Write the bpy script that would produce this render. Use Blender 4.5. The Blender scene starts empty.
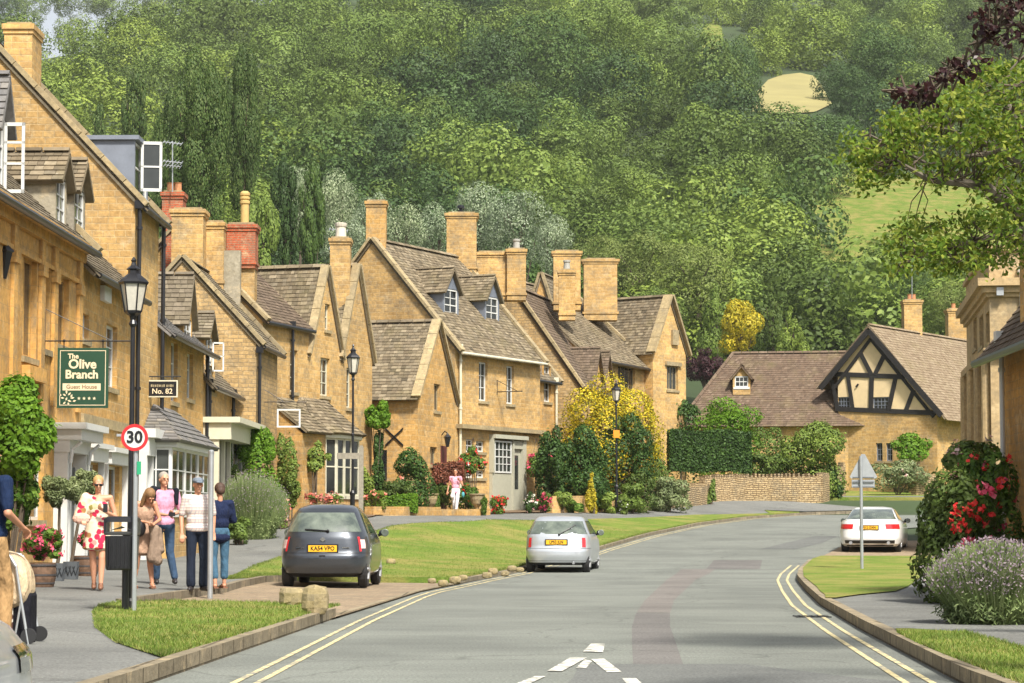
import bpy, bmesh, math, random
import numpy as np
from mathutils import Vector, Matrix
random.seed(7); RNG = np.random.default_rng(7)
R = math.radians; PI = math.pi
scene = bpy.context.scene
COL = scene.collection
# ---------------------------------------------------------------- camera maths
F = 2400.0; CAMZ = 1.2; TH = math.atan(183.5/F); CT = math.cos(TH); ST = math.sin(TH)
def ray(px, py):
    u = (px-512)/F; v = (341.5-py)/F
    return Vector((u, CT-v*ST, ST+v*CT))
def at(px, py, Y):
    d = ray(px, py); t = Y/d.y
    return Vector((d.x*t, Y, CAMZ+d.z*t))
def proj(p):
    x, y, z = p[0], p[1], p[2]-CAMZ
    w = y*CT+z*ST; v = (z*CT-y*ST)
    return 512+F*x/w, 341.5-F*v/w
# ---------------------------------------------------------------- terrain
def interp(tab, y):
    if y <= tab[0][0]: return tab[0][1]
    for i in range(len(tab)-1):
        a, b = tab[i], tab[i+1]
        if y <= b[0]:
            t = (y-a[0])/(b[0]-a[0]); return a[1]+(b[1]-a[1])*t
    return tab[-1][1]
ZR = [(-50,0),(50,0),(58,.04),(65,.18),(71,.36),(80,.75),(90,1.15),(105,1.7),(120,2.3),(150,4.2),(200,9),(250,20),(300,36),(400,64),(500,94),(600,126),(750,172),(900,207),(1100,240),(1400,262),(4000,262)]
BA = [(-50,.12),(30,.12),(45,.2),(60,.35),(70,.6),(77,.75),(86,.42),(95,.32),(120,.4),(200,0)]
LK = [(-30,-4.6),(5,-3.3),(18.2,-2.75),(30.3,-2.3),(43,-1.65),(51,-.85),(59,.2),(66,1.35),(73,2.7),(82,4.7),(91,7.1),(98,9.6),(104,13),(108,18),(111,26),(113,40),(115,70)]
RK = [(-30,2.2),(5,3.1),(18.2,3.4),(27.4,3.98),(36,4.6),(44,5.35),(52,6.15),(57.6,6.85),(66,8.2),(71,9.3),(80,11.5),(88,14.3),(94,18),(98,24),(101,34),(103,70)]
def smooth(t):
    t = max(0.0, min(1.0, t)); return t*t*(3-2*t)
def G(x, y):
    z = interp(ZR, y)
    l = interp(LK, y); d = l-x
    w = 8.0 if y < 50 else (6.0 if y > 62 else 8-2*(y-50)/12)
    if d > 0: z += interp(BA, y)*smooth(d/w)
    if y > 150: z += 4*math.sin(x*.013+y*.004)*min(1, (y-150)/200) - max(0.0, -x-40)*.26*smooth((y-450)/300)
    return z
def gp(px, py, off=0.12):
    lo = 8.0; prev = None
    y = 8.0; st = .5
    while y < 1300:
        p = at(px, py, y)
        if p.z <= G(p.x, y)+off:
            a, b = y-st, y
            for _ in range(20):
                m = (a+b)/2; q = at(px, py, m)
                if q.z <= G(q.x, m)+off: b = m
                else: a = m
            return at(px, py, b)
        st = .5 if y < 130 else y*.006
        y += st
    return at(px, py, 120)
# ---------------------------------------------------------------- materials
class N:
    def __init__(s, name):
        s.m = bpy.data.materials.new(name); s.m.use_nodes = True
        s.t = s.m.node_tree; s.n = s.t.nodes; s.b = s.n['Principled BSDF']; s.out = s.n['Material Output']
    def add(s, typ, **kw):
        n = s.n.new(typ)
        for k, v in kw.items():
            if hasattr(n, k): setattr(n, k, v)
        return n
    def link(s, a, b): s.t.links.new(a, b)
    def uv(s):
        return s.add('ShaderNodeUVMap').outputs[0]
    def objc(s): return s.add('ShaderNodeTexCoord').outputs['Object']
    def pos(s): return s.add('ShaderNodeNewGeometry').outputs['Position']
    def noise(s, vec, scale, detail=3, rough=.6):
        n = s.add('ShaderNodeTexNoise'); n.inputs['Scale'].default_value = scale; n.inputs['Detail'].default_value = detail; n.inputs['Roughness'].default_value = rough
        if vec is not None: s.link(vec, n.inputs['Vector'])
        return n.outputs['Fac']
    def ramp(s, fac, stops):
        n = s.add('ShaderNodeValToRGB'); e = n.color_ramp.elements
        while len(e) < len(stops): e.new(.5)
        for i, (p, c) in enumerate(stops): e[i].position = p; e[i].color = (*c, 1) if len(c) == 3 else c
        s.link(fac, n.inputs[0]); return n.outputs[0]
    def mix(s, a, b, fac=.5, mode='MIX'):
        n = s.add('ShaderNodeMix'); n.data_type = 'RGBA'; n.blend_type = mode
        for v, i in ((fac, 0), (a, 6), (b, 7)):
            if isinstance(v, (int, float)): n.inputs[i].default_value = v
            elif isinstance(v, tuple): n.inputs[i].default_value = (*v, 1)
            else: s.link(v, n.inputs[i])
        return n.outputs[2]
    def math(s, a, b, op='MULTIPLY'):
        n = s.add('ShaderNodeMath'); n.operation = op
        for v, i in ((a, 0), (b, 1)):
            if isinstance(v, (int, float)): n.inputs[i].default_value = v
            else: s.link(v, n.inputs[i])
        return n.outputs[0]
    def bump(s, h, strength=.4, dist=.02):
        n = s.add('ShaderNodeBump'); n.inputs['Strength'].default_value = strength; n.inputs['Distance'].default_value = dist
        s.link(h, n.inputs['Height']); s.link(n.outputs[0], s.b.inputs['Normal'])
    def color(s, c):
        if isinstance(c, tuple): s.b.inputs['Base Color'].default_value = (*c, 1)
        else: s.link(c, s.b.inputs['Base Color'])
    def set(s, rough=.8, metal=0, spec=None, coat=None):
        s.b.inputs['Roughness'].default_value = rough; s.b.inputs['Metallic'].default_value = metal
        if spec is not None: s.b.inputs['Specular IOR Level'].default_value = spec
        if coat: s.b.inputs['Coat Weight'].default_value = coat; s.b.inputs['Coat Roughness'].default_value = .05
MC = {}
def plain(name, c, rough=.6, metal=0, var=.12, scale=6, spec=None, coat=None):
    if name in MC: return MC[name]
    n = N(name); f = n.noise(n.objc(), scale, 4)
    lo = tuple(x*(1-var) for x in c); hi = tuple(min(1, x*(1+var)) for x in c)
    n.color(n.ramp(f, [(.3, lo), (.7, hi)])); n.set(rough, metal, spec, coat); MC[name] = n.m; return n.m
def stone_mat(name, c1, c2, mortar, bw=.42, bh=.19, ms=.012, bumpk=.5, stain=.5, distort=.0, big=(.62,.62,.62)):
    n = N(name); uv = n.uv(); vec = uv
    if distort:
        nf = n.add('ShaderNodeTexNoise'); nf.inputs['Scale'].default_value = 2.2; n.link(uv, nf.inputs['Vector'])
        vm = n.add('ShaderNodeVectorMath'); vm.operation = 'MULTIPLY_ADD'; n.link(nf.outputs['Color'], vm.inputs[0]); vm.inputs[1].default_value = (distort,)*3; n.link(uv, vm.inputs[2]); vec = vm.outputs[0]
    b = n.add('ShaderNodeTexBrick'); n.link(vec, b.inputs['Vector'])
    b.inputs['Color1'].default_value = (*c1, 1); b.inputs['Color2'].default_value = (*c2, 1); b.inputs['Mortar'].default_value = (*mortar, 1)
    b.inputs['Scale'].default_value = 1; b.inputs['Brick Width'].default_value = bw; b.inputs['Row Height'].default_value = bh
    b.inputs['Mortar Size'].default_value = ms; b.inputs['Mortar Smooth'].default_value = .3; b.inputs['Bias'].default_value = -.1
    b.offset_frequency = 2; b.squash = .7; b.squash_frequency = 3
    st = n.ramp(n.noise(uv, .55, 5, .65), [(.3, big), (.62, (1, 1, 1))])
    c = n.mix(b.outputs['Color'], st, stain, 'MULTIPLY')
    c = n.mix(c, n.ramp(n.noise(uv, 9, 4), [(.3, (.66, .64, .60)), (.7, (1.16, 1.14, 1.1))]), .8, 'MULTIPLY')
    c = n.mix(c, (.20, .175, .125), n.ramp(n.noise(uv, 1.3, 7, .78), [(.47, (0, 0, 0)), (.66, (.68, .68, .68))]))
    c = n.mix(c, (.70, .55, .33), n.ramp(n.noise(uv, 2.3, 6, .75), [(.54, (0, 0, 0)), (.70, (.5, .5, .5))]))
    oi = n.add('ShaderNodeObjectInfo'); c = n.mix(c, n.ramp(oi.outputs['Random'], [(0, (.88, .88, .9)), (1, (1.08, 1.06, 1.02))]), 1.0, 'MULTIPLY')
    n.color(c); n.set(.92, spec=.2)
    h = n.math(b.outputs['Fac'], -1.0); h = n.math(h, n.noise(uv, 14, 4), 'ADD'); n.bump(h, bumpk, .02)
    MC[name] = n.m; return n.m
def slate_mat(name, cols, moss=(.20, .17, .07), mk=.35, rough=.9):
    n = N(name); g = n.add('ShaderNodeNewGeometry')
    base = n.ramp(g.outputs['Random Per Island'], [(i/(len(cols)-1), c) for i, c in enumerate(cols)])
    p = n.pos()
    c = n.mix(base, n.ramp(n.noise(p, 7, 5), [(.3, (.68, .66, .63)), (.7, (1.15, 1.12, 1.1))]), .8, 'MULTIPLY')
    c = n.mix(c, moss, n.ramp(n.noise(p, .9, 5, .7), [(.5, (0, 0, 0)), (.72, (mk, mk, mk))]))
    c = n.mix(c, (.42, .40, .33), n.ramp(n.noise(p, 3.1, 5, .8), [(.64, (0, 0, 0)), (.74, (.5, .5, .5))]))
    n.color(c); n.set(rough, spec=.25); n.bump(n.noise(p, 25, 3), .4, .02); MC[name] = n.m; return n.m
def leaf_mat(name, cols, trans=.25, objvar=.85, rough=.55, clump=None):
    n = N(name); g = n.add('ShaderNodeNewGeometry'); oi = n.add('ShaderNodeObjectInfo')
    c = n.ramp(g.outputs['Random Per Island'], [(i/(len(cols)-1), x) for i, x in enumerate(cols)])
    ov = n.ramp(oi.outputs['Random'], [(0, (1-objvar*.5,)*3), (.5, (1, 1, 1)), (1, (1+objvar*.45, 1+objvar*.3, 1))])
    c = n.mix(c, ov, 1.0, 'MULTIPLY')
    cl = n.ramp(n.noise(n.objc(), clump or 1.2, 2), [(.3, (.62, .66, .62)), (.65, (1.25, 1.22, 1.1))])
    c = n.mix(c, cl, .75, 'MULTIPLY')
    n.color(c); n.set(rough, spec=.22)
    t = n.add('ShaderNodeBsdfTranslucent'); n.link(c, t.inputs[0])
    mx = n.add('ShaderNodeMixShader'); mx.inputs[0].default_value = trans
    n.link(n.b.outputs[0], mx.inputs[1]); n.link(t.outputs[0], mx.inputs[2]); n.link(mx.outputs[0], n.out.inputs[0])
    MC[name] = n.m; return n.m
# ---------------------------------------------------------------- objects
ORG = {}
def props(o, label=None, cat=None, group=None, kind=None):
    if label: o['label'] = label
    if cat: o['category'] = cat
    if group: o['group'] = group
    if kind: o['kind'] = kind
    return o
def root(name, label, cat, loc=(0, 0, 0), rz=0, group=None):
    o = bpy.data.objects.new(name, None); COL.objects.link(o); o.location = loc; o.rotation_euler = (0, 0, rz)
    o.empty_display_size = .2; ORG[o.name] = Vector(loc); return props(o, label, cat, group)
def link_mesh(name, me, mat, parent=None, smooth=False):
    me.materials.append(mat); o = bpy.data.objects.new(name, me); COL.objects.link(o)
    if parent is not None:
        o.parent = parent; ORG[o.name] = ORG.get(parent.name, Vector((0, 0, 0)))
    if smooth: me.polygons.foreach_set('use_smooth', [True]*len(me.polygons))
    return o
class B:
    def __init__(s): s.v = []; s.f = []
    def add(s, vs, fs):
        k = len(s.v); s.v += [tuple(v) for v in vs]; s.f += [tuple(i+k for i in f) for f in fs]; return s
    def quad(s, a, b, c, d): return s.add([a, b, c, d], [(0, 1, 2, 3)])
    def poly(s, pts): return s.add(pts, [tuple(range(len(pts)))])
    def box(s, c, d, rz=0, M=None):
        x, y, z = d[0]/2, d[1]/2, d[2]/2; vs = []
        for i in (-1, 1):
            for j in (-1, 1):
                for k in (-1, 1):
                    p = Vector((i*x, j*y, k*z))
                    if M is not None: p = M @ p
                    elif rz: p = Matrix.Rotation(rz, 3, 'Z') @ p
                    vs.append(Vector(c)+p)
        return s.add(vs, [(0, 1, 3, 2), (4, 6, 7, 5), (0, 4, 5, 1), (2, 3, 7, 6), (0, 2, 6, 4), (1, 5, 7, 3)])
    def hexa(s, a, b):   # two quads (lists of 4) joined
        return s.add(list(a)+list(b), [(3, 2, 1, 0), (4, 5, 6, 7), (0, 1, 5, 4), (1, 2, 6, 5), (2, 3, 7, 6), (3, 0, 4, 7)])
    def cyl(s, p0, p1, r0, r1=None, n=8, cap=True):
        p0 = Vector(p0); p1 = Vector(p1); r1 = r0 if r1 is None else r1
        ax = (p1-p0).normalized(); t = ax.cross(Vector((0, 0, 1)))
        if t.length < 1e-3: t = Vector((1, 0, 0))
        t.normalize(); b = ax.cross(t); vs = []
        for p, r in ((p0, r0), (p1, r1)):
            for i in range(n):
                a = 2*PI*i/n; vs.append(p+t*math.cos(a)*r+b*math.sin(a)*r)
        fs = [(i, i+n, (i+1) % n+n, (i+1) % n) for i in range(n)]
        if cap: fs += [tuple(range(n)), tuple(range(2*n-1, n-1, -1))]
        return s.add(vs, fs)
    def tube(s, pts, r, n=6):
        for i in range(len(pts)-1):
            a = r[i] if isinstance(r, (list, tuple)) else r; b = r[i+1] if isinstance(r, (list, tuple)) else r
            s.cyl(pts[i], pts[i+1], a, b, n)
        return s
    def lathe(s, prof, c=(0, 0, 0), n=12):
        vs = []; c = Vector(c)
        for r, z in prof:
            for i in range(n): a = 2*PI*i/n; vs.append(c+Vector((r*math.cos(a), r*math.sin(a), z)))
        fs = []
        for k in range(len(prof)-1):
            for i in range(n): fs.append((k*n+i, k*n+(i+1) % n, (k+1)*n+(i+1) % n, (k+1)*n+i))
        fs += [tuple(range(n-1, -1, -1)), tuple((len(prof)-1)*n+i for i in range(n))]
        return s.add(vs, fs)
    def ball(s, c, r, n=10, m=7, M=None):
        r = (r, r, r) if isinstance(r, (int, float)) else r; c = Vector(c); vs = []; fs = []
        def q(p):
            p = Vector(p)
            return c+(M @ p if M is not None else p)
        vs.append(q((0, 0, -r[2])))
        for j in range(1, m):
            ph = -PI/2+PI*j/m
            for i in range(n):
                a = 2*PI*i/n; vs.append(q((r[0]*math.cos(a)*math.cos(ph), r[1]*math.sin(a)*math.cos(ph), r[2]*math.sin(ph))))
        vs.append(q((0, 0, r[2])))
        for i in range(n): fs.append((0, 1+(i+1) % n, 1+i))
        for j in range(m-2):
            for i in range(n): fs.append((1+j*n+i, 1+j*n+(i+1) % n, 1+(j+1)*n+(i+1) % n, 1+(j+1)*n+i))
        t = len(vs)-1; k = 1+(m-2)*n
        for i in range(n): fs.append((k+i, k+(i+1) % n, t))
        return s.add(vs, fs)
    def cone2(s, a, b, ra, rb, n=10):   # round cone
        s.ball(a, ra, n, 6); s.ball(b, rb, n, 6); return s.cyl(a, b, ra*.98, rb*.98, n)
    def build(s, name, mat, parent=None, smooth=False, bevel=0):
        org = ORG.get(parent.name, Vector((0, 0, 0))) if parent is not None else Vector((0, 0, 0))
        me = bpy.data.meshes.new(name); me.from_pydata([(v[0]-org[0], v[1]-org[1], v[2]-org[2]) for v in s.v], [], s.f)
        uvl = me.uv_layers.new(name='UVMap').data
        for p in me.polygons:
            nn = p.normal
            if abs(nn.z) > .93: t = Vector((1, 0, 0)); b = Vector((0, 1, 0))
            else:
                t = Vector((-nn.y, nn.x, 0)).normalized(); b = nn.cross(t)
            for li in p.loop_indices:
                v = me.vertices[me.loops[li].vertex_index].co+org; uvl[li].uv = (v.dot(t), v.dot(b))
        o = link_mesh(name, me, mat, parent, smooth)
        if bevel: m = o.modifiers.new('b', 'BEVEL'); m.width = bevel; m.segments = 2; m.limit_method = 'ANGLE'
        return o
def copy_tree(o, parent=None, nm=None):
    c = o.copy(); COL.objects.link(c)
    if parent is not None: c.parent = parent
    for ch in list(o.children): copy_tree(ch, c)
    return c
def place(o, loc, rz=0, label=None, sc=None):
    c = copy_tree(o); c.location = loc; c.rotation_euler = (0, 0, rz)
    if label: c['label'] = label
    if sc: c.scale = sc if isinstance(sc, tuple) else (sc,)*3
    return c
def remesh(o, vox=.012, smooth=2):
    m = o.modifiers.new('r', 'REMESH'); m.mode = 'VOXEL'; m.voxel_size = vox; m.use_smooth_shade = True
    if smooth: s = o.modifiers.new('s', 'SMOOTH'); s.iterations = smooth; s.factor = .5
    dg = bpy.context.evaluated_depsgraph_get(); dg.update()
    me = bpy.data.meshes.new_from_object(o.evaluated_get(dg)); old = o.data
    o.modifiers.clear(); o.data = me; me.polygons.foreach_set('use_smooth', [True]*len(me.polygons))
    if not me.materials:
        me.materials.append(old.materials[0])
    me.name = old.name; return o
def apply_mods(o):
    dg = bpy.context.evaluated_depsgraph_get(); dg.update()
    me = bpy.data.meshes.new_from_object(o.evaluated_get(dg)); o.modifiers.clear(); o.data = me; return o
# ---------------------------------------------------------------- leaves
def leaves(name, P, Nn, size, mat, parent=None, asp=.6, jit=.35, up=0.0, lab=None):
    n = len(P); P = np.asarray(P, float); Nn = np.asarray(Nn, float)+RNG.normal(0, jit, (n, 3)); Nn[:, 2] += up
    Nn /= np.linalg.norm(Nn, axis=1)[:, None]+1e-9
    r = RNG.normal(0, 1, (n, 3)); t = np.cross(Nn, r); t /= np.linalg.norm(t, axis=1)[:, None]+1e-9; b = np.cross(Nn, t)
    sz = size*RNG.uniform(.6, 1.35, (n, 1)); org = np.array(ORG.get(parent.name, Vector((0, 0, 0)))) if parent is not None else 0
    V = np.empty((n, 4, 3)); V[:, 0] = P-t*sz; V[:, 1] = P-b*sz*asp+Nn*sz*.18; V[:, 2] = P+t*sz; V[:, 3] = P+b*sz*asp+Nn*sz*.18
    V = V.reshape(-1, 3)-org
    me = bpy.data.meshes.new(name); me.vertices.add(4*n); me.vertices.foreach_set('co', V.ravel().astype(np.float32))
    me.loops.add(4*n); me.loops.foreach_set('vertex_index', np.arange(4*n, dtype=np.int32))
    me.polygons.add(n); me.polygons.foreach_set('loop_start', np.arange(0, 4*n, 4, dtype=np.int32))
    me.update(calc_edges=True); me.validate()
    return link_mesh(name, me, mat, parent)
def blob_points(n, lobes, fill=.25, stray=.16):
    """points on/in a union of ellipsoid lobes [(c, r)], r tuple"""
    lobes = [(np.array(c, float), np.array(r if hasattr(r, '__len__') else (r, r, r), float)) for c, r in lobes]
    w = np.array([r[0]*r[1]+r[1]*r[2]+r[0]*r[2] for c, r in lobes]); w /= w.sum()
    idx = RNG.choice(len(lobes), n, p=w); d = RNG.normal(0, 1, (n, 3)); d /= np.linalg.norm(d, axis=1)[:, None]
    C = np.array([l[0] for l in lobes])[idx]; Rr = np.array([l[1] for l in lobes])[idx]
    k = 1-np.abs(RNG.normal(0, fill, (n, 1)))*.6+RNG.normal(0, .035, (n, 1))
    k += (RNG.uniform(0, 1, (n, 1)) < stray)*RNG.uniform(0, .28, (n, 1))+.07*np.sin(d[:, :1]*9+idx[:, None])*np.cos(d[:, 2:]*8)
    P = C+d*Rr*k
    keep = np.ones(n, bool)
    for c, r in lobes:   # drop points deep within other lobes
        q = ((P-c)/r); keep &= (np.sum(q*q, 1) > .45)
    return P[keep], (d/Rr)[keep]/np.linalg.norm((d/Rr)[keep], axis=1)[:, None]
def crown_lobes(rx, ry, rz, n, seed, shape='round', c=(0, 0, 0)):
    rr = random.Random(seed); L = []
    for i in range(n):
        u = rr.uniform(-1, 1) if shape != 'cone' else rr.uniform(-1, .95); a = rr.uniform(0, 2*PI)
        if shape == 'cone': k = (1-u)/2*.9+.08; s = .34*(1-u)/2+.1; x = k*math.cos(a)*.75; y = k*math.sin(a)*.75; z = u
        elif shape == 'column': k = math.sqrt(max(0, 1-abs(u)**3))*.62; s = rr.uniform(.17, .27); x = k*math.cos(a); y = k*math.sin(a); z = u*.86+.06
        else: k = math.sqrt(1-u*u)*rr.uniform(.5, .8); s = rr.uniform(.2, .42); x = k*math.cos(a); y = k*math.sin(a); z = u*rr.uniform(.6, .78)
        L.append(((c[0]+x*rx, c[1]+y*ry, c[2]+z*rz), (s*rx, s*ry, s*rz*(1.0 if shape != 'column' else 1.15))))
    if shape == 'round': L.append((c, (rx*.5, ry*.5, rz*.5)))
    if shape == 'column': L.append((c, (rx*.5, ry*.5, rz*.85)))
    if shape == 'cone': L.append(((c[0], c[1], c[2]-rz*.3), (rx*.5, ry*.5, rz*.6)))
    return L
# ---------------------------------------------------------------- palette
STONE = stone_mat('honey_stone', (.71, .43, .155), (.55, .325, .105), (.66, .46, .21), stain=.75)
STONE2 = stone_mat('pale_honey_stone', (.70, .455, .18), (.52, .325, .125), (.64, .46, .23), bw=.36, bh=.15, distort=.03, stain=.75)
STONE3 = stone_mat('ashlar_stone', (.70, .41, .13), (.61, .35, .105), (.5, .32, .13), bw=.62, bh=.29, ms=.006, bumpk=.2)
RUBBLE = stone_mat('rubble_stone', (.62, .42, .19), (.42, .29, .14), (.40, .30, .17), bw=.3, bh=.12, distort=.07, bumpk=.8)
DRYWALL = stone_mat('dry_stone', (.58, .44, .25), (.42, .31, .17), (.17, .12, .07), bw=.3, bh=.09, ms=.018, distort=.16, bumpk=1)
COPING = stone_mat('coping_stone', (.42, .34, .20), (.36, .29, .17), (.3, .24, .14), bw=.7, bh=.5, ms=.006, bumpk=.3)
ROUGHCAST = stone_mat('grey_render', (.36, .33, .26), (.34, .31, .25), (.34, .31, .25), bw=9, bh=9, ms=.0)
BRICK = stone_mat('red_brick', (.50, .12, .055), (.40, .10, .05), (.34, .2, .13), bw=.23, bh=.075)
SLATES = slate_mat('stone_slates', [(.09, .075, .05), (.23, .185, .12), (.15, .12, .08), (.30, .25, .17), (.12, .095, .06), (.20, .17, .12)])
SLATES_D = slate_mat('weathered_stone_slates', [(.11, .09, .06), (.20, .17, .12), (.15, .125, .09), (.26, .22, .16)])
TILES = slate_mat('brown_clay_tiles', [(.10, .07, .05), (.155, .108, .075), (.125, .09, .064), (.19, .14, .10)], mk=.4)
TILES_D = slate_mat('dark_clay_tiles', [(.09, .068, .048), (.16, .12, .085), (.12, .09, .065), (.20, .15, .11)], mk=.25)
BLUESLATE = slate_mat('blue_slates', [(.12, .12, .12), (.20, .195, .19), (.155, .15, .15), (.24, .225, .20)], mk=.15, rough=.6)
LEAD = plain('lead_sheet', (.17, .19, .23), .55, .0, .15, 3)
WHITE = plain('white_paint', (.64, .64, .61), .45, var=.05)
CREAM = plain('cream_paint', (.58, .55, .42), .5, var=.06)
GREYP = plain('grey_green_paint', (.42, .41, .32), .5, var=.06)
BLACK = plain('black_paint', (.012, .012, .014), .35, var=.3)
TIMBER = plain('black_timber', (.015, .013, .012), .7, var=.3)
GALV = plain('galvanised_steel', (.42, .44, .45), .45, .6, .1)
RENDER = plain('cream_plaster', (.70, .54, .31), .9, var=.1, scale=2)
def glass_mat():
    n = N('window_glass'); f = n.noise(n.pos(), .8, 3)
    n.color(n.ramp(f, [(.35, (.012, .015, .016)), (.7, (.06, .065, .06))])); n.set(.08, spec=.6)
    n.bump(n.noise(n.pos(), 3, 2), .05, .02); return n.m
GLASS = glass_mat()
def grass_mat(name, dry=.4, k=1.0):
    n = N(name); p = n.pos()
    c = n.ramp(n.noise(p, .9, 6, .65), [(.25, (.095*k, .165*k, .03*k)), (.5, (.14*k, .205*k, .038*k)), (.75, (.195*k, .245*k, .05*k))])
    c = n.mix(c, (.36*k, .27*k, .11*k), n.ramp(n.noise(p, .55, 5, .7), [(.44, (0, 0, 0)), (.62, (dry, dry, dry))]))
    c = n.mix(c, n.ramp(n.noise(p, 22, 3, .7), [(.3, (.6, .62, .55)), (.7, (1.3, 1.28, 1.2))]), .8, 'MULTIPLY')
    n.color(c); n.set(.95, spec=.1); n.bump(n.noise(p, 45, 2), .7, .04); return n.m
GRASS = grass_mat('mown_grass', .55); FIELD = grass_mat('hill_grass', .6, .85); WOODFLOOR = plain('woodland_floor', (.03, .05, .014), .95, var=.35, scale=.05)  # woodland floor darkened so its colour stands in for shade between crowns
def asphalt(name, c, warm=.0, patch=.3):
    n = N(name); p = n.pos()
    st = n.add('ShaderNodeMapping'); st.inputs['Scale'].default_value = (.25, 1.6, 1); n.link(p, st.inputs[0])
    a = n.ramp(n.noise(p, 38, 2, .8), [(.3, tuple(x*.55 for x in c)), (.7, tuple(x*1.5 for x in c))])
    a = n.mix(a, n.ramp(n.noise(st.outputs[0], 1.1, 6, .7), [(.3, (.84, .84, .84)), (.7, (1.08, 1.08, 1.08))]), .8, 'MULTIPLY')
    a = n.mix(a, n.ramp(n.noise(p, .35, 4), [(.35, (1-patch, 1-patch, 1-patch)), (.6, (1.1, 1.1, 1.08))]), .7, 'MULTIPLY')
    vc = n.add('ShaderNodeTexVoronoi'); vc.feature = 'DISTANCE_TO_EDGE'; vc.inputs['Scale'].default_value = .22
    mp = n.add('ShaderNodeMapping'); n.link(p, mp.inputs[0])
    nz = n.add('ShaderNodeTexNoise'); nz.inputs['Scale'].default_value = 1.4; n.link(p, nz.inputs[0])
    vm = n.add('ShaderNodeVectorMath'); vm.operation = 'MULTIPLY_ADD'; n.link(nz.outputs['Color'], vm.inputs[0]); vm.inputs[1].default_value = (.9, .9, 0); n.link(p, vm.inputs[2]); n.link(vm.outputs[0], vc.inputs['Vector'])
    cr = n.ramp(vc.outputs['Distance'], [(0, (.55, .55, .55)), (.003, (.75, .75, .75)), (.006, (1, 1, 1))])
    a = n.mix(a, cr, .7, 'MULTIPLY')
    n.color(a); n.set(.85, spec=.3); n.bump(n.noise(p, 60, 2), .25, .01); return n.m
ROAD = asphalt('road_asphalt', (.168, .178, .158)); PAVE = asphalt('pavement_asphalt', (.165, .167, .155))
PATCH = asphalt('repair_asphalt', (.145, .138, .130)); PATCHR = asphalt('red_repair_asphalt', (.172, .158, .145)); PATCHD = asphalt('dark_repair_asphalt', (.135, .14, .132))
BAY = stone_mat('bay_setts', (.36, .28, .19), (.30, .23, .16), (.24, .19, .13), bw=.2, bh=.1, ms=.008, bumpk=.3)
KERB = stone_mat('kerb_stone', (.29, .25, .18), (.22, .19, .135), (.10, .085, .06), bw=.9, bh=3, ms=.02, bumpk=.6)
SOIL = plain('garden_soil', (.14, .09, .05), .95, var=.4)
def paint_mat(name, c):
    n = N(name); p = n.pos()
    w = n.ramp(n.noise(p, 5, 6, .8), [(.42, (.20, .20, .175)), (.54, c)]); n.color(w); n.set(.8); return n.m
YLINE = paint_mat('yellow_line_paint', (.66, .55, .27)); WLINE = paint_mat('white_line_paint', (.66, .64, .56))
G1 = [(.05, .085, .018), (.075, .125, .025), (.1, .155, .032), (.14, .19, .045)]
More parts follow.
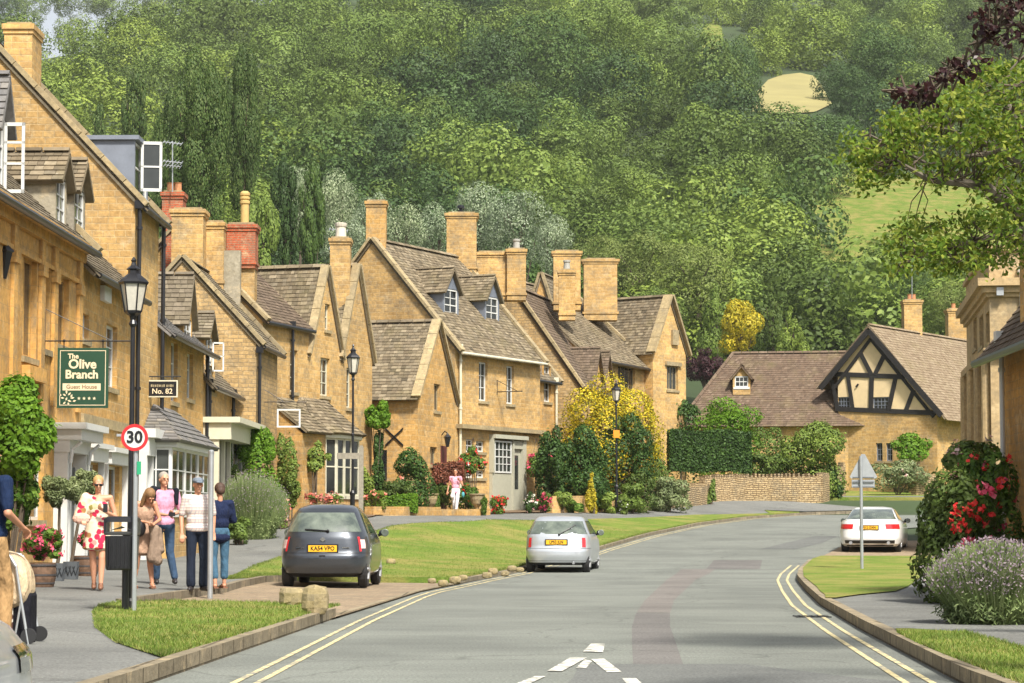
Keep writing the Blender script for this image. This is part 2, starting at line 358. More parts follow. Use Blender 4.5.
LM = {
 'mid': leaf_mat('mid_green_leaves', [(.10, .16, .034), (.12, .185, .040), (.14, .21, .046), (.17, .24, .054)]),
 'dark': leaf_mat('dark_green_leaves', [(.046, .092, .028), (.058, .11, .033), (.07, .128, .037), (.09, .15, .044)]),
 'light': leaf_mat('yellow_green_leaves', [(.13, .20, .044), (.15, .225, .05), (.175, .25, .056), (.205, .28, .065)]),
 'silver': leaf_mat('silver_leaves', [(.15, .21, .11), (.20, .26, .15), (.28, .34, .22), (.40, .46, .34)], .2, .25),
 'poplar': leaf_mat('poplar_leaves', [(.045, .085, .022), (.065, .115, .03), (.09, .145, .04), (.17, .22, .08)], .25, .2),
 'willow': leaf_mat('willow_leaves', [(.16, .21, .055), (.19, .24, .065), (.22, .27, .075), (.25, .30, .09)], .35, .2),
 'gold': leaf_mat('golden_leaves', [(.38, .30, .02), (.52, .42, .025), (.62, .50, .04), (.27, .26, .03)], .25, .1),
 'goldyew': leaf_mat('golden_yew_leaves', [(.14, .16, .018), (.45, .36, .02), (.60, .45, .02), (.68, .52, .03), (.36, .32, .02), (.10, .13, .015)], .25, .1),
 'purple': leaf_mat('purple_leaves', [(.03, .012, .016), (.05, .02, .026), (.075, .03, .035)], .15, .2),
 'copper': leaf_mat('copper_beech_leaves', [(.018, .007, .009), (.028, .010, .012), (.05, .017, .014)], .2, .2, .35),
 'bright': leaf_mat('bright_green_leaves', [(.09, .19, .015), (.13, .26, .02), (.19, .33, .035)], .35, .1),
 'bush': leaf_mat('bush_leaves', [(.045, .10, .016), (.075, .155, .022), (.11, .2, .03), (.17, .26, .045)], .25, .3, clump=1.5),
 'deep': leaf_mat('deep_green_leaves', [(.028, .065, .015), (.048, .10, .022), (.08, .15, .035)], .2, .3, clump=1.5),
 'oak': leaf_mat('oak_leaves', [(.07, .13, .014), (.11, .19, .02), (.18, .26, .03), (.3, .33, .05), (.1, .17, .02)], .4, .1),
 'olive': leaf_mat('olive_leaves', [(.15, .19, .08), (.21, .26, .12), (.28, .32, .17)], .2, .1),
 'lav': leaf_mat('lavender_stems', [(.13, .19, .07), (.19, .25, .1), (.25, .31, .14)], .2, .1),
 'lavf': leaf_mat('lavender_flowers', [(.26, .20, .25), (.33, .26, .31), (.40, .33, .36)], .2, .1),
 'pink': leaf_mat('pink_petals', [(.65, .05, .13), (.75, .10, .2), (.8, .2, .3)], .25, .0),
 'red': leaf_mat('red_petals', [(.6, .02, .02), (.7, .04, .04), (.75, .1, .08)], .25, .0),
 'palepink': leaf_mat('pale_pink_petals', [(.75, .35, .36), (.8, .5, .5), (.8, .68, .62)], .25, .0),
 'coral': leaf_mat('coral_petals', [(.75, .16, .12), (.8, .28, .22), (.8, .4, .35)], .25, .0),
 'whitef': leaf_mat('white_petals', [(.75, .72, .62), (.8, .8, .75)], .25, .0),
 'rust': leaf_mat('russet_leaves', [(.14, .045, .03), (.2, .07, .045), (.24, .1, .06)], .2, .1),
}
BARK = plain('bark', (.10, .075, .05), .95, var=.4)
def tagmesh(o, label, cat, group=None, kind=None): return props(o, label, cat, group, kind)
# ---------------------------------------------------------------- ground sheets
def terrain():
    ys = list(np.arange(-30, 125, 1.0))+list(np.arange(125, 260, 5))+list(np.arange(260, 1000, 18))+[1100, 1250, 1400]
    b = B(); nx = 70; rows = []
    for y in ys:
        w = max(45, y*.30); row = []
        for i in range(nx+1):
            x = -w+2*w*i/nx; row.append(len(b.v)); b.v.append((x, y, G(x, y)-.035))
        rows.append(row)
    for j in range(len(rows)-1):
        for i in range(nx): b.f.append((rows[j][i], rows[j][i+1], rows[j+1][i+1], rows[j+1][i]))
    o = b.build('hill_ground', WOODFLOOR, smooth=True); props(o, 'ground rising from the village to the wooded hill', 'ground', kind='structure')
terrain()
def strip(name, rows, off, mat, label, cat, kind='structure', nx=8, step=.5, skirt=0):
    """rows: sorted (Y, x0, x1)"""
    ys = set(r[0] for r in rows); y = rows[0][0]
    while y < rows[-1][0]: ys.add(round(y, 3)); y += step
    ys = sorted(ys); A0 = [(r[0], r[1]) for r in rows]; A1 = [(r[0], r[2]) for r in rows]
    b = B(); prev = None
    for y in ys:
        xa, xb = interp(A0, y), interp(A1, y)
        k = len(b.v)
        for i in range(nx+1):
            x = xa+(xb-xa)*i/nx; b.v.append((x, y, G(x, y)+off))
        if skirt:
            b.v.append((xa, y, G(xa, y)+off-skirt)); b.v.append((xb, y, G(xb, y)+off-skirt))
        if prev is not None:
            for i in range(nx): b.f.append((prev+i, prev+i+1, k+i+1, k+i))
            if skirt:
                b.f.append((prev+nx+1, prev, k, k+nx+1)); b.f.append((prev+nx, prev+nx+2, k+nx+2, k+nx))
        if prev is None: first = k
        prev = k
    if skirt:
        for k, sgn in ((first, 1), (prev, -1)):
            base = len(b.v)
            for i in range(nx+1): v = b.v[k+i]; b.v.append((v[0], v[1], v[2]-skirt))
            for i in range(nx):
                f = (k+i, base+i, base+i+1, k+i+1); b.f.append(f if sgn > 0 else f[::-1])
    o = b.build(name, mat, smooth=not skirt); return props(o, label, cat, kind=kind)
ysall = sorted(set([k[0] for k in LK]+[k[0] for k in RK]))
strip('road', [(y, interp(LK, y), interp(RK, y)) for y in ysall if y <= 103], 0.0, ROAD, 'grey asphalt road curving away to the right', 'road', nx=10)
def curve_strip(name, tab, y0, y1, o0, o1, off, mat, label, cat, skirt=.2, kind='structure'):
    """strip offset perpendicular from a curve table"""
    pts = []; y = y0
    while y <= y1:
        x = interp(tab, y); d = Vector((interp(tab, y+1.0)-interp(tab, y-1.0), 2.0)).normalized(); n = Vector((d.y, -d.x)); pts.append((Vector((x, y)), n)); y += .5
    b = B()
    for p, n in pts:
        for o in (o0, o1):
            q = p+n*o; b.v.append((q.x, q.y, G(p.x, p.y)+off))
        for o in (o0, o1):
            q = p+n*o; b.v.append((q.x, q.y, G(p.x, p.y)+off-skirt))
    for i in range(len(pts)-1):
        k = 4*i; b.f += [(k, k+1, k+5, k+4)]
        if skirt > .01: b.f += [(k+1, k+3, k+7, k+5), (k+2, k, k+4, k+6)]
    if skirt > .01:
        k = 4*(len(pts)-1); b.f += [(0, 2, 3, 1), (k, k+1, k+3, k+2)]
    o = b.build(name, mat)
    return props(o, label, cat, kind=kind)
# left side boundaries (world X as tables of Y), picked where they lie on the ground
def tabpx(pts, off=.13):
    t = [(p.y, p.x) for p in (gp(x, y, off) for x, y in pts)]; t.sort(); return t
PB = [(19.7, -2.85), (22, -3.6), (25, -4.3), (29, -5.0), (31, -5.25), (32.3, -5.2)]   # left edge of first verge
BAYL = [(30.6, -2.45), (31.5, -4.6), (33.0, -5.3), (37, -5.0), (40, -4.75), (43, -4.8), (46.0, -4.7), (47.6, -4.2), (48.6, -1.35)]
V2L = tabpx([(225, 577), (255, 566), (285, 556), (395, 525), (470, 522), (590, 519), (700, 514.5), (770, 513.3)])
print('V2L', [(round(a, 1), round(b, 2)) for a, b in V2L])
fx = lambda y: -8.75+.01286*(y-30)
GARD = [(-30, -9.2), (64, fx(64)-.3), (70, -7.3)]+[q for q in tabpx([(372, 517), (440, 514), (540, 513)]) if q[0] > 71]
print('GARD', [(round(a, 1), round(b, 2)) for a, b in GARD])
GARD += [(96, 3.0), (102, 5.6), (107, 9.0), (112, 20)]
GARD.sort()
def pr(y):
    if y < 31.5: return interp(LK, y)-.13
    if y < 46.5: return interp(BAYL, y)-.12 if y > 31.5 else interp(LK, y)
    if y < 47.6: return -4.9
    return interp(V2L, y)
V2L = [(43.9, -5.2)]+[q for q in V2L if q[0] > 47]
yy = [y for y in np.arange(-30, 112, .5)]
def prr(y):
    if y < 31.0: return interp(LK, y)-.13
    if y < 47.0: return min(interp(BAYL, max(y, 32.0))-.12, -4.5)
    return interp(V2L, y)
strip('left_pavement', [(float(y), interp(GARD, y)-(.6 if y < 60 else 0), min(prr(y)+.02, interp(LK, y)-.15) if y < 104 else interp(LK, y)-.3) for y in yy if y < 108], .12, PAVE, 'grey asphalt pavement along the left houses', 'pavement', nx=6)
V1 = [(y, x, interp(LK, y)-.13) for y, x in PB]
V1 = [(19.7, -2.86, -2.83)]+V1[1:]+[(33.2, -4.6, -3.6)]
o = strip('grass_verge', V1, .136, GRASS, 'small triangular grass verge beside the parking bay', 'verge', kind='structure')
strip('parking_bay', [(y, x-.02, interp(LK, y)+.02) for y, x in BAYL]+[(49.0, -1.2, -1.0)], .03, BAY, 'brown paved parking bay under the dark grey car', 'parking bay', nx=8)
V2 = [(46.6, -4.6, -4.55), (47.8, -4.85, -4.0), (48.7, -5.05, -1.25)]
V2 = [(44.2, -5.25, -5.2), (46.2, -5.3, -4.75), (47.6, -5.35, -4.25), (48.7, -5.4, -1.3)]+[(y, interp(V2L, y), interp(LK, y)-.13) for y in list(np.arange(50, 104, 1.0))]
strip('grass_verge', V2, .14, GRASS, 'long sloping grass verge between pavement and road', 'verge', nx=14, skirt=.16)
# kerbs
curve_strip('kerb', LK, 8, 31.0, -.13, 0.0, .135, KERB, 'worn stone kerb along the near left verge', 'kerb')
curve_strip('kerb', LK, 31.5, 48.5, -.1, 0.0, .04, KERB, 'low flush kerb across the parking bay mouth', 'kerb', .05)
curve_strip('kerb', LK, 49, 106, -.15, 0.0, .10, KERB, 'low stone kerb along the long left verge', 'kerb')
curve_strip('kerb', BAYL, 32.5, 47.5, -.12, 0.0, .15, KERB, 'curved pale kerb round the parking bay', 'kerb', .14)
curve_strip('kerb', RK, 12, 64, 0.0, .13, .13, KERB, 'stone kerb along the right side of the road', 'kerb')
# right side
RP = [(y, interp(RK, y)+.12, 12+max(0, y-60)*.3) for y in np.arange(-30, 64, 1.0)]
strip('right_pavement', RP, .12, PAVE, 'asphalt pavement between right kerb and cottage', 'pavement', nx=6)
strip('grass_verge', [(12, 3.4, 4.6), (18, 3.53, 4.62), (20, 3.6, 4.4), (22, 3.7, 4.45), (24.1, 3.85, 4.5), (24.9, 3.95, 4.1)], .14, GRASS, 'near grass verge at the bottom right corner', 'verge')
strip('grass_verge', [(35.4, 4.6, 4.75), (37, 4.8, 5.3), (39, 4.98, 6.2), (42, 5.3, 6.9), (50, 6.05, 8.5), (58, 7.0, 10.5), (64.5, 8.05, 12.5), (66.3, 8.5, 13.5)], .14, GRASS, 'grass verge in front of the white car', 'verge')
strip('parking_bay', [(66.2, 8.4, 14), (68, 8.7, 14), (72, 9.6, 14), (78, 11, 14)], .034, BAY, 'pale gravelled parking bay under the white car', 'parking bay')
strip('far_grass', [(99, 24.4, 60), (102, 20, 60), (106, 15.2, 60), (112, 20, 60), (126, 14, 60)][:0] or [(112.5, 8, 45), (140, 8, 45)], .09, GRASS, 'far lawn in front of the timbered house', 'lawn', nx=20, step=1, skirt=.2)
strip('side_path', [(113.5, 10, 40), (115, 10, 40)], .10, PAVE, 'side path crossing the far lawn', 'path', nx=20)
# lines
def yl(tab, y0, y1, o, label):
    curve_strip('yellow_line', tab, y0, y1, o-.027, o+.027, .006, YLINE, label, 'road marking', skirt=0)
LKn = [(y, x+(.5 if y < 16 else .5*max(0, (40-y)/24))) for y, x in [(float(t), interp(LK, t)) for t in np.arange(8, 107, 1.0)]]
yl(LKn, 10, 105, .18, 'outer yellow line along the left kerb'); yl(LKn, 10, 105, .36, 'inner yellow line along the left kerb')
RKn = [(y, x-.0) for y, x in [(float(t), interp(RK, t)) for t in np.arange(8, 90, 1.0)]]
yl(RKn, 10, 63, -.22, 'outer yellow line along the right kerb'); yl(RKn, 10, 63, -.42, 'inner yellow line along the right kerb')
def ground_quad(name, pts, off, mat, label, cat):
    b = B(); q = [gp(x, y, off) for x, y in pts]; b.poly([(p.x, p.y, G(p.x, p.y)+off) for p in q])
    if b.v: o = b.build(name, mat); return props(o, label, cat, kind='structure')
ground_quad('road_marking', [(583, 651.5), (591, 643.5), (605, 643.5), (603, 652)], .008, WLINE, 'short white centre dash at the tip of the chevron', 'road marking')
ground_quad('road_marking', [(547, 671), (570, 657.5), (587, 657.5), (562, 671)], .008, WLINE, 'left white stroke of the chevron on the road', 'road marking')
ground_quad('road_marking', [(607, 672), (591, 659), (604, 658.5), (622, 672)], .008, WLINE, 'right white stroke of the chevron on the road', 'road marking')
ground_quad('road_marking', [(512, 685), (535, 676), (546, 676), (526, 685)], .008, WLINE, 'lower left white stroke at the bottom of the road', 'road marking')
ground_quad('road_marking', [(628, 685), (622, 678), (636, 678), (644, 685)], .008, WLINE, 'lower right white stroke at the bottom of the road', 'road marking')
ground_quad('road_marking', [(576, 668), (585, 659), (592, 661), (586, 668)], .008, WLINE, 'worn white patch inside the chevron', 'road marking')
def patchpx(L, Rr): 
    a = tabpx(L, .004); b_ = tabpx(Rr, .004); ys = [p[0] for p in a]; return [(y, interp(a, y), interp(b_, y)) for y in ys]
strip('road_repair', patchpx([(631, 690), (633, 661), (632, 640), (632, 626), (636, 613)], [(692, 690), (682, 661), (675, 640), (670, 626), (670, 613)]), .003, PATCH, 'brown grey repair strip down the road', 'road repair', nx=2)
strip('road_repair', patchpx([(636.5, 612.6), (645, 600), (666, 580), (681, 569)], [(670.5, 612.6), (674, 600), (695, 580), (715, 569)]), .003, PATCHR, 'reddish repair strip down the road', 'road repair', nx=2)
strip('road_repair', patchpx([(560, 690), (573, 678), (580, 664)], [(1000, 690), (860, 678), (745, 664)]), .0045, PATCHD, 'wide dark repair across the near road', 'road repair', nx=4)
strip('road_repair', patchpx([(706, 569), (714, 560)], [(760, 569), (762, 560)]), .004, PATCH, 'brown repair patch in the middle of the bend', 'road repair', nx=2)
strip('road_repair', patchpx([(760, 549), (785, 543), (815, 536)], [(796, 549), (822, 543), (838, 536)]), .004, PATCHD, 'dark repair strip near the far bend', 'road repair', nx=2)
# gully grates and kerb gaps
def grate(px, py, label):
    p = gp(px, py, .0); b = B(); z = G(p.x, p.y)
    for i in range(6): b.box((p.x-.2+.08*i, p.y, z+.008), (.035, .4, .012))
    b.box((p.x, p.y-.2, z+.008), (.46, .03, .014)); b.box((p.x, p.y+.2, z+.008), (.46, .03, .014))
    props(b.build('gully_grate', BLACK), label, 'drain grate')
grate(812, 617, 'iron gully grate beside the right kerb')
# garden soil sheets
strip('garden_bed', [(64, -9.2, fx(64)+.2), (66, -9.3, -7.6), (70, -9.4, -7.2)]+[(y, x-6, x+.02) for y, x in GARD if 71 < y < 108], .16, SOIL, 'planted garden bed in front of the left houses', 'garden bed', nx=4)
# grass tufts along the near verges
def tufts(rows, n, name, label):
    P = []; y0, y1 = rows[0][0], rows[-1][0]; A0 = [(r[0], r[1]) for r in rows]; A1 = [(r[0], r[2]) for r in rows]
    b = []; 
    y = RNG.uniform(y0, y1, n); u = RNG.uniform(0, 1, n)
    V = np.empty((n, 3, 3))
    for i in range(n):
        xa, xb = interp(A0, y[i]), interp(A1, y[i]); e = u[i]
        if i % 4 == 0: e = RNG.choice([RNG.uniform(-.015, .02), RNG.uniform(.98, 1.015)])
        x = xa+(xb-xa)*e; z = G(x, y[i])+.13; a = RNG.uniform(0, 6.28); h = RNG.uniform(.02, .055); w = .006
        V[i, 0] = (x-w*math.cos(a), y[i]-w*math.sin(a), z); V[i, 1] = (x+w*math.cos(a), y[i]+w*math.sin(a), z); V[i, 2] = (x+RNG.normal(0, .02), y[i]+RNG.normal(0, .02), z+h)
    me = bpy.data.meshes.new(name); me.from_pydata(V.reshape(-1, 3).tolist(), [], [(3*i, 3*i+1, 3*i+2) for i in range(n)])
    o = link_mesh(name, me, LM['bright2']); props(o, label, 'grass', kind='stuff')
LM['bright2'] = leaf_mat('grass_blades', [(.095, .165, .025), (.13, .2, .035), (.17, .24, .045), (.2, .26, .05), (.34, .31, .12)], .3, 0)
tufts(V1, 16000, 'grass', 'short grass blades on the triangular verge')
tufts([(15, 3.4, 4.8), (20, 3.6, 4.4), (22, 3.7, 4.45), (24.1, 3.85, 4.5)], 10000, 'grass', 'short grass blades on the near right verge')
tufts([r for r in V2 if r[0] < 84], 34000, 'grass', 'short grass blades on the long left verge')
# weeds and pale stones along the long kerb
# ---------------------------------------------------------------- building kit
class WF:   # wall frame: O (x,y), d unit direction left->right seen from outside, n outward normal
    def __init__(s, O, d): s.O = Vector((O[0], O[1])); s.d = Vector((d[0], d[1])).normalized(); s.n = Vector((s.d.y, -s.d.x))
    def pt(s, u, z, w=0): p = s.O+s.d*u+s.n*w; return Vector((p.x, p.y, z))
    def hit(s, px, py, w=0):
        r = ray(px, py); n = Vector((s.n.x, s.n.y, 0)); o = s.O+s.n*w
        t = (n.x*o.x+n.y*o.y)/(n.x*r.x+n.y*r.y); p = Vector((0, 0, CAMZ))+r*t
        return (Vector((p.x, p.y))-s.O).dot(s.d), p.z
    def pbox(s, x0, y0, x1, y1, w=0):
        ym = (y0+y1)/2; xm = (x0+x1)/2
        return s.hit(x0, ym, w)[0], s.hit(x1, ym, w)[0], s.hit(xm, y1, w)[1], s.hit(xm, y0, w)[1]
def fbox(b, W, u0, u1, z0, z1, w0, w1):
    b.hexa([W.pt(u0, z0, w0), W.pt(u1, z0, w0), W.pt(u1, z1, w0), W.pt(u0, z1, w0)], [W.pt(u0, z0, w1), W.pt(u1, z0, w1), W.pt(u1, z1, w1), W.pt(u0, z1, w1)]); return b
def clip(poly, outline):
    out = poly; n = len(outline)
    for i in range(n):
        ax, ay = outline[i]; bx, by = outline[(i+1) % n]; inp = out; out = []
        f = lambda p: (bx-ax)*(p[1]-ay)-(by-ay)*(p[0]-ax)
        for j in range(len(inp)):
            p, q = inp[j], inp[(j+1) % len(inp)]; fp, fq = f(p), f(q)
            if fp >= -1e-9: out.append(p)
            if (fp > 1e-9 and fq < -1e-9) or (fp < -1e-9 and fq > 1e-9):
                t = fp/(fp-fq); out.append((p[0]+(q[0]-p[0])*t, p[1]+(q[1]-p[1])*t))
        if not out: return []
    return out
def wall(name, parent, W, outline, holes, mat, reveal=.16, label=None):
    """outline counter-clockwise convex (u,z)"""
    us = sorted(set([p[0] for p in outline]+[h[0] for h in holes]+[h[1] for h in holes])); zs = sorted(set([p[1] for p in outline]+[h[2] for h in holes]+[h[3] for h in holes]))
    b = B()
    for i in range(len(us)-1):
        for j in range(len(zs)-1):
            cu, cz = (us[i]+us[i+1])/2, (zs[j]+zs[j+1])/2
            if any(h[0] < cu < h[1] and h[2] < cz < h[3] for h in holes): continue
            c = clip([(us[i], zs[j]), (us[i+1], zs[j]), (us[i+1], zs[j+1]), (us[i], zs[j+1])], outline)
            if len(c) >= 3: b.poly([W.pt(u, z) for u, z in c])
    for h in holes:
        a0, a1, c0, c1 = h; r = -reveal
        b.quad(W.pt(a0, c0, r), W.pt(a1, c0, r), W.pt(a1, c0), W.pt(a0, c0)); b.quad(W.pt(a0, c1), W.pt(a1, c1), W.pt(a1, c1, r), W.pt(a0, c1, r))
        b.quad(W.pt(a0, c0), W.pt(a0, c1), W.pt(a0, c1, r), W.pt(a0, c0, r)); b.quad(W.pt(a1, c0, r), W.pt(a1, c1, r), W.pt(a1, c1), W.pt(a1, c0))
    o = b.build(name, mat, parent)
    if label: o['label'] = label
    return o
def window(parent, W, h, cols=2, rows=2, fmat=None, d=-.10, sill=True, flat=False, name='window', fr=.06, bar=.028, lintel=None, sash=True, label=None):
    u0, u1, z0, z1 = h; fmat = fmat or WHITE
    b = B(); t = .05
    fbox(b, W, u0, u1, z0, z0+fr, d-t, d); fbox(b, W, u0, u1, z1-fr, z1, d-t, d); fbox(b, W, u0, u0+fr, z0+fr, z1-fr, d-t, d); fbox(b, W, u1-fr, u1, z0+fr, z1-fr, d-t, d)
    for i in range(1, cols):
        u = u0+fr+(u1-u0-2*fr)*i/cols; fbox(b, W, u-bar/2, u+bar/2, z0+fr, z1-fr, d-.04, d-.008)
    for j in range(1, rows):
        z = z0+fr+(z1-z0-2*fr)*j/rows; k = bar*(1.5 if (sash and j*2 == rows) else 1); fbox(b, W, u0+fr, u1-fr, z-k/2, z+k/2, d-.043, d-.006)
    o = b.build(name, fmat, parent); p2 = parent if flat else o
    if label: o['label'] = label
    g = B(); g.quad(W.pt(u0+.01, z0+.01, d-.03), W.pt(u1-.01, z0+.01, d-.03), W.pt(u1-.01, z1-.01, d-.03), W.pt(u0+.01, z1-.01, d-.03)); g.build('pane', GLASS, p2)
    g = B(); g.quad(W.pt(u0, z0, -.155 if d > -.15 else d-.2), W.pt(u1, z0, -.155 if d > -.15 else d-.2), W.pt(u1, z1, -.155 if d > -.15 else d-.2), W.pt(u0, z1, -.155 if d > -.15 else d-.2))
    if sill: s = B(); fbox(s, W, u0-.07, u1+.07, z0-.11, z0-.004, -.12 if not flat else d-.1, .055 if not flat else d+.05); s.build('sill', COPING if fmat is not None and not flat else fmat, p2)
    if lintel: s = B(); fbox(s, W, u0-.12, u1+.12, z1+.003, z1+.2, -.1, .012); s.build('lintel', lintel, p2)
    return o
def slates(b, el, er, rr, rl, course=.2, w=.26, th=.022, jit=.35, seed=1):
    """roof plane from eave-left, eave-right, ridge-right, ridge-left: overlapping slates"""
    rr_ = random.Random(seed); el, er, rr, rl = map(Vector, (el, er, rr, rl))
    H = ((rl+rr)/2-(el+er)/2).length; n = max(2, int(round(H/course)))
    nrm = (er-el).cross(rl-el)
    if nrm.length < 1e-5: nrm = (er-el).cross(rr-el)
    nrm.normalize()
    for i in range(n):
        k = 1-.35*i/n
        t0 = i/n-.02; t1 = min(1, (i+1.25)/n)
        a0, b0 = el.lerp(rl, t0), er.lerp(rr, t0); a1, b1 = el.lerp(rl, t1), er.lerp(rr, t1); L = (b0-a0).length
        if L < .03: continue
        m = max(1, int(L/(w*k))); cut = [0]; 
        for j in range(1, m): cut.append((j+(rr_.random()-.5)*.55)/m)
        cut.append(1)
        for j in range(m):
            s0, s1 = cut[j]+.004/L, cut[j+1]-.004/L; dz = rr_.uniform(-.4, 1)*jit*th; dt = rr_.uniform(-.12, .12)/n
            p0, p1 = a0.lerp(b0, s0)+(a1-a0)*dt, a0.lerp(b0, s1)+(b1-b0)*dt; q0, q1 = a1.lerp(b1, s0), a1.lerp(b1, s1)
            tp = nrm*(th*1.9+dz); tq = nrm*(th*.55); 
            vs = [p0+nrm*th*.2, p1+nrm*th*.2, p0+tp, p1+tp, q0+tq, q1+tq]
            b.add(vs, [(0, 1, 3, 2), (2, 3, 5, 4), (0, 2, 4), (1, 5, 3)])
    # underlay
    o = nrm*-.01
    b.hexa([el+o, er+o, rr+o, rl+o], [el-nrm*.07, er-nrm*.07, rr-nrm*.07, rl-nrm*.07])
    return b
def ridge_tiles(b, a, c, r=.13):
    a, c = Vector(a), Vector(c); n = max(1, int((c-a).length/.45))
    for i in range(n):
        p, q = a.lerp(c, (i+.03)/n), a.lerp(c, (i+.97)/n); s = (q-p).normalized().cross(Vector((0, 0, 1))).normalized()*r; u = Vector((0, 0, r*.75))
        b.add([p-s-u*.3, p+u*.8, p+s-u*.3, q-s-u*.3, q+u*.8, q+s-u*.3], [(0, 1, 4, 3), (1, 2, 5, 4), (0, 2, 1), (3, 4, 5), (0, 3, 5, 2)])
    return b
def pxchim(parent, x0, x1, yt, yb, Y, depth=.7, mat=None, cap=True, pots=(), label=None, rz=0.0, capmat=None):
    """chimney stack standing at distance Y; x0..x1, yt..yb tell its width and height. pots: list of (offset -1..1, kind)"""
    a, c = at(x0, yt, Y), at(x1, yb, Y); cx = (a.x+at(x1, yt, Y).x)/2; wd = abs(at(x1, yt, Y).x-a.x); z1, z0 = a.z, c.z
    cy = Y+depth/2; b = B(); capm = .22 if cap else 0
    b.box((cx, cy, (z0+z1-capm)/2), (wd*.9, depth, z1-z0-capm), rz)
    if cap:
        b.box((cx, cy, z1-.17), (wd*.97, depth+.06, .1), rz); b.box((cx, cy, z1-.06), (wd*1.04, depth+.14, .12), rz)
        b.box((cx, cy, z0+(z1-z0)*.12), (wd*.98, depth+.08, .1), rz)
    o = b.build('chimney', mat or STONE2, parent)
    if label: o['label'] = label
    f = B(); f.box((cx, cy, z1+.03), (wd*.8, depth*.85, .07), rz); f.build('flaunching', capmat or COPING, o)
    for off, kind in pots:
        px_ = cx+off*wd*.33; p = B()
        if kind == 'tall':
            p.lathe([(.13, 0), (.13, .62), (.16, .66), (.16, .74), (.125, .76), (.16, .8), (.16, .86), (.125, .88), (.16, .92), (.16, .99), (.1, 1.05)], (px_, cy, z1+.05), 14); m = plain('buff_pot', (.52, .36, .13), .8)
        elif kind == 'white':
            p.lathe([(.19, 0), (.17, .35), (.2, .4), (.22, .5), (.17, .52), (.15, .5)], (px_, cy, z1+.05), 14); m = plain('pale_pot', (.6, .55, .45), .8)
        elif kind == 'cowl':
            p.lathe([(.13, 0), (.13, .1), (.05, .11), (.05, .2), (.15, .21), (.15, .3), (.08, .34)], (px_, cy, z1+.05), 12)
            for q in range(6): p.cyl((px_+.12*math.cos(q*1.05), cy+.12*math.sin(q*1.05), z1+.1), (px_+.12*math.cos(q*1.05), cy+.12*math.sin(q*1.05), z1+.27), .012, n=4)
            m = BLACK
        elif kind == 'grey':
            p.lathe([(.15, 0), (.13, .3), (.16, .33), (.16, .4), (.1, .42)], (px_, cy, z1+.05), 12); m = plain('grey_pot', (.34, .33, .29), .8)
        else:
            p.lathe([(.12, 0), (.11, .25), (.13, .3), (.09, .3)], (px_, cy, z1+.05), 12); m = plain('clay_pot', (.45, .2, .09), .8)
        p.build('chimney_pot', m, o, smooth=False)
    return o
def coping(b, a, c, w=.28, th=.1, n=None):
    """coping stones along a verge from a (eave) to c (apex); w measured along direction n (horizontal)"""
    a, c = Vector(a), Vector(c); L = (c-a).length; m = max(1, int(L/.7)); up = (c-a).normalized().cross(n).normalized()
    if up.z < 0: up = -up
    for i in range(m):
        p, q = a.lerp(c, (i+.012)/m), a.lerp(c, (i+.988)/m)
        b.hexa([p-n*w/2, q-n*w/2, q+n*w/2, p+n*w/2], [p-n*w/2+up*th, q-n*w/2+up*th, q+n*w/2+up*th, p+n*w/2+up*th])
    return b
def downpipe(parent, p, z1, z0, mat=None, r=.05):
    b = B(); b.cyl((p[0], p[1], z1), (p[0], p[1], z0), r, n=8)
    z = z1-.5
    while z > z0: b.cyl((p[0], p[1], z), (p[0], p[1], z+.07), r*1.45, n=8); z -= 1.8
    b.box((p[0], p[1], z1+.06), (.2, .2, .18)); return b.build('downpipe', mat or BLACK, parent)
HN = [0]
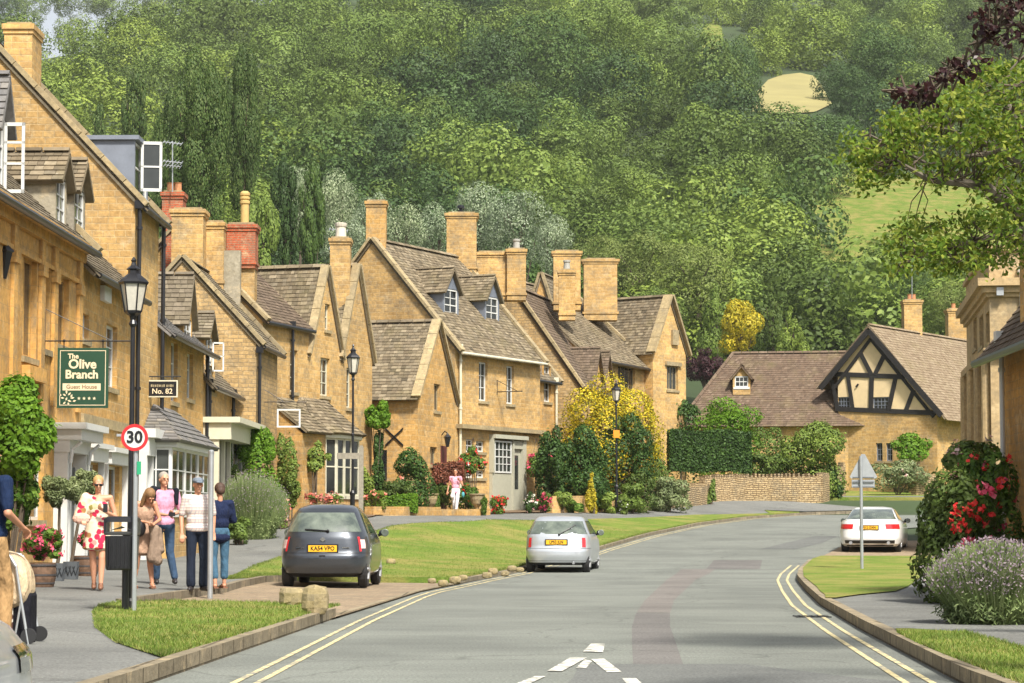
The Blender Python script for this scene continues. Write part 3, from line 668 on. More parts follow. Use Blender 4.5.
def house(label, O, d, L, D, ze, zr, zb=None, axis='along', stone=None, roof=None, holes={}, cope=('l', 'r'), over=.22, gutter=BLACK, cw=.28, ridge=True, course=.155, sw=.21, name='stone_house', group=None, skip=(), uneven=0, ro=0.06, cat='house', roofname='roof', cth=.11):
    """holes: {'f': [(u0,u1,z0,z1,cols,rows,mat)], 'l': ..., 'r': ...}"""
    HN[0] += 1; stone = stone or STONE; roof = roof or SLATES
    d = Vector((d[0], d[1])).normalized(); n = Vector((d.y, -d.x)); O = Vector((O[0], O[1]))
    mid = O+d*L/2-n*D/2; zb = G(mid.x, mid.y)-1.2 if zb is None else zb
    rt = root(name, label, cat, (mid.x, mid.y, max(zb, G(mid.x, mid.y))), group=group)
    rt_frames = {'f': WF(O, d), 'l': WF(O-n*D, n), 'r': WF(O+d*L, -n), 'b': WF(O+d*L-n*D, -d)}
    lens = {'f': L, 'l': D, 'r': D, 'b': L}
    for k, W in rt_frames.items():
        if k in skip: continue
        ln = lens[k]; gable = (k in 'lr') if axis == 'along' else (k in 'fb')
        out = [(0, zb), (ln, zb), (ln, ze), (ln/2, zr), (0, ze)] if gable else [(0, zb), (ln, zb), (ln, ze), (0, ze)]
        hs = [h for h in holes.get(k, [])]
        wall('wall', rt, W, out, [h[:4] for h in hs], stone)
        for h in hs:
            cols, rows = (h[4], h[5]) if len(h) > 5 else (2, 2); m = h[6] if len(h) > 6 else WHITE
            window(rt, W, h[:4], cols, rows, m)
    # inner dark box so that interiors do not show the sky
    def P(u, w, z): q = O+d*u-n*w; return Vector((q.x, q.y, z))
    s = (zr-ze)/(D/2 if axis == 'along' else L/2); rb = B()
    e = over
    if axis == 'along':
        g0 = -ro; g1 = L+ro
        slates(rb, P(g0, -e, ze-e*s), P(g1, -e, ze-e*s), P(g1, D/2, zr), P(g0, D/2, zr), course, sw, seed=HN[0])
        slates(rb, P(g1, D+e, ze-e*s), P(g0, D+e, ze-e*s), P(g0, D/2, zr), P(g1, D/2, zr), course*1.5, sw*1.5, seed=HN[0]+50)
        if ridge: ridge_tiles(rb, P(0, D/2, zr+.05), P(L, D/2, zr+.05))
        verges = [(k, u, [(P(u, -e-.04, ze-e*s+.03), P(u, D/2, zr+.05)), (P(u, D+e, ze-e*s+.03), P(u, D/2, zr+.05))]) for k, u in (('l', 0.0), ('r', L))]; vn = Vector((d.x, d.y, 0))
    else:
        g0 = -ro; g1 = D+ro
        slates(rb, P(-e, g1, ze-e*s), P(-e, g0, ze-e*s), P(L/2, g0, zr), P(L/2, g1, zr), course, sw, seed=HN[0])
        slates(rb, P(L+e, g0, ze-e*s), P(L+e, g1, ze-e*s), P(L/2, g1, zr), P(L/2, g0, zr), course, sw, seed=HN[0]+50)
        if ridge: ridge_tiles(rb, P(L/2, 0, zr+.05), P(L/2, D, zr+.05))
        verges = [(k, u, [(P(-e, u, ze-e*s+.03), P(L/2, u, zr+.05)), (P(L+e, u, ze-e*s+.03), P(L/2, u, zr+.05))]) for k, u in (('f', 0.0), ('b', D))]; vn = Vector((n.x, n.y, 0))
    ro_ = rb.build(roofname, roof, rt)
    for k, u, vs in verges:
        if k in cope:
            for a, c in vs: cb = B(); coping(cb, a, c, cw, cth, vn); cb.build('gable_coping', COPING, rt)
    if gutter:
        gb = B()
        if axis == 'along': gb.cyl(P(0, -e-.05, ze-e*s-.02), P(L, -e-.05, ze-e*s-.02), .065, n=8)
        else: gb.cyl(P(-e-.05, .1, ze-e*s-.02), P(-e-.05, D, ze-e*s-.02), .06, n=8)
        gb.build('gutter', gutter, rt)
    rt_frames['root'] = rt; rt_frames['P'] = P; return rt_frames
def dormer(rt, W, u0, u1, z0, ze, za, front=-.1, back=1.6, style='gable', cheek=None, roof=None, cols=2, rows=3, fmat=None, course=.15, label=None):
    b = B(); cheek = cheek or ROUGHCAST; w1 = -back
    P = W.pt; fw = .10
    # cheeks
    fbox(b, W, u0, u0+fw, z0-.4, ze, w1, front); fbox(b, W, u1-fw, u1, z0-.4, ze, w1, front); fbox(b, W, u0+fw, u1-fw, z0-.4, z0, w1, front-.002)
    um = (u0+u1)/2
    if style == 'gable':
        b.add([P(u0, ze, front-.003), P(u1, ze, front-.003), P(um, za-.02, front-.003), P(u0, ze, front-.12), P(u1, ze, front-.12), P(um, za-.02, front-.12)], [(0, 1, 2), (3, 5, 4), (0, 3, 4, 1)])
    o = b.build('dormer', cheek, rt)
    if label: o['label'] = label
    r = B()
    if style == 'gable':
        e = .14; s = (za-ze)/(um-u0)
        slates(r, P(u0-e, ze-e*s, w1), P(u0-e, ze-e*s, front+.16), P(um, za, front+.16), P(um, za, w1), course, .22, seed=int(u0*100) % 97)
        slates(r, P(u1+e, ze-e*s, front+.16), P(u1+e, ze-e*s, w1), P(um, za, w1), P(um, za, front+.16), course, .22, seed=int(u1*100) % 89)
        ridge_tiles(r, P(um, za+.04, w1), P(um, za+.04, front+.16), .09)
        r.build('dormer_roof', roof or SLATES, o)
    else:
        fbox(r, W, u0-.08, u1+.08, ze+.002, ze+.1, w1, front+.1); r.build('dormer_roof', LEAD, o)
    window(o, W, (u0+fw, u1-fw, z0+.0, ze-.02), cols, rows, fmat or WHITE, d=front-.02, flat=True, fr=.055)
    return o
def bracket(W, u, z, reach, label, cat='sign bracket', stay=.5):
    pass
# ---------------------------------------------------------------- village, left row
dL = (.01286, 1.0)
def bay(rt, W, u0, u1, zb, zs, zt, zr, proj, roof, pts=None, wm=None, plinth=None, cols=2, rows=3, course=.17, label=None, ov=.18):
    pts = pts or [(0, 0), (.22, 1), (.78, 1), (1, 0)]
    Q = [(u0+(u1-u0)*a, proj*b_) for a, b_ in pts]; b = B(); o = None
    fr = []
    for (ua, wa), (ub, wb) in zip(Q, Q[1:]):
        A, C = W.pt(ua, 0, wa), W.pt(ub, 0, wb); f = WF((A.x, A.y), (C.x-A.x, C.y-A.y)); fr.append((f, (C-A).length))
    for f, ln in fr:
        b.quad(f.pt(0, zb), f.pt(ln, zb), f.pt(ln, zs), f.pt(0, zs))
    b.poly([W.pt(u, zs, w) for u, w in Q])
    o = b.build('bay_window', plinth or STONE, rt)
    if label: o['label'] = label
    for f, ln in fr:
        k = max(1, int(round(ln/.62))); k = min(k, 3)
        for i in range(k): window(o, f, (ln*i/k+.02, ln*(i+1)/k-.02, zs+.02, zt), cols if ln/k > .5 else 1, rows, wm or WHITE, d=.0, flat=True, fr=.06, name='window_frame')
    c = B(); us = [W.pt(u+(.1 if i == len(Q)-1 else -.1 if i == 0 else 0), zt, w+(.1 if w > 0 else 0)) for i, (u, w) in enumerate(Q)]
    c.hexa([*[us[0], us[1]], us[-2], us[-1]], [p+Vector((0, 0, .14)) for p in (us[0], us[1], us[-2], us[-1])]) if len(us) == 4 else c.add(us+[p+Vector((0, 0, .14)) for p in us], [tuple(range(len(us)))]+[tuple(range(2*len(us)-1, len(us)-1, -1))]+[(i, i+1, i+1+len(us), i+len(us)) for i in range(len(us)-1)])
    c.build('cornice', wm or WHITE, o)
    r = B(); E = []
    for i, (u, w) in enumerate(Q):
        a = (u-(u0+u1)/2)*(ov/((u1-u0)/2)); E.append((u+a, w+(ov if w > 0 else 0)))
    t0 = .5-.28; 
    for i in range(len(E)-1):
        (ua, wa), (ub, wb) = E[i], E[i+1]; fa, fb_ = (ua-u0)/(u1-u0), (ub-u0)/(u1-u0)
        ra = u0+(u1-u0)*(.5+(fa-.5)*.45); rb_ = u0+(u1-u0)*(.5+(fb_-.5)*.45)
        slates(r, W.pt(ua, zt+.16, wa), W.pt(ub, zt+.16, wb), W.pt(rb_, zr, 0.0), W.pt(ra, zr, 0.0), course, .24, seed=i+int(zr*10))
    r.build('bay_roof', roof, o); return o
def fpx(W, px, py, w=0): return W.hit(px, py, w)
WA = WF((fx(33), 33), dL)
uA = fpx(WA, 82, 240)[0]; uB = fpx(WA, 134, 300)[0]; uC = fpx(WA, 158, 300)[0]; uD = fpx(WA, 204, 340)[0]; uDd = fpx(WA, 232, 380)[0]
print('uA', uA+33, uB+33, uC+33, uD+33, uDd+33)
hA = [WA.pbox(23, 258, 36.5, 358)+(2, 1, STONE3), WA.pbox(56, 276, 69, 346)+(2, 1, STONE3), WA.pbox(43.5, 270, 50, 350)+(1, 1, STONE3), WA.pbox(22, 425, 44, 520)+(2, 2, WHITE)]
A = house('ornate honey stone guest house front nearest the camera on the left', (fx(33), 33), dL, uA, 6.4, 6.85, 10.0, holes={'f': hA}, roof=SLATES_D, stone=STONE3, cope=('r',), over=.3)
# cornice, string course, pilasters of A
cb = B(); rt = A['root']
for z0, z1, w in ((6.55, 6.72, .2), (6.36, 6.54, .1), (5.92, 6.0, .06)): fbox(cb, WA, 6, uA+.02, z0, z1, .003, w)
cb.build('cornice', STONE3, rt)
for px in (12, 40, 53, 78):
    cb = B(); u = fpx(WA, px, 300)[0]; fbox(cb, WA, u-.16, u+.16, 3.4, 6.36, .004, .07); fbox(cb, WA, u-.2, u+.2, 5.7, 5.9, .005, .11); cb.build('pilaster', STONE3, rt)
for px in (30, 62): cb = B(); u = fpx(WA, px, 360)[0]; fbox(cb, WA, u-.7, u+.7, 3.75, 4.0, .005, .16); cb.build('balcony_sill', STONE3, rt)
for (x0, x1, y0, y1, ya, lab) in ((57, 65.5, 178, 226, 139, 'nearer stone slated dormer'), (75, 84, 189, 236, 149, 'farther stone slated dormer')):
    b0 = A['f'].pbox(x0, y0, x1, y1, -.05); dormer(rt, A['f'], b0[0]-.12, b0[1]+.12, b0[2], b0[3], at((x0+x1)/2, ya, A['f'].pt((b0[0]+b0[1])/2, 0).y).z-.25, -.05, 2.0, cols=2, rows=3, label=lab, roof=SLATES)
# slate gabled dormer with open sash, nearest
b0 = A['f'].pbox(-6, 118, 3, 190, -.05); dm = dormer(rt, A['f'], b0[0], b0[1]+.2, b0[2], b0[3], b0[3]+.75, -.05, 1.6, roof=BLUESLATE, cheek=WHITE, label='white dormer with its casement standing open')
ob = B(); Wo = WF(A['f'].pt(b0[1]+.1, 0, -.05).xy, (1, .02))
sa = B(); z0, z1 = b0[2], b0[3]
for (a, c, e, f) in ((0, .05, z0, z1), (.3, .35, z0, z1), (0, .35, z0, z0+.06), (0, .35, z1-.06, z1), (0, .35, z0+.4*(z1-z0), z0+.4*(z1-z0)+.04), (0, .35, z0+.7*(z1-z0), z0+.7*(z1-z0)+.04)): fbox(sa, Wo, a, c, e, f, 0, .04)
sa.build('open_casement', WHITE, dm)
Bh = [WA.pbox(80+2, 314, 89, 340), WA.pbox(106, 325, 117, 388)]
Bh = [tuple([h[0]-uA, h[1]-uA, h[2], h[3]])+(2, 3, WHITE) for h in Bh]
# ground floor windows of B
for (x0, y0, x1, y1) in ((84.5, 464, 97, 560), (104, 466, 119, 535)):
    h = WA.pbox(x0, y0, x1, y1); Bh.append((h[0]-uA, h[1]-uA, h[2], h[3], 2, 2, WHITE))
pB = WA.pt(uA+.01, 0)
Bb = house('lower honey stone house with a white doorcase and the stone slate roof', (pB.x, pB.y), dL, uB-uA-.02, 5.6, 6.45, 9.2, holes={'f': Bh}, roof=SLATES_D, stone=STONE, cope=(), over=.3)
rt = Bb['root']; W = Bb['f']
for (x0, x1, yy_, yb) in ((83, 100, 444, 462), (102, 124, 449, 465)):
    a = W.hit(x0, yy_)[0]; c = W.hit(x1, yy_)[0]; z = W.hit((x0+x1)/2, yb)[1]; zt_ = W.hit((x0+x1)/2, yy_)[1]
    b = B(); fbox(b, W, a-.05, c+.02, zt_-.1, zt_, .003, .3); fbox(b, W, a+.05, c-.08, z, zt_-.1, .003, .2); fbox(b, W, a+.03, a+.15, 1, z, .003, .12); fbox(b, W, c-.2, c-.1, 1, z, .003, .12); fbox(b, W, a+.03, c-.1, .9, 1.0, .003, .16); b.build('window_surround', WHITE, rt)
b = B(); fbox(b, W, .1, uB-uA-.1, 3.2, 3.4, .004, .07); b.build('string_course', COPING, rt)
h = W.pbox(100, 287, 107, 302); b = B(); fbox(b, W, h[0], h[1], h[2], h[3], .003, .1); b.build('alarm_box', WHITE, rt)
# doorcase on A/B boundary
a = WA.hit(54, 430)[0]; c = WA.hit(75, 430)[0]; b = B(); rtA = A['root']
zt_ = WA.hit(66, 425)[1]
fbox(b, WA, a-.1, c+.25, zt_-.12, zt_, .003, .62); fbox(b, WA, a-.02, c+.17, zt_-.32, zt_-.12, .003, .52); fbox(b, WA, a, c+.1, zt_-.55, zt_-.32, .003, .3)
for u in (a+.02, a+.32, c-.2, c+.0): fbox(b, WA, u, u+.13, .1, zt_-.55, .003, .26)
for u in (a+.1, c-.1): b.tube([WA.pt(u, zt_-.75, .3), WA.pt(u, zt_-.5, .33), WA.pt(u, zt_-.36, .5)], .035)
b.build('door_surround', WHITE, rtA)
b = B(); fbox(b, WA, a+.48, c-.22, .2, zt_-.8, .003, .05); b.build('front_door', plain('dark_door_paint', (.03, .035, .03), .4), rtA)
pC = WA.pt(uB, 0)
Ch = [WA.pbox(141, 330, 146, 372)]; Ch = []
C_ = house('tall three storey stone house with a steep coped gable and a lead dormer', (pC.x, pC.y), dL, uC-uB, 7.6, 8.5, 12.55, holes={}, roof=SLATES_D, stone=STONE2, cope=('l', 'r'), over=.2, cw=.22)
rt = C_['root']; W = C_['f']
b0 = W.pbox(137, 152, 151, 205, -.1)
dormer(rt, W, .45, 2.3, 8.75, 9.9, 10, -.1, 2.4, style='flat', cheek=LEAD, cols=2, rows=2, label='flat topped lead clad dormer')
Wo = WF(W.pt(1.0, 0, -.05).xy, (1, .15)); sa = B()
for (a, c, e, f) in ((0, .06, 8.8, 9.95), (.42, .48, 8.8, 9.95), (0, .48, 8.8, 8.87), (0, .48, 9.88, 9.95), (0, .48, 9.35, 9.39)): fbox(sa, Wo, a, c, e, f, 0, .04)
sa.build('open_casement', WHITE, rt)
g = B(); g.quad(Wo.pt(.06, 8.87, .02), Wo.pt(.42, 8.87, .02), Wo.pt(.42, 9.88, .02), Wo.pt(.06, 9.88, .02)); g.build('pane', GLASS, rt)
pxchim(rt, 3, 34, 24, 90, W.pt(0, 0).y+.4, 1.1, STONE2, label='broad stone chimney on the tall gable')
downpipe(rt, W.pt(.02, 0, .1), 8.3, .2); downpipe(rt, W.pt(uC-uB, 0, .12), 8.3, 2.9)
# shop front of C
b = B(); c0, c1 = .12, uC-uB+.1
fbox(b, W, c0, c1, 3.15, 3.35, .003, .5); fbox(b, W, c0+.05, c1-.05, 2.75, 3.15, .003, .35)
for u in (c0+.05, c0+.9, c1-1.0, c1-.2): fbox(b, W, u, u+.16, .2, 2.75, .003, .3)
fbox(b, W, c0+.1, c1-.1, .2, .8, .003, .2); b.build('shop_front', WHITE, rt)
g = B(); fbox(g, W, c0+.15, c1-.15, .8, 2.75, .003, .12); g.build('shop_window', GLASS, rt)
b = B()
for u in np.linspace(c0+.3, c1-.3, 5): fbox(b, W, u, u+.04, .8, 2.75, .123, .16)
for z in (1.4, 2.05): fbox(b, W, c0+.2, c1-.2, z, z+.04, .125, .157)
b.build('glazing_bars', WHITE, rt)
# D
pD = WA.pt(uC+.01, 0)
Dh = []
for q in ((160, 334, 164, 378), (171, 342, 177.5, 402), (187, 353, 193, 399)):
    h = WA.pbox(*q); Dh.append((h[0]-uC, h[1]-uC, h[2], h[3], 2, 3, WHITE))
D_ = house('honey stone shop with a blue slate roof edge and a white bay window', (pD.x, pD.y), dL, uD-uC, 6.2, 6.0, 8.6, holes={'f': Dh}, roof=BLUESLATE, stone=STONE, cope=(), over=.35)
rt = D_['root']; W = D_['f']; LD = uD-uC
for (x0, x1, y0, y1, ya, lab) in ((192, 196, 300, 322, 276, 'larger stone slated gablet'), (214, 217, 330, 345, 315, 'smaller stone slated gablet')):
    pass
du0, du1 = W.hit(188.5, 300)[0], W.hit(197, 300)[0]
dormer(rt, W, du0, du1, 5.95, W.hit(193, 319)[1], W.hit(193, 275)[1], -.12, 2.6, cheek=STONE, roof=SLATES_D, cols=2, rows=2, label='larger stone slated dormer')
downpipe(rt, W.pt(LD, 0, .1), 5.8, .5)
zb_ = G(-8.4, 62)
ub0 = W.hit(166, 500, .6)[0]; ub1 = W.hit(211, 500, .7)[0]
bay(rt, W, ub0, ub1, zb_-.3, zb_+.95, zb_+2.45, zb_+3.5, .7, BLUESLATE, pts=[(0, 0), (.03, 1), (.97, 1), (1, 0)], plinth=STONE2, cols=2, rows=3, label='long white bay window under blue slates')
# E2: small shop next to D
pE = WA.pt(uD+.01, 0)
h = WA.pbox(208, 366, 215, 392); Eh = [(h[0]-uD, h[1]-uD, h[2], h[3], 2, 2, WHITE)]
E_ = house('narrow stone shop with a white fascia under dark gutters', (pE.x, pE.y), dL, uDd-uD, 5.5, 5.2, 8.0, holes={'f': Eh}, roof=SLATES_D, stone=STONE2, cope=(), over=.3)
rt = E_['root']; W = E_['f']; le = uDd-uD
dormer(rt, W, max(.3, W.hit(209.5, 320)[0]), W.hit(217.5, 320)[0], 5.15, W.hit(214, 337)[1], W.hit(214, 314)[1], -.12, 2.4, cheek=STONE, roof=SLATES_D, cols=2, rows=2, label='smaller stone slated dormer')
downpipe(rt, W.pt(.5, 0, .1), 5.0, 3.6); downpipe(rt, W.pt(le-.4, 0, .1), 5.0, 3.6)
b = B(); fbox(b, W, -.1, le, 3.95, 4.1, .003, 1.0); fbox(b, W, 0, le-.05, 3.5, 3.95, .003, .75)
for u in (.05, 1.2, 2.4, le-.3): fbox(b, W, u, u+.16, .5, 3.5, .003, .42)
b.build('shop_front', CREAM, rt); g = B(); fbox(g, W, .2, le-.1, 1.3, 3.5, .003, .33); g.build('shop_window', GLASS, rt)
b = B(); fbox(b, W, .1, le-.1, .3, 1.3, .003, .4)
for u in np.linspace(.5, le-.5, 6): fbox(b, W, u, u+.04, 1.3, 3.5, .333, .37)
b.build('glazing_bars', WHITE, rt)
ca = B(); Wo = WF(W.pt(.9, 0, .0).xy, (1, .25)); zc = W.hit(215, 360)[1]
for (a, c, e, f) in ((0, .04, zc-.4, zc+.4), (.28, .32, zc-.4, zc+.4), (0, .32, zc-.4, zc-.36), (0, .32, zc+.36, zc+.4), (0, .32, zc+.0, zc+.03)): fbox(ca, Wo, a+.1, c+.1, e, f, 0, .04)
ca.build('open_casement', WHITE, rt)
# G: gable house facing the camera beyond D (projects into the pavement)
YG = WA.pt(uDd, 0).y+.15; pr_ = at(256, 400, YG); 
xr = pr_.x; apx = at(182, 258, YG); wG = 2*(xr-apx.x)
zeG = at(262, 345, YG).z
print('gable E', YG, xr, apx, wG, zeG)
Gh = []
Gx = house('honey stone house turning a broad plain gable towards the camera', (xr, YG), (.05, 1), 4.2, wG, zeG+.15, apx.z, holes={'f': [(.6, 1.0, 4.2, 5.6, 1, 2, CREAM)]}, roof=SLATES_D, stone=RUBBLE, cope=('l', 'r'), over=.18, cw=.25)
rt = Gx['root']; downpipe(rt, Gx['f'].pt(.02, 0, .1), zeG-.2, .6)
pxchim(rt, 170, 205, 209, 290, YG+3.2, 1.0, STONE2, label='broad stone chimney left of the pair')
pxchim(rt, 201, 225, 222, 290, YG+4.0, .9, STONE2, label='plain stone chimney right of the pair')
pxchim(rt, 161, 184, 192, 280, YG+5.2, .8, BRICK, pots=((-.5, 'clay'), (.5, 'clay')), label='red brick chimney behind')
# F: long facade turning towards the bend
P0 = at(262, 400, YG+4.3); P1 = at(372, 400, 84.0); dF = (P1.x-P0.x, P1.y-P0.y)
WFF = WF((P0.x, P0.y), dF); LF = Vector(dF).length; uu = lambda px: WFF.hit(px, 400)[0]
f1 = uu(309); f2 = uu(341)
def fh(q, o, *r): h = WFF.pbox(*q); return (h[0]-o, h[1]-o, h[2], h[3])+r
zF = WFF.hit(285, 322)[1]
rdF = Vector(dF).normalized()
print('F', P0, P1, LF, f1, f2, zF)
F1 = house('stone house with a brown tiled roof and a rounded bay window', (P0.x, P0.y), dF, f1-.01, 6.0, zF, zF+2.9, holes={'f': [fh((290, 350, 297.5, 392), 0, 1, 3, CREAM)]}, roof=TILES_D, stone=STONE2, cope=('l',), over=.15, course=.16, sw=.2)
rt = F1['root']; W = F1['f']
downpipe(rt, W.pt(2.2, 0, .1), zF-.1, 2.2)
pxchim(rt, 225, 257, 224, 268, YG+4.6, .9, BRICK, pots=((0.2, 'tall'),), label='large red brick chimney with a tall buff pot')
b = B(); q0, q1 = at(227, 266, YG+4.7), at(254, 330, YG+4.7); b.box(((q0.x+q1.x)/2, YG+5.1, (q0.z+q1.z)/2-.4), (q1.x-q0.x, .8, q0.z-q1.z+1.0)); b.build('chimney_base', STONE2, rt)
b = B(); q0, q1 = at(224, 254, YG+4.2), at(240, 312, YG+4.2); b.box(((q0.x+q1.x)/2, YG+4.3, (q0.z+q1.z)/2-.3), (q1.x-q0.x, .35, q0.z-q1.z+.8)); b.build('chimney_buttress', ROUGHCAST, rt)
def pF(u): q = WFF.pt(u, 0); return (q.x, q.y)
z2 = WFF.hit(310, 350)[1]; za2 = WFF.hit(327, 268)[1]
F2 = house('narrow stone house with a steep street gable and one chimney', pF(f1), dF, f2-f1-.02, 6.0, z2, za2, axis='across', holes={'f': [fh((320.5, 358, 329.5, 396), f1, 2, 3, CREAM), fh((325, 304, 330, 330), f1, 1, 2, CREAM)]}, roof=SLATES, stone=STONE2, cope=('f',), over=.1)
rt = F2['root']; pxchim(rt, 329, 351, 238, 330, WFF.pt(f2, 0).y+.8, .8, STONE2, pots=((0, 'white'),), label='stone chimney with a pale pot')
F3 = house('narrow stone house with a steep street gable next to the climbing shrub', pF(f2), dF, LF-f2, 6.0, z2+.1, za2+.35, axis='across', holes={'f': [fh((346.5, 368, 352, 408), f2, 2, 3, CREAM), fh((345, 448, 352, 478), f2, 2, 2, CREAM)]}, roof=SLATES, stone=STONE2, cope=('f',), over=.1)
zg = G(P0.x, P0.y+4)
u0, u1 = uu(300), uu(343)
zs = WFF.hit(320, 492)[1]; zt_ = WFF.hit(320, 440)[1]; zr_ = WFF.hit(300, 397)[1]
zs = zg+.75
print('bay', zg, zs, zt_, zr_)
bay(F1['root'], W, u0-1.3, u1-.1, zg-.4, zs, zt_, zr_, 1.25, SLATES, pts=[(0, 0), (.1, .62), (.3, .98), (.7, .98), (.9, .62), (1, 0)], wm=CREAM, plinth=STONE, cols=1, rows=2, label='rounded bay window under stone slates')
# second small stone slate lean-to left of the bay
b = B(); p = WFF; slates(b, p.pt(.1, zt_+.1, 1.5), p.pt(2.2, zt_+.1, 1.5), p.pt(2.2, zr_-.1, .02), p.pt(.1, zr_-.1, .02), .17, .24); b.build('porch_roof', SLATES, F1['root'])
b = B(); fbox(b, p, .15, 2.1, zg-.3, zt_+.05, .003, 1.3); b.poly([p.pt(.16, zt_+.05, 1.3), p.pt(.16, zr_-.1, .01), p.pt(.16, zt_+.05, .01)]); b.poly([p.pt(2.09, zt_+.05, 1.3), p.pt(2.09, zt_+.05, .01), p.pt(2.09, zr_-.1, .01)]); b.build('porch_wall', STONE, F1['root'])
# W: wing with gable to the street
c0 = at(418, 400, 85.0); c1 = at(455, 400, 89.6); dW = Vector((c1.x-c0.x, c1.y-c0.y)); LW = dW.length; WW = WF((c0.x, c0.y), dW)
zeW = at(418, 392, 85).z; zaW = WW.hit(437, 322)[1]
hW = [WW.pbox(434, 384, 440, 411)+(2, 1, COPING), WW.pbox(430, 447, 437, 465)+(2, 1, COPING)]
Wg = house('small stone wing with a slated roof slope and a cross shaped wall tie', (c0.x, c0.y), dW, LW, 6.0, zeW, zaW, axis='across', holes={'f': hW}, roof=SLATES, stone=STONE, cope=('f',), over=.22, cw=.34, gutter=None)
rt = Wg['root']; Wl = Wg['l']
h = WW.pbox(440.5, 446, 446, 500); b = B(); fbox(b, WW, h[0], h[1], G(-2.5, 87)-.1, h[3], .003, .03); b.build('front_door', plain('maroon_door_paint', (.10, .02, .02), .5), rt)
l0 = Wl.pbox(379, 450, 387, 480); b = B(); fbox(b, Wl, l0[0], l0[1], l0[2], l0[3], .004, .02); b.build('window', GLASS, rt)
cx, cz = Wl.hit(394.5, 437); b = B()
for s in (-1, 1):
    q = [(-.33, -.3*s-.035), (.33, .3*s-.035), (.33, .3*s+.035), (-.33, -.3*s+.035)]; b.hexa([Wl.pt(cx+a, cz+e, .01+.012*(s > 0)) for a, e in q], [Wl.pt(cx+a, cz+e, .05+.012*(s > 0)) for a, e in q])
b.build('cross_shaped_wall_tie', BLACK, rt)
# H: dormer house
hd = at(540, 400, 96.0); dH = Vector((hd.x-c1.x, hd.y-c1.y)); LH = dH.length; WH = WF((c1.x, c1.y), dH); nH = Vector((WH.n.x, WH.n.y))
zeH = WH.hit(455, 345)[1]
# depth so that the left apex falls at px 371
def apexdepth(O, n, px):
    best = None
    for k in range(10, 80):
        t = k*.1; q = Vector((O[0], O[1]))-n*t; e = abs(proj((q.x, q.y, 8))[0]-px)
        if best is None or e < best[0]: best = (e, t, q)
    return best
e, t, q = apexdepth((c1.x, c1.y), nH, 371); zaH = at(371, 240, q.y).z
print('H', LH, t, zeH, zaH)
hH = [WH.pbox(479, 362, 487.5, 401)+(2, 3, WHITE), WH.pbox(506.5, 366, 514, 404)+(2, 3, WHITE), WH.pbox(466, 439, 474, 452)+(2, 2, WHITE), WH.pbox(476, 441, 485, 452)+(2, 2, WHITE), WH.pbox(466, 470, 474, 478)+(2, 2, WHITE), WH.pbox(476, 470, 485, 478)+(2, 2, WHITE)]
H = house('large honey stone house with two lead sided dormers on its slated roof', (c1.x, c1.y), dH, LH, 2*t, zeH, zaH, holes={'f': hH}, roof=SLATES, stone=STONE2, cope=('l', 'r'), over=.25, gutter=CREAM, cw=.3)
rt = H['root']
for i, (x0, y0, x1, y1, ya) in enumerate(((446, 289, 456, 321, 268), (487, 297, 497, 328, 276))):
    # solve position on roof: front plane set back w
    w = -1.15; h = H['f'].pbox(x0, y0, x1, y1, w); um = (h[0]+h[1])/2; yd = H['f'].pt(um, 0, w).y
    dormer(rt, H['f'], um-.62, um+.62, h[2], h[3], at((x0+x1)/2, ya, yd).z, w, 3.6, cheek=LEAD, roof=SLATES, cols=2, rows=4, label=('left lead sided dormer', 'right lead sided dormer')[i])
ym = 89
pxchim(rt, 365, 387, 201, 262, q.y+.3, .8, STONE, label='plain stone chimney on the left gable')
qr = Vector((hd.x, hd.y))-nH*t
pxchim(rt, 445, 478, 213, 275, qr.y-.4, 1.0, STONE2, pots=((-.1, 'cowl'),), label='stone chimney with a black cowl on the right gable')
pxchim(rt, 475, 512, 252, 300, qr.y+1.2, .9, STONE2, label='wide low stone chimney'); pxchim(rt, 506, 527, 249, 300, qr.y+1.0, .9, STONE2, pots=((0, 'grey'),), label='stone chimney at the right of the wide one')
downpipe(rt, H['f'].pt(.25, 0, .1), zeH-.1, 2.0, CREAM)
zl0 = WH.hit(500, 431)[1]
b = B(); fbox(b, WH, .1, LH, zl0-.02, zl0+.14, .003, .28); b.build('drip_course', COPING, rt)
s0 = WH.pbox(489, 440, 540, 509); b = B(); zb_ = G(0, 93)-.2
sf = [WH.pbox(491, 441, 508, 473), WH.pbox(510, 449, 519, 512)]
b = B(); a, c = s0[0], WH.hit(522, 450)[0]
fbox(b, WH, a, c, s0[3]-.0, s0[3]+.15, .003, .3); fbox(b, WH, a+.02, sf[1][0], zb_, sf[0][2], .004, .14); fbox(b, WH, a, a+.1, sf[0][2], s0[3], .003, .2); fbox(b, WH, sf[1][0]-.1, sf[1][0], zb_, s0[3], .003, .2); fbox(b, WH, sf[1][1], c, zb_, s0[3], .003, .2); fbox(b, WH, sf[1][0], sf[1][1], sf[1][3], s0[3], .004, .16)
b.build('shop_front', GREYP, rt)
window(rt, WH, (sf[0][0], sf[0][1]-.02, sf[0][2], sf[0][3]), 4, 4, WHITE, d=.17, sill=False, name='shop_window')
b = B(); z0, z1 = zb_+.2, sf[1][3]; u0, u1 = sf[1][0], sf[1][1]
fbox(b, WH, u0+.01, u1-.01, z0, z1, .01, .06); do = b.build('front_door', GREYP, rt)
g = B(); fbox(g, WH, u0+.2, u1-.2, z0+1.0, z1-.25, .062, .07); g.build('pane', GLASS, do)
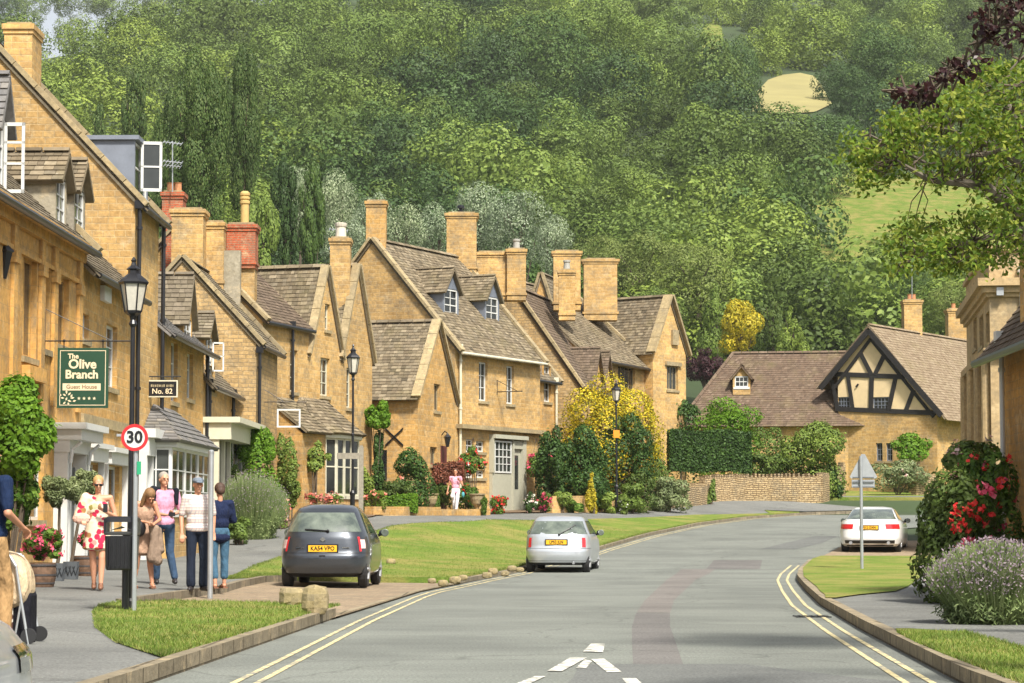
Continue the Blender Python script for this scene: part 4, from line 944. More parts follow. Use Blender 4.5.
# I: link with white window
pI = Vector((hd.x, hd.y))-nH*.6; pI2 = at(557, 400, 99.2)
WI = WF((pI.x, pI.y), (pI2.x-pI.x, pI2.y-pI.y)); LI = (pI2.xy-pI).length
I_ = house('low stone link between the dormer house and the steep gable', (pI.x, pI.y), WI.d, LI, 4.5, zeH-.7, zeH+2.0, holes={'f': [WI.pbox(544, 366, 551, 402)+(2, 3, WHITE)]}, roof=SLATES_D, stone=STONE, cope=('r',), over=.15)
downpipe(I_['root'], I_['f'].pt(LI-.3, 0, .1), zeH-.8, 2, CREAM)
# J: brown tiled house with steep gable
cj = at(579, 400, 100.5); cj2 = at(612, 400, 107.5); WJ = WF((cj.x, cj.y), (cj2.x-cj.x, cj2.y-cj.y)); LJ = (cj2.xy-cj.xy).length
e, t, q = apexdepth((cj.x, cj.y), WJ.n, 512); zaJ = at(512, 286, q.y).z; zeJ = WJ.hit(580, 384)[1]
print('J', LJ, t, zeJ, zaJ)
J = house('stone house with a steep coped gable and brown tiled roof behind the golden shrub', (cj.x, cj.y), WJ.d, LJ, 2*t, zeJ, zaJ, roof=TILES_D, stone=RUBBLE, cope=('l', 'r'), over=.15, course=.17, sw=.2, cw=.3)
rt = J['root']
for i, (px, py) in enumerate(((597, 353), (612, 357))):
    u, z = WJ.hit(px, py); 
    u = min(u, LJ-1.2)
    dormer(rt, WJ, u-1.2, u+1.2, zeJ-.6, zeJ+.1, zeJ+1.75, -.0, 2.6, cheek=STONE2, roof=TILES_D, cols=2, rows=2, label=('nearer tiled gable dormer', 'farther tiled gable dormer')[i])
pxchim(rt, 552, 582, 251, 310, q.y+4.5, .9, STONE2, label='tall broad stone chimney'); pxchim(rt, 558, 576, 270, 320, q.y+2.5, .7, STONE2, pots=((0, 'grey'),), label='small stone chimney with a pot')
# back gable behind J
c = at(578, 400, 108); q2 = at(540, 273, 108)
J2 = house('stone gable rising behind the steep coped gable', (c.x, 108), (.25, 1), 4, 2*(c.x-q2.x), zeJ, q2.z, roof=SLATES_D, stone=STONE, cope=('l',), over=.1, gutter=None)
# K
ck = at(619, 400, 108.6); ck2 = at(653, 400, 113.0); WK = WF((ck.x, ck.y), (ck2.x-ck.x, ck2.y-ck.y)); LK_ = (ck2.xy-ck.xy).length
zeK = WK.hit(635, 362)[1]; zrK = zeK+3.4
K = house('stone house with a long stone slated roof and mullioned windows', (ck.x-1.6, ck.y-3.4), WK.d, LK_+3.8, 7.4, zeK, zrK, holes={'f': [tuple(x+(3.76 if j < 2 else 0) for j, x in enumerate(WK.pbox(622, 366, 639, 392)))+(4, 1, COPING)]}, roof=SLATES, stone=STONE2, cope=('r',), over=.25, gutter=BLACK)
pxchim(K['root'], 582, 619, 259, 320, ck.y+3, 1.0, STONE2, label='broad stone chimney on the slated ridge')
g0 = at(653, 400, 112.2); g1 = at(686, 400, 114.4); WG = WF((g0.x, g0.y), (g1.x-g0.x, g1.y-g0.y)); LG = (g1.xy-g0.xy).length
zeG2 = WG.hit(684, 352)[1]; zaG = WG.hit(671, 297)[1]
print('K', LK_, zeK, LG, zeG2, zaG)
Kg = house('stone cross gable with a carved niche and mullioned window at the end of the row', (g0.x, g0.y), WG.d, LG, 7.5, zeG2, zaG, axis='across', holes={'f': [WG.pbox(667, 366, 678, 390)+(3, 1, COPING)]}, roof=SLATES, stone=STONE2, cope=('f',), over=.12, cw=.5, gutter=None)
h = WG.pbox(671, 330, 677, 345); b = B(); fbox(b, WG, h[0], h[1], h[2], h[3], .004, .12); b.build('carved_niche', COPING, Kg['root'])
h = WG.pbox(665, 362, 680, 366); b = B(); fbox(b, WG, h[0], h[1], h[2], h[3], .004, .12); b.build('hood_mould', COPING, Kg['root'])
# ---------------------------------------------------------------- timbered house and tiled barn
Yt = 122.0; ap = at(871, 328, Yt); an = R(33); e2 = Vector((math.cos(an), -math.sin(an))); rd = Vector((math.sin(an), math.cos(an)))
def along(px, s0=-10, s1=10):
    best = None
    for k in range(400):
        s = s0+(s1-s0)*k/399; q = Vector((ap.x, ap.y))+e2*s; d = abs(proj((q.x, q.y, 8))[0]-px)
        if best is None or d < best[0]: best = (d, s, q)
    return best[1], best[2]
sl, ql = along(822); sr, qr = along(946); zl = at(822, 386, ql.y).z; zr2 = at(946, 417, qr.y).z
WT = WF((ap.x, ap.y), e2)
print('T', ap, sl, zl, sr, zr2, 'G', G(ap.x, ap.y))
T = root('timbered_house', 'half timbered cream and black gable house above honey stone walls', 'house', (ap.x, ap.y, G(ap.x, ap.y)))
zb_ = G(ap.x, ap.y)-1; zbeam = WT.hit(880, 411)[1]; uL, uR = sl+.9, sr-.5
hs = [WT.pbox(876, 443, 882.5, 461), WT.pbox(886, 443, 892.5, 461)]
outl = [(uL, zb_), (uR, zb_), (uR, zbeam), (uL, zbeam)]
wall('stone_wall', T, WT, outl, hs, STONE2)
for h in hs: window(T, WT, h, 2, 3, LEAD, sill=True)
sL = (ap.z-zl)/-sl; sR = (ap.z-zr2)/sr
gl = [(uL, zbeam), (uR, zbeam), (uR, ap.z-sR*uR), (0, ap.z), (uL, ap.z-sL*-uL)]
hg = [WT.pbox(837, 397, 850, 410), WT.pbox(873, 397, 889, 410)]
wall('plaster_gable', T, WT, gl, hg, RENDER, reveal=.1)
for h in hg: window(T, WT, h, 4, 3, LEAD, d=-.04, sill=False)
# right wall and back
depthT = 13.0
Pq = lambda s, w, z: Vector((ap.x+e2.x*s+rd.x*w, ap.y+e2.y*s+rd.y*w, z))
b = B(); b.quad(Pq(uR, 0, zb_), Pq(uR, depthT, zb_), Pq(uR, depthT, zr2+.3), Pq(uR, 0, zr2+.3)); b.quad(Pq(uL, depthT, zb_), Pq(uL, 0, zb_), Pq(uL, 0, zl), Pq(uL, depthT, zl)); b.poly([Pq(uL, depthT, zb_), Pq(uL, depthT, zl), Pq(0, depthT, ap.z), Pq(uR, depthT, zr2), Pq(uR, depthT, zb_)]); b.build('side_wall', STONE2, T)
r = B(); slates(r, Pq(sr+.1, -.35, zr2-.1), Pq(sr+.1, depthT+.2, zr2-.1), Pq(0, depthT+.2, ap.z+.12), Pq(0, -.35, ap.z+.12), .19, .26, seed=5)
slates(r, Pq(sl-.1, depthT, zl-.1), Pq(sl-.1, -.35, zl-.1), Pq(0, -.35, ap.z+.12), Pq(0, depthT, ap.z+.12), .25, .3, seed=6); ridge_tiles(r, Pq(0, -.3, ap.z+.16), Pq(0, depthT, ap.z+.16)); r.build('roof', slate_mat('brown_stone_slates', [(.19, .14, .09), (.27, .21, .14), (.23, .175, .115), (.31, .25, .17)]), T)
def timber(b, x0, y0, x1, y1, w=.13, w0=.003, w1=.06):
    a, c = WT.hit(x0, y0), WT.hit(x1, y1); d = Vector((c[0]-a[0], c[1]-a[1])).normalized(); n = Vector((-d.y, d.x))*w
    q = [(a[0]-n.x, a[1]-n.y), (c[0]-n.x, c[1]-n.y), (c[0]+n.x, c[1]+n.y), (a[0]+n.x, a[1]+n.y)]
    b.hexa([WT.pt(u, z, w0) for u, z in q], [WT.pt(u, z, w1) for u, z in q])
for i, (x0, y0, x1, y1, w) in enumerate(((836, 409, 936, 413, .12), (834, 374, 905, 377, .12), (832, 380, 838, 409, .1), (848, 375, 853, 409, .1), (872, 376, 871, 410, .12), (896, 377, 889, 410, .11), (914, 390, 906, 411, .11), (860, 352, 872, 375, .11), (886, 352, 875, 375, .11), (857, 385, 858, 386, .1))):
    b = B(); timber(b, x0, y0, x1, y1, w, .003+.0015*i, .055+.002*i); b.build('timber', TIMBER, T)
for (x0, y0, x1, y1) in ((871, 330, 823, 388), (871, 330, 944, 415)):
    b = B(); timber(b, x0, y0+1, x1, y1+1, .14, .3, .36); b.build('bargeboard', TIMBER, T)
    b = B(); dx = 10 if x1 < x0 else -10; timber(b, x0, y0+9, x1+dx, y1+2, .08, .02, .075); b.build('rafter', TIMBER, T)
pxchim(T, 903, 923, 300, 345, 127, .9, STONE2, pots=((-.3, 'clay'), (.3, 'clay')), label='chimney standing on the roof slope'); pxchim(T, 947, 971, 309, 350, 133, 1.0, STONE2, pots=((.6, 'clay'), (-.5, 'clay')), label='chimney behind the ridge')
# small dormer low at the right of its roof
Wr = WF(Pq(uR, 0, 0).xy, rd); h = Wr.pbox(951, 392, 961, 416); dormer(T, Wr, 4.2, 5.6, zr2-.9, zr2+.35, zr2+1.0, .1, 2.5, cheek=STONE2, roof=SLATES, cols=2, rows=2, label='small low dormer')
b = B(); b.cyl(at(912, 298, 127.3), at(912, 262, 127.3), .02, n=5); q = at(912, 262, 127.3); b.cyl(q+Vector((-.5, 0, 0)), q+Vector((.5, 0, .05)), .015, n=4)
for k in range(4): b.cyl(q+Vector((-.4+.25*k, -.2, 0)), q+Vector((-.4+.25*k, .2, 0)), .012, n=4)
b.build('television_aerial', GALV, T)
# barn
Yb = 119.0; bl0 = at(683, 420, 124); br0 = at(872, 421, 122.55); 
db = Vector((br0.x-bl0.x, br0.y-bl0.y)); Lb = db.length; WB = WF(bl0.xy, db); zeB = br0.z; uH = WB.hit(729, 400)[0]
rtB = root('tiled_barn', 'long low stone building under a hipped brown tiled roof', 'building', (WB.pt(Lb/2, 0).x, WB.pt(Lb/2, 0).y, G(10, 119)))
DB = 7.0; zrB = at(790, 353, 126.5).z; PB_ = lambda u, w, z: WB.pt(u, z, -w)
b = B(); zb_ = G(10, 119)-1
for W, ln in ((WB, Lb), (WF(WB.pt(0, 0, -DB).xy, WB.n), DB), (WF(WB.pt(Lb, 0).xy, -WB.n), DB), (WF(WB.pt(Lb, 0, -DB).xy, -WB.d), Lb)): b.quad(W.pt(0, zb_), W.pt(ln, zb_), W.pt(ln, zeB), W.pt(0, zeB))
b.build('wall', STONE2, rtB)
r = B(); s_ = .3; ze_ = zeB-.2
slates(r, PB_(-s_, -s_, ze_), PB_(Lb+.3, -s_, ze_), PB_(Lb+.3, DB/2, zrB), PB_(uH, DB/2, zrB), .17, .2, seed=3, jit=.3)
slates(r, PB_(-s_, DB+s_, ze_), PB_(-s_, -s_, ze_), PB_(uH, DB/2, zrB), PB_(uH-.05, DB/2, zrB), .19, .24, seed=4)
slates(r, PB_(Lb+.3, DB+s_, ze_), PB_(-s_, DB+s_, ze_), PB_(uH, DB/2, zrB), PB_(Lb+.3, DB/2, zrB), .3, .4, seed=4)
ridge_tiles(r, PB_(uH, DB/2, zrB+.04), PB_(Lb-1.3, DB/2, zrB+.04)); ridge_tiles(r, PB_(-s_, -s_, ze_+.1), PB_(uH, DB/2, zrB+.06))
r.build('roof', TILES, rtB)
h = WB.pbox(734, 374, 749, 387, -1.2); um = (h[0]+h[1])/2; dormer(rtB, WB, um-.45, um+.45, h[2], h[3]-.1, h[3]+.45, -1.2, 3.0, cheek=STONE2, roof=TILES, cols=3, rows=2, fmat=WHITE, label='small dormer with a white window')
# ---------------------------------------------------------------- right side buildings
STONEG = stone_mat('pale_ashlar', (.52, .39, .22), (.46, .34, .19), (.4, .3, .18), bw=.62, bh=.29, ms=.005, bumpk=.2)
gN = at(991, 400, 68.0); gF = at(967.5, 400, 78.5); WGeo = WF(gF.xy, (gN.x-gF.x, gN.y-gF.y)); LG_ = (gN.xy-gF.xy).length; zP = WGeo.hit(975, 272)[1]; zC = WGeo.hit(975, 303)[1]
print('Geo', LG_, zP, zC, gN, gF)
rtG = root('georgian_house', 'tall flat fronted ashlar house with a parapet and heavy cornice', 'house', (gN.x+3, gN.y+4, G(15, 72)))
hG = [WGeo.pbox(x0, y0, x1, y1)+(1, 3) for x0, y0, x1, y1 in ((973.5, 318, 977, 349), (979.5, 315, 983.5, 347), (986, 312, 989.5, 344), (970.5, 368, 974, 430), (977.5, 366, 981.5, 430), (985, 364, 989, 430))]
wall('wall', rtG, WGeo, [(0, .5), (LG_, .5), (LG_, zP), (0, zP)], [h[:4] for h in hG], STONEG)
for h in hG: window(rtG, WGeo, h[:4], 1, 3, STONEG)
WE = WF(gN.xy, -WGeo.n)
b = B(); b.quad(WE.pt(0, .5), WE.pt(9, .5), WE.pt(9, zP), WE.pt(0, zP)); W2 = WF(WGeo.pt(0, 0, -9).xy, WGeo.n); b.quad(W2.pt(0, .5), W2.pt(9, .5), W2.pt(9, zP), W2.pt(0, zP)); b.quad(WGeo.pt(0, zP, 0), WGeo.pt(LG_, zP, 0), WGeo.pt(LG_, zP, -9), WGeo.pt(0, zP, -9)); b.build('end_wall', STONEG, rtG)
b = B()
for z0, z1, w in ((zC-.1, zC+.12, .34), (zC-.28, zC-.1, .2), (zC-.4, zC-.28, .1), (zP-.02, zP+.12, .1)):
    fbox(b, WGeo, -.1, LG_+w, z0, z1, .002, w); fbox(b, WE, .0, 9, z0, z1, .002, w)
zm = WGeo.hit(980, 362)[1]; fbox(b, WGeo, -.1, LG_+.2, zm-.1, zm+.1, .002, .2); fbox(b, WE, 0, 9, zm-.1, zm+.1, .002, .2)
b.build('cornice', STONEG, rtG)
for u in np.linspace(.4, LG_-.3, 4): b = B(); b.cyl(WGeo.pt(u, 2, .12), WGeo.pt(u, zm-.1, .12), .16, .13, 10); b.build('column', STONEG, rtG)
downpipe(rtG, WE.pt(.9, 0, .1), zC+.3, 2, WHITE, .07)
b = B(); h = WE.pbox(996, 288, 1003, 296); fbox(b, WE, h[0], h[1], h[2], h[3], .003, .25); b.build('alarm_box', GALV, rtG)
# cottage on the right, rough golden stone
YR0, YR1 = 25.0, 38.6; xr1 = at(1004, 400, YR1).x; xr0 = xr1-.35
WC = WF((xr1, YR1), (xr0-xr1, YR0-YR1)); LC = YR1-YR0; zeC = WC.hit(1012, 352)[1]+.4; print('cot', xr0, xr1, zeC)
RC = house('low golden rubble cottage with a sagging dark eave at the right edge', (xr1, YR1), WC.d, LC, 5.5, zeC, zeC+3.4, holes={'f': [(2.6, 3.5, 1.1, 2.3, 2, 2, WHITE), (6.2, 7.4, 1.1, 2.3, 2, 2, WHITE)]}, roof=TILES_D, stone=stone_mat('golden_rubble', (.58, .31, .09), (.46, .25, .08), (.5, .3, .12), bw=.34, bh=.14, distort=.08, bumpk=.8), cope=(), over=.42, gutter=BLACK)
downpipe(RC['root'], RC['f'].pt(.5, 0, .12), zeC-.2, .3, WHITE, .04)
zq = at(1021, 240, 36.8).z
RC2 = house('taller stone gable rising above the low cottage eave at the right edge', (7.80, 36.7), WC.d, 9.0, 6.0, zq, zq+2.5, zb=zeC-.25, roof=SLATES_D, stone=STONE, cope=('l',), over=.1, gutter=None)
# ---------------------------------------------------------------- trees
def draped(name, poly, mat, label, cat):
    """grass field lying on the hill, outline given by points seen on it"""
    pts = [gp(x, y, .2) for x, y in poly]; c = sum(pts, Vector((0, 0, 0)))/len(pts); b = B(); n = 6; m = len(pts)
    P = [[None]*m for _ in range(n+1)]
    for i in range(m):
        for k in range(n+1):
            q = c.lerp(pts[i], k/n); P[k][i] = Vector((q.x, q.y, G(q.x, q.y)+.25))
    for i in range(m):
        j = (i+1) % m
        b.poly([P[0][i], P[1][i], P[1][j]])
        for k in range(1, n): b.poly([P[k][i], P[k+1][i], P[k+1][j], P[k][j]])
    props(b.build(name, mat, smooth=True), label, cat, kind='structure')
HAY = plain('hay_field_grass', (.27, .235, .09), .95, var=.15, scale=.1)
draped('field', [(750, 112), (757, 92), (768, 80), (782, 75), (800, 73), (814, 76), (822, 86), (832, 104), (815, 112), (780, 114)], HAY, 'small pale hay field high on the hill', 'field')
draped('field', [(796, 262), (812, 186), (850, 168), (960, 176), (1040, 190), (1040, 262), (930, 262)], FIELD, 'green sloping field below the right hand woods', 'field')
draped('field', [(696, 60), (698, 40), (704, 26), (714, 20), (722, 28), (723, 44), (712, 62)], FIELD, 'narrow light green clearing high on the hill', 'field')
PROTO = {}
def proto(shape, n, lsz, seed, lobes):
    """unit crown as mesh data arrays"""
    L = crown_lobes(1, 1, 1, lobes, seed, shape); P, Nn = blob_points(n, L, .15, .04); return P, Nn, lsz
def crown_mesh(shape, variant, cls, n=2600, lsz=.075, lobes=22):
    key = (shape, variant, cls, n)
    if key not in PROTO:
        P, Nn, s = proto(shape, n, lsz, 11*variant+len(shape), lobes)
        o = leaves('crown', P, Nn, s, LM[cls], None, up=.12, jit=.22); me = o.data; bpy.data.objects.remove(o); PROTO[key] = me
    return PROTO[key]
def tree(name, label, px, py, rx, ry, Y, cls, shape='round', var=0, n=2600, lsz=.075, lobes=22, trunk=True, group=None, cat='tree'):
    c = at(px, py, Y); s = Y/F; g = G(c.x, Y); rxm, rzm = rx*s, ry*s
    if not trunk:
        o = bpy.data.objects.new(name, crown_mesh(shape, var, cls, n, lsz, lobes)); COL.objects.link(o); o.location = c; o.scale = (rxm, rxm*.9, rzm); o.rotation_euler.z = RNG.uniform(0, 6.28)
        return props(o, label, cat, group)
    rt = root(name, label, cat, (c.x, Y, g), group=group)
    o = bpy.data.objects.new('crown', crown_mesh(shape, var, cls, n, lsz, lobes)); COL.objects.link(o); o.parent = rt; o.location = (0, 0, c.z-g); o.scale = (rxm, rxm*.9, rzm); o.rotation_euler.z = RNG.uniform(0, 6.28)
    b = B(); r = max(.12, rxm*.07); h = c.z-g; b.cyl((c.x, Y, g-.5), (c.x+.1, Y, g+h), r*1.3, r*.7, 8)
    for k in range(5):
        a = k*1.3; b.cyl((c.x+.05, Y, g+h*(.55+.1*k)), (c.x+rxm*.55*math.cos(a), Y+rxm*.5*math.sin(a), c.z+rzm*(.1+.1*k)), r*.45, r*.1, 6)
    b.build('trunk', BARK, rt); return rt
SP = [  # distinctive trees
 (198, 150, 42, 92, 150, 'poplar', 'column', 'tallest broad poplar just behind the left chimneys', 42000, .021, 60),
 (243, 135, 24, 78, 156, 'poplar', 'column', 'narrower poplar touching the right side of the tallest one', 24000, .026, 40),
 (167, 170, 22, 70, 158, 'poplar', 'column', 'narrow poplar half hidden at the left of the tallest one', 18000, .028, 34),
 (134, 118, 17, 45, 210, 'poplar', 'column', 'slim pointed poplar above the lead clad dormer', 6000, .05, 26),
 (99, 135, 11, 28, 225, 'poplar', 'column', 'smallest pointed poplar beside the slim one', 3500, .06, 18),
 (284, 218, 20, 52, 175, 'dark', 'column', 'dark upright tree between the poplar and the pale willows', 7000, .05, 26),
 (311, 222, 19, 54, 178, 'dark', 'column', 'second dark upright tree to the right of its twin', 7000, .05, 26),
 (262, 240, 20, 50, 172, 'light', 'round', 'yellow green tree at the foot of the tall poplars', 6000, .055, 20),
 (740, 330, 27, 29, 190, 'gold', 'round', 'small bright golden tree above the barn', 9000, .045, 30),
 (703, 366, 19, 21, 165, 'purple', 'round', 'dark purple leaved tree beside the end gable', 6000, .055, 20),
 (772, 318, 18, 32, 200, 'light', 'cone', 'light green conifer to the right of the golden tree', 5000, .055, 26),
 (716, 315, 20, 34, 205, 'mid', 'cone', 'mid green conifer left of the golden tree', 5000, .055, 26),
 (792, 330, 18, 24, 195, 'light', 'cone', 'small pale conifer above the barn ridge', 4000, .06, 22),
]
for i, (px, py, rx, ry, Y, cls, shp, lab, n, ls, lb) in enumerate(SP): tree('poplar_tree' if cls == 'poplar' else 'conifer_tree' if shp == 'cone' else 'village_tree', lab, px, py, rx, ry, Y, cls, shp, i, n, ls, lb)
WIL = [(338, 215, 26, 45, 210), (372, 232, 26, 40, 200), (405, 236, 28, 34, 196), (438, 240, 30, 36, 200), (478, 226, 34, 44, 208), (520, 228, 34, 40, 204), (552, 248, 24, 32, 196), (345, 250, 30, 30, 190), (300, 200, 24, 36, 214)]
wl = ['at the left end, behind the dark uprights', 'above the pale chimney pot', 'behind the left gable chimney', 'between the two gable chimneys', 'tallest, right of the black cowl', 'above the low wide chimneys', 'at the right end of the pale row', 'lowest, above the steep street gables', 'partly behind the broad poplar']
for i, q in enumerate(WIL): tree('white_poplar_tree', 'silvery white leaved tree '+wl[i], *q, 'silver', 'round', i % 3, 14000, .03, 40, group='silvery trees behind the houses')
MIDL = [  # distinct larger trees at the foot of the hill
 (640, 275, 52, 44, 235, 'willow', 'broad yellow green willow behind the broad chimneys'), (698, 285, 48, 44, 228, 'willow', 'yellow green willow above the end gable'), (600, 268, 34, 34, 240, 'willow', 'smaller yellow green willow left of the broad one'),
 (655, 312, 34, 26, 205, 'light', 'light green bushy tree low beside the end gable'),
 (700, 105, 62, 70, 380, 'mid', 'large pale green rounded tree in the middle of the hill'), (690, 165, 58, 44, 350, 'mid', 'wide mid green tree below the large pale one'), (738, 185, 46, 46, 330, 'mid', 'rounded tree right of the wide one'),
 (545, 70, 70, 62, 420, 'dark', 'large dark tree in the upper middle of the hill'), (615, 95, 52, 48, 400, 'dark', 'dark tree right of the largest dark one'), (490, 90, 48, 60, 410, 'dark', 'dark tree left of the largest dark one'), (600, 45, 55, 45, 440, 'mid', 'tree at the top above the dark ones'),
 (435, 65, 55, 62, 420, 'mid', 'tall mid green tree left of the dark group'), (380, 70, 48, 55, 430, 'mid', 'mid green tree farther left of the dark group'), (330, 150, 50, 48, 360, 'mid', 'rounded mid green tree above the dark uprights'), (385, 165, 48, 48, 350, 'dark', 'dark rounded tree behind the silvery row'), (440, 150, 50, 52, 355, 'mid', 'broad green tree above the silvery row'), (470, 170, 44, 44, 340, 'mid', 'green tree directly above the black cowl'),
 (320, 75, 46, 44, 430, 'mid', 'green tree right of the tallest poplar'), (270, 110, 42, 44, 400, 'mid', 'green tree touching the poplar tip'),
 (738, 78, 26, 42, 420, 'dark', 'dark tree left of the hay field'), (885, 66, 44, 40, 430, 'dark', 'big dark domed tree below the sky at the right'), (850, 92, 32, 26, 410, 'dark', 'dark rounded tree right of the hay field'), (830, 146, 44, 34, 370, 'dark', 'dark green tree above the sloping field'), (782, 156, 38, 36, 350, 'dark', 'dark tree left of the sloping field'), (795, 208, 44, 36, 320, 'mid', 'mid green tree at the left edge of the sloping field'),
 (880, 268, 48, 26, 290, 'mid', 'rounded tree at the foot of the sloping field'), (950, 272, 48, 28, 290, 'mid', 'rounded tree behind the chimney of the timbered house'), (850, 300, 46, 34, 240, 'dark', 'dark tree above the timbered gable'), (905, 296, 40, 32, 235, 'dark', 'dark tree behind the aerial'), (800, 300, 42, 34, 245, 'mid', 'mid green tree above the barn'), (955, 310, 34, 28, 220, 'willow', 'pale green feathery tree beside the tall flat fronted house'),
 (560, 190, 46, 36, 320, 'light', 'yellowish green tree below the dark group'), (610, 190, 40, 34, 310, 'mid', 'green tree above the willows'), (540, 150, 34, 24, 350, 'light', 'light yellow green tree at the foot of the dark group'), (590, 155, 34, 26, 345, 'light', 'light green rounded tree in the middle slope'), (640, 205, 44, 36, 300, 'mid', 'green tree just above the willows'),
]
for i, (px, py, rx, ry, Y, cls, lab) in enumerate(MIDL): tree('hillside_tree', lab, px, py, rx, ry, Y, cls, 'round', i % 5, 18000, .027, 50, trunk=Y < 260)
ZONES = [(90, 40, 'light'), (60, 90, 'light'), (160, 60, 'light'), (210, 90, 'light'), (150, 130, 'light'), (250, 60, 'light'), (200, 30, 'light'), (130, 80, 'mid'), (280, 30, 'mid'), (250, 150, 'mid'), (400, 20, 'mid'), (480, 20, 'mid'), (540, 20, 'mid'), (640, 10, 'light'), (690, 30, 'light'), (660, 60, 'mid'), (760, 20, 'light'), (790, 50, 'mid'), (840, 20, 'light'), (900, 25, 'mid'), (960, 15, 'mid'), (980, 70, 'mid'), (940, 120, 'mid'), (1000, 160, 'mid'), (870, 130, 'dark'), (790, 120, 'dark'), (700, 220, 'mid'), (770, 240, 'mid'), (560, 130, 'dark'), (350, 190, 'dark'), (500, 120, 'dark'), (440, 200, 'dark'), (640, 150, 'mid'), (560, 170, 'light'), (850, 270, 'mid'), (980, 280, 'light'), (720, 260, 'light'), (330, 120, 'mid'), (650, 240, 'light')]  # top left zones use paler leaves as painted haze behind the poplars
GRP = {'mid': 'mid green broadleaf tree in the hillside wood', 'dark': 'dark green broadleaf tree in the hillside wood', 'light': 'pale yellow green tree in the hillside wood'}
cnt = 0
FIELDS = ((776, 84, 808, 98), (858, 192, 1010, 226), (706, 26, 714, 38))
ROWS = [0, 14, 30, 48, 68, 90, 113, 137, 162, 188, 215, 242, 270, 298, 326, 354]
for ri, py in enumerate(ROWS):
    px = -30+(ri % 2)*28
    while px < 1060:
        qx = px+RNG.uniform(-14, 14); qy = py+RNG.uniform(-8, 8); px += 46 if py < 60 else 56 if py < 150 else 66
        g = gp(qx, qy+8, 0.0)
        if g.y < 205 or g.y > 1500: 
            if qy > 40: continue
            g = at(qx, qy+8, 1000)
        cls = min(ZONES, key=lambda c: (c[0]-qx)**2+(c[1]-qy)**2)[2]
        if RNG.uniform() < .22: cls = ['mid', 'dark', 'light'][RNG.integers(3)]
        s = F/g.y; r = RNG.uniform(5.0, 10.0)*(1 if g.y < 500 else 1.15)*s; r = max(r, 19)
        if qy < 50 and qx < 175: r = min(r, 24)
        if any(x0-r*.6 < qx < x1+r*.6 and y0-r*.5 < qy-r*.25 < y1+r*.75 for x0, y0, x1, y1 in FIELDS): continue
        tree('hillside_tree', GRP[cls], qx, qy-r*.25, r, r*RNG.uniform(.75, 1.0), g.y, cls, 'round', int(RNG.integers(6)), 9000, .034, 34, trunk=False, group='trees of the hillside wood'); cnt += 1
print('fill trees', cnt)
# row of hedge and bushes along the foot of the hill, dense
# ---------------------------------------------------------------- street furniture
def text_mesh(name, body, size, mat, parent, loc, ext=.004, bold=0.0, font_sx=1.0, W=None, w=0, align='CENTER'):
    cu = bpy.data.curves.new(name, 'FONT'); cu.body = body; cu.size = size; cu.align_x = align; cu.align_y = 'CENTER'; cu.extrude = ext/2; cu.offset = bold; cu.resolution_u = 3
    t = bpy.data.objects.new(name, cu); COL.objects.link(t)
    dg = bpy.context.evaluated_depsgraph_get(); dg.update(); me = bpy.data.meshes.new_from_object(t.evaluated_get(dg)); bpy.data.objects.remove(t)
    me.name = name; me.materials.clear()
    org = ORG.get(parent.name, Vector((0, 0, 0)))
    for v in me.vertices:   # text plane x,y -> wall frame u,z
        q = W.pt(loc[0]+v.co.x*font_sx, loc[1]+v.co.y, w+v.co.z); v.co = q-org
    return link_mesh(name, me, mat, parent)
FC = lambda x, y, a=0: WF((x, y), (math.cos(a), math.sin(a)))
SIGNG = plain('sign_green', (.012, .055, .028), .5, var=.05); SIGNC = plain('sign_cream', (.72, .60, .40), .6, var=.05); LAMPGLASS = plain('frosted_lantern_glass', (.55, .52, .44), .25, var=.1, scale=12)
# lamp
def lamp():
    rt = root('street_lamp', 'tall black street lamp with a glass lantern standing beside the litter bin', 'street lamp', (0, 0, 0), group='black lantern street lamps')
    b = B(); b.lathe([(.11, 0), (.11, .12), (.085, .16), (.085, .95), (.10, .98), (.10, 1.03), (.055, 1.1), (.05, 1.2)], n=14); b.build('base', BLACK, rt)
    b = B(); b.lathe([(.05, 1.2), (.045, 2.6), (.055, 2.62), (.055, 2.68), (.042, 2.7), (.036, 4.15), (.07, 4.2), (.045, 4.26), (.06, 4.32)], n=12); b.build('pole', BLACK, rt)
    b = B(); b.lathe([(.06, 4.32), (.13, 4.36), (.14, 4.40)], n=6)
    for i in range(6):
        a = PI/3*i; b.cyl((.135*math.cos(a), .135*math.sin(a), 4.38), (.215*math.cos(a), .215*math.sin(a), 4.80), .012, n=5)
    l = b.build('lantern_frame', BLACK, rt)
    b = B(); b.lathe([(.12, 4.385), (.205, 4.79)], n=6); b.build('lantern_glass', LAMPGLASS, l)
    b = B(); b.lathe([(.235, 4.79), (.25, 4.82), (.2, 4.87), (.12, 4.93), (.09, 4.95), (.09, 5.0), (.12, 5.02), (.05, 5.07), (.03, 5.12), (.045, 5.15), (.01, 5.2)], n=6); b.build('lantern_cap', BLACK, l)
    return rt
lp = lamp(); p = gp(129.5, 609, .13); lp.location = p; lp.scale = (.78, .78, (at(129.5, 257, p.y).z-p.z)/5.2); p1 = p.copy()
for px, yt, Y, lab in ((352.5, 344, 70.0, 'black street lamp standing beside the wooden finger post'), (616.5, 380, 94.0, 'farthest black street lamp standing on the grass before the golden shrub')):
    q = at(px, 500, Y); q.z = G(q.x, Y)+.13; place(lp, q, .3, lab, (.85, .85, (at(px, yt, Y).z-q.z)/5.2))
q3 = q
b = B(); z = at(616, 434, 93.9).z; b.box((q3.x, q3.y-.12, z), (.24, .12, .3)); props(b.build('notice_box', plain('orange_plastic', (.75, .28, .02), .5)), 'small orange box fixed to the farthest street lamp', 'notice box')
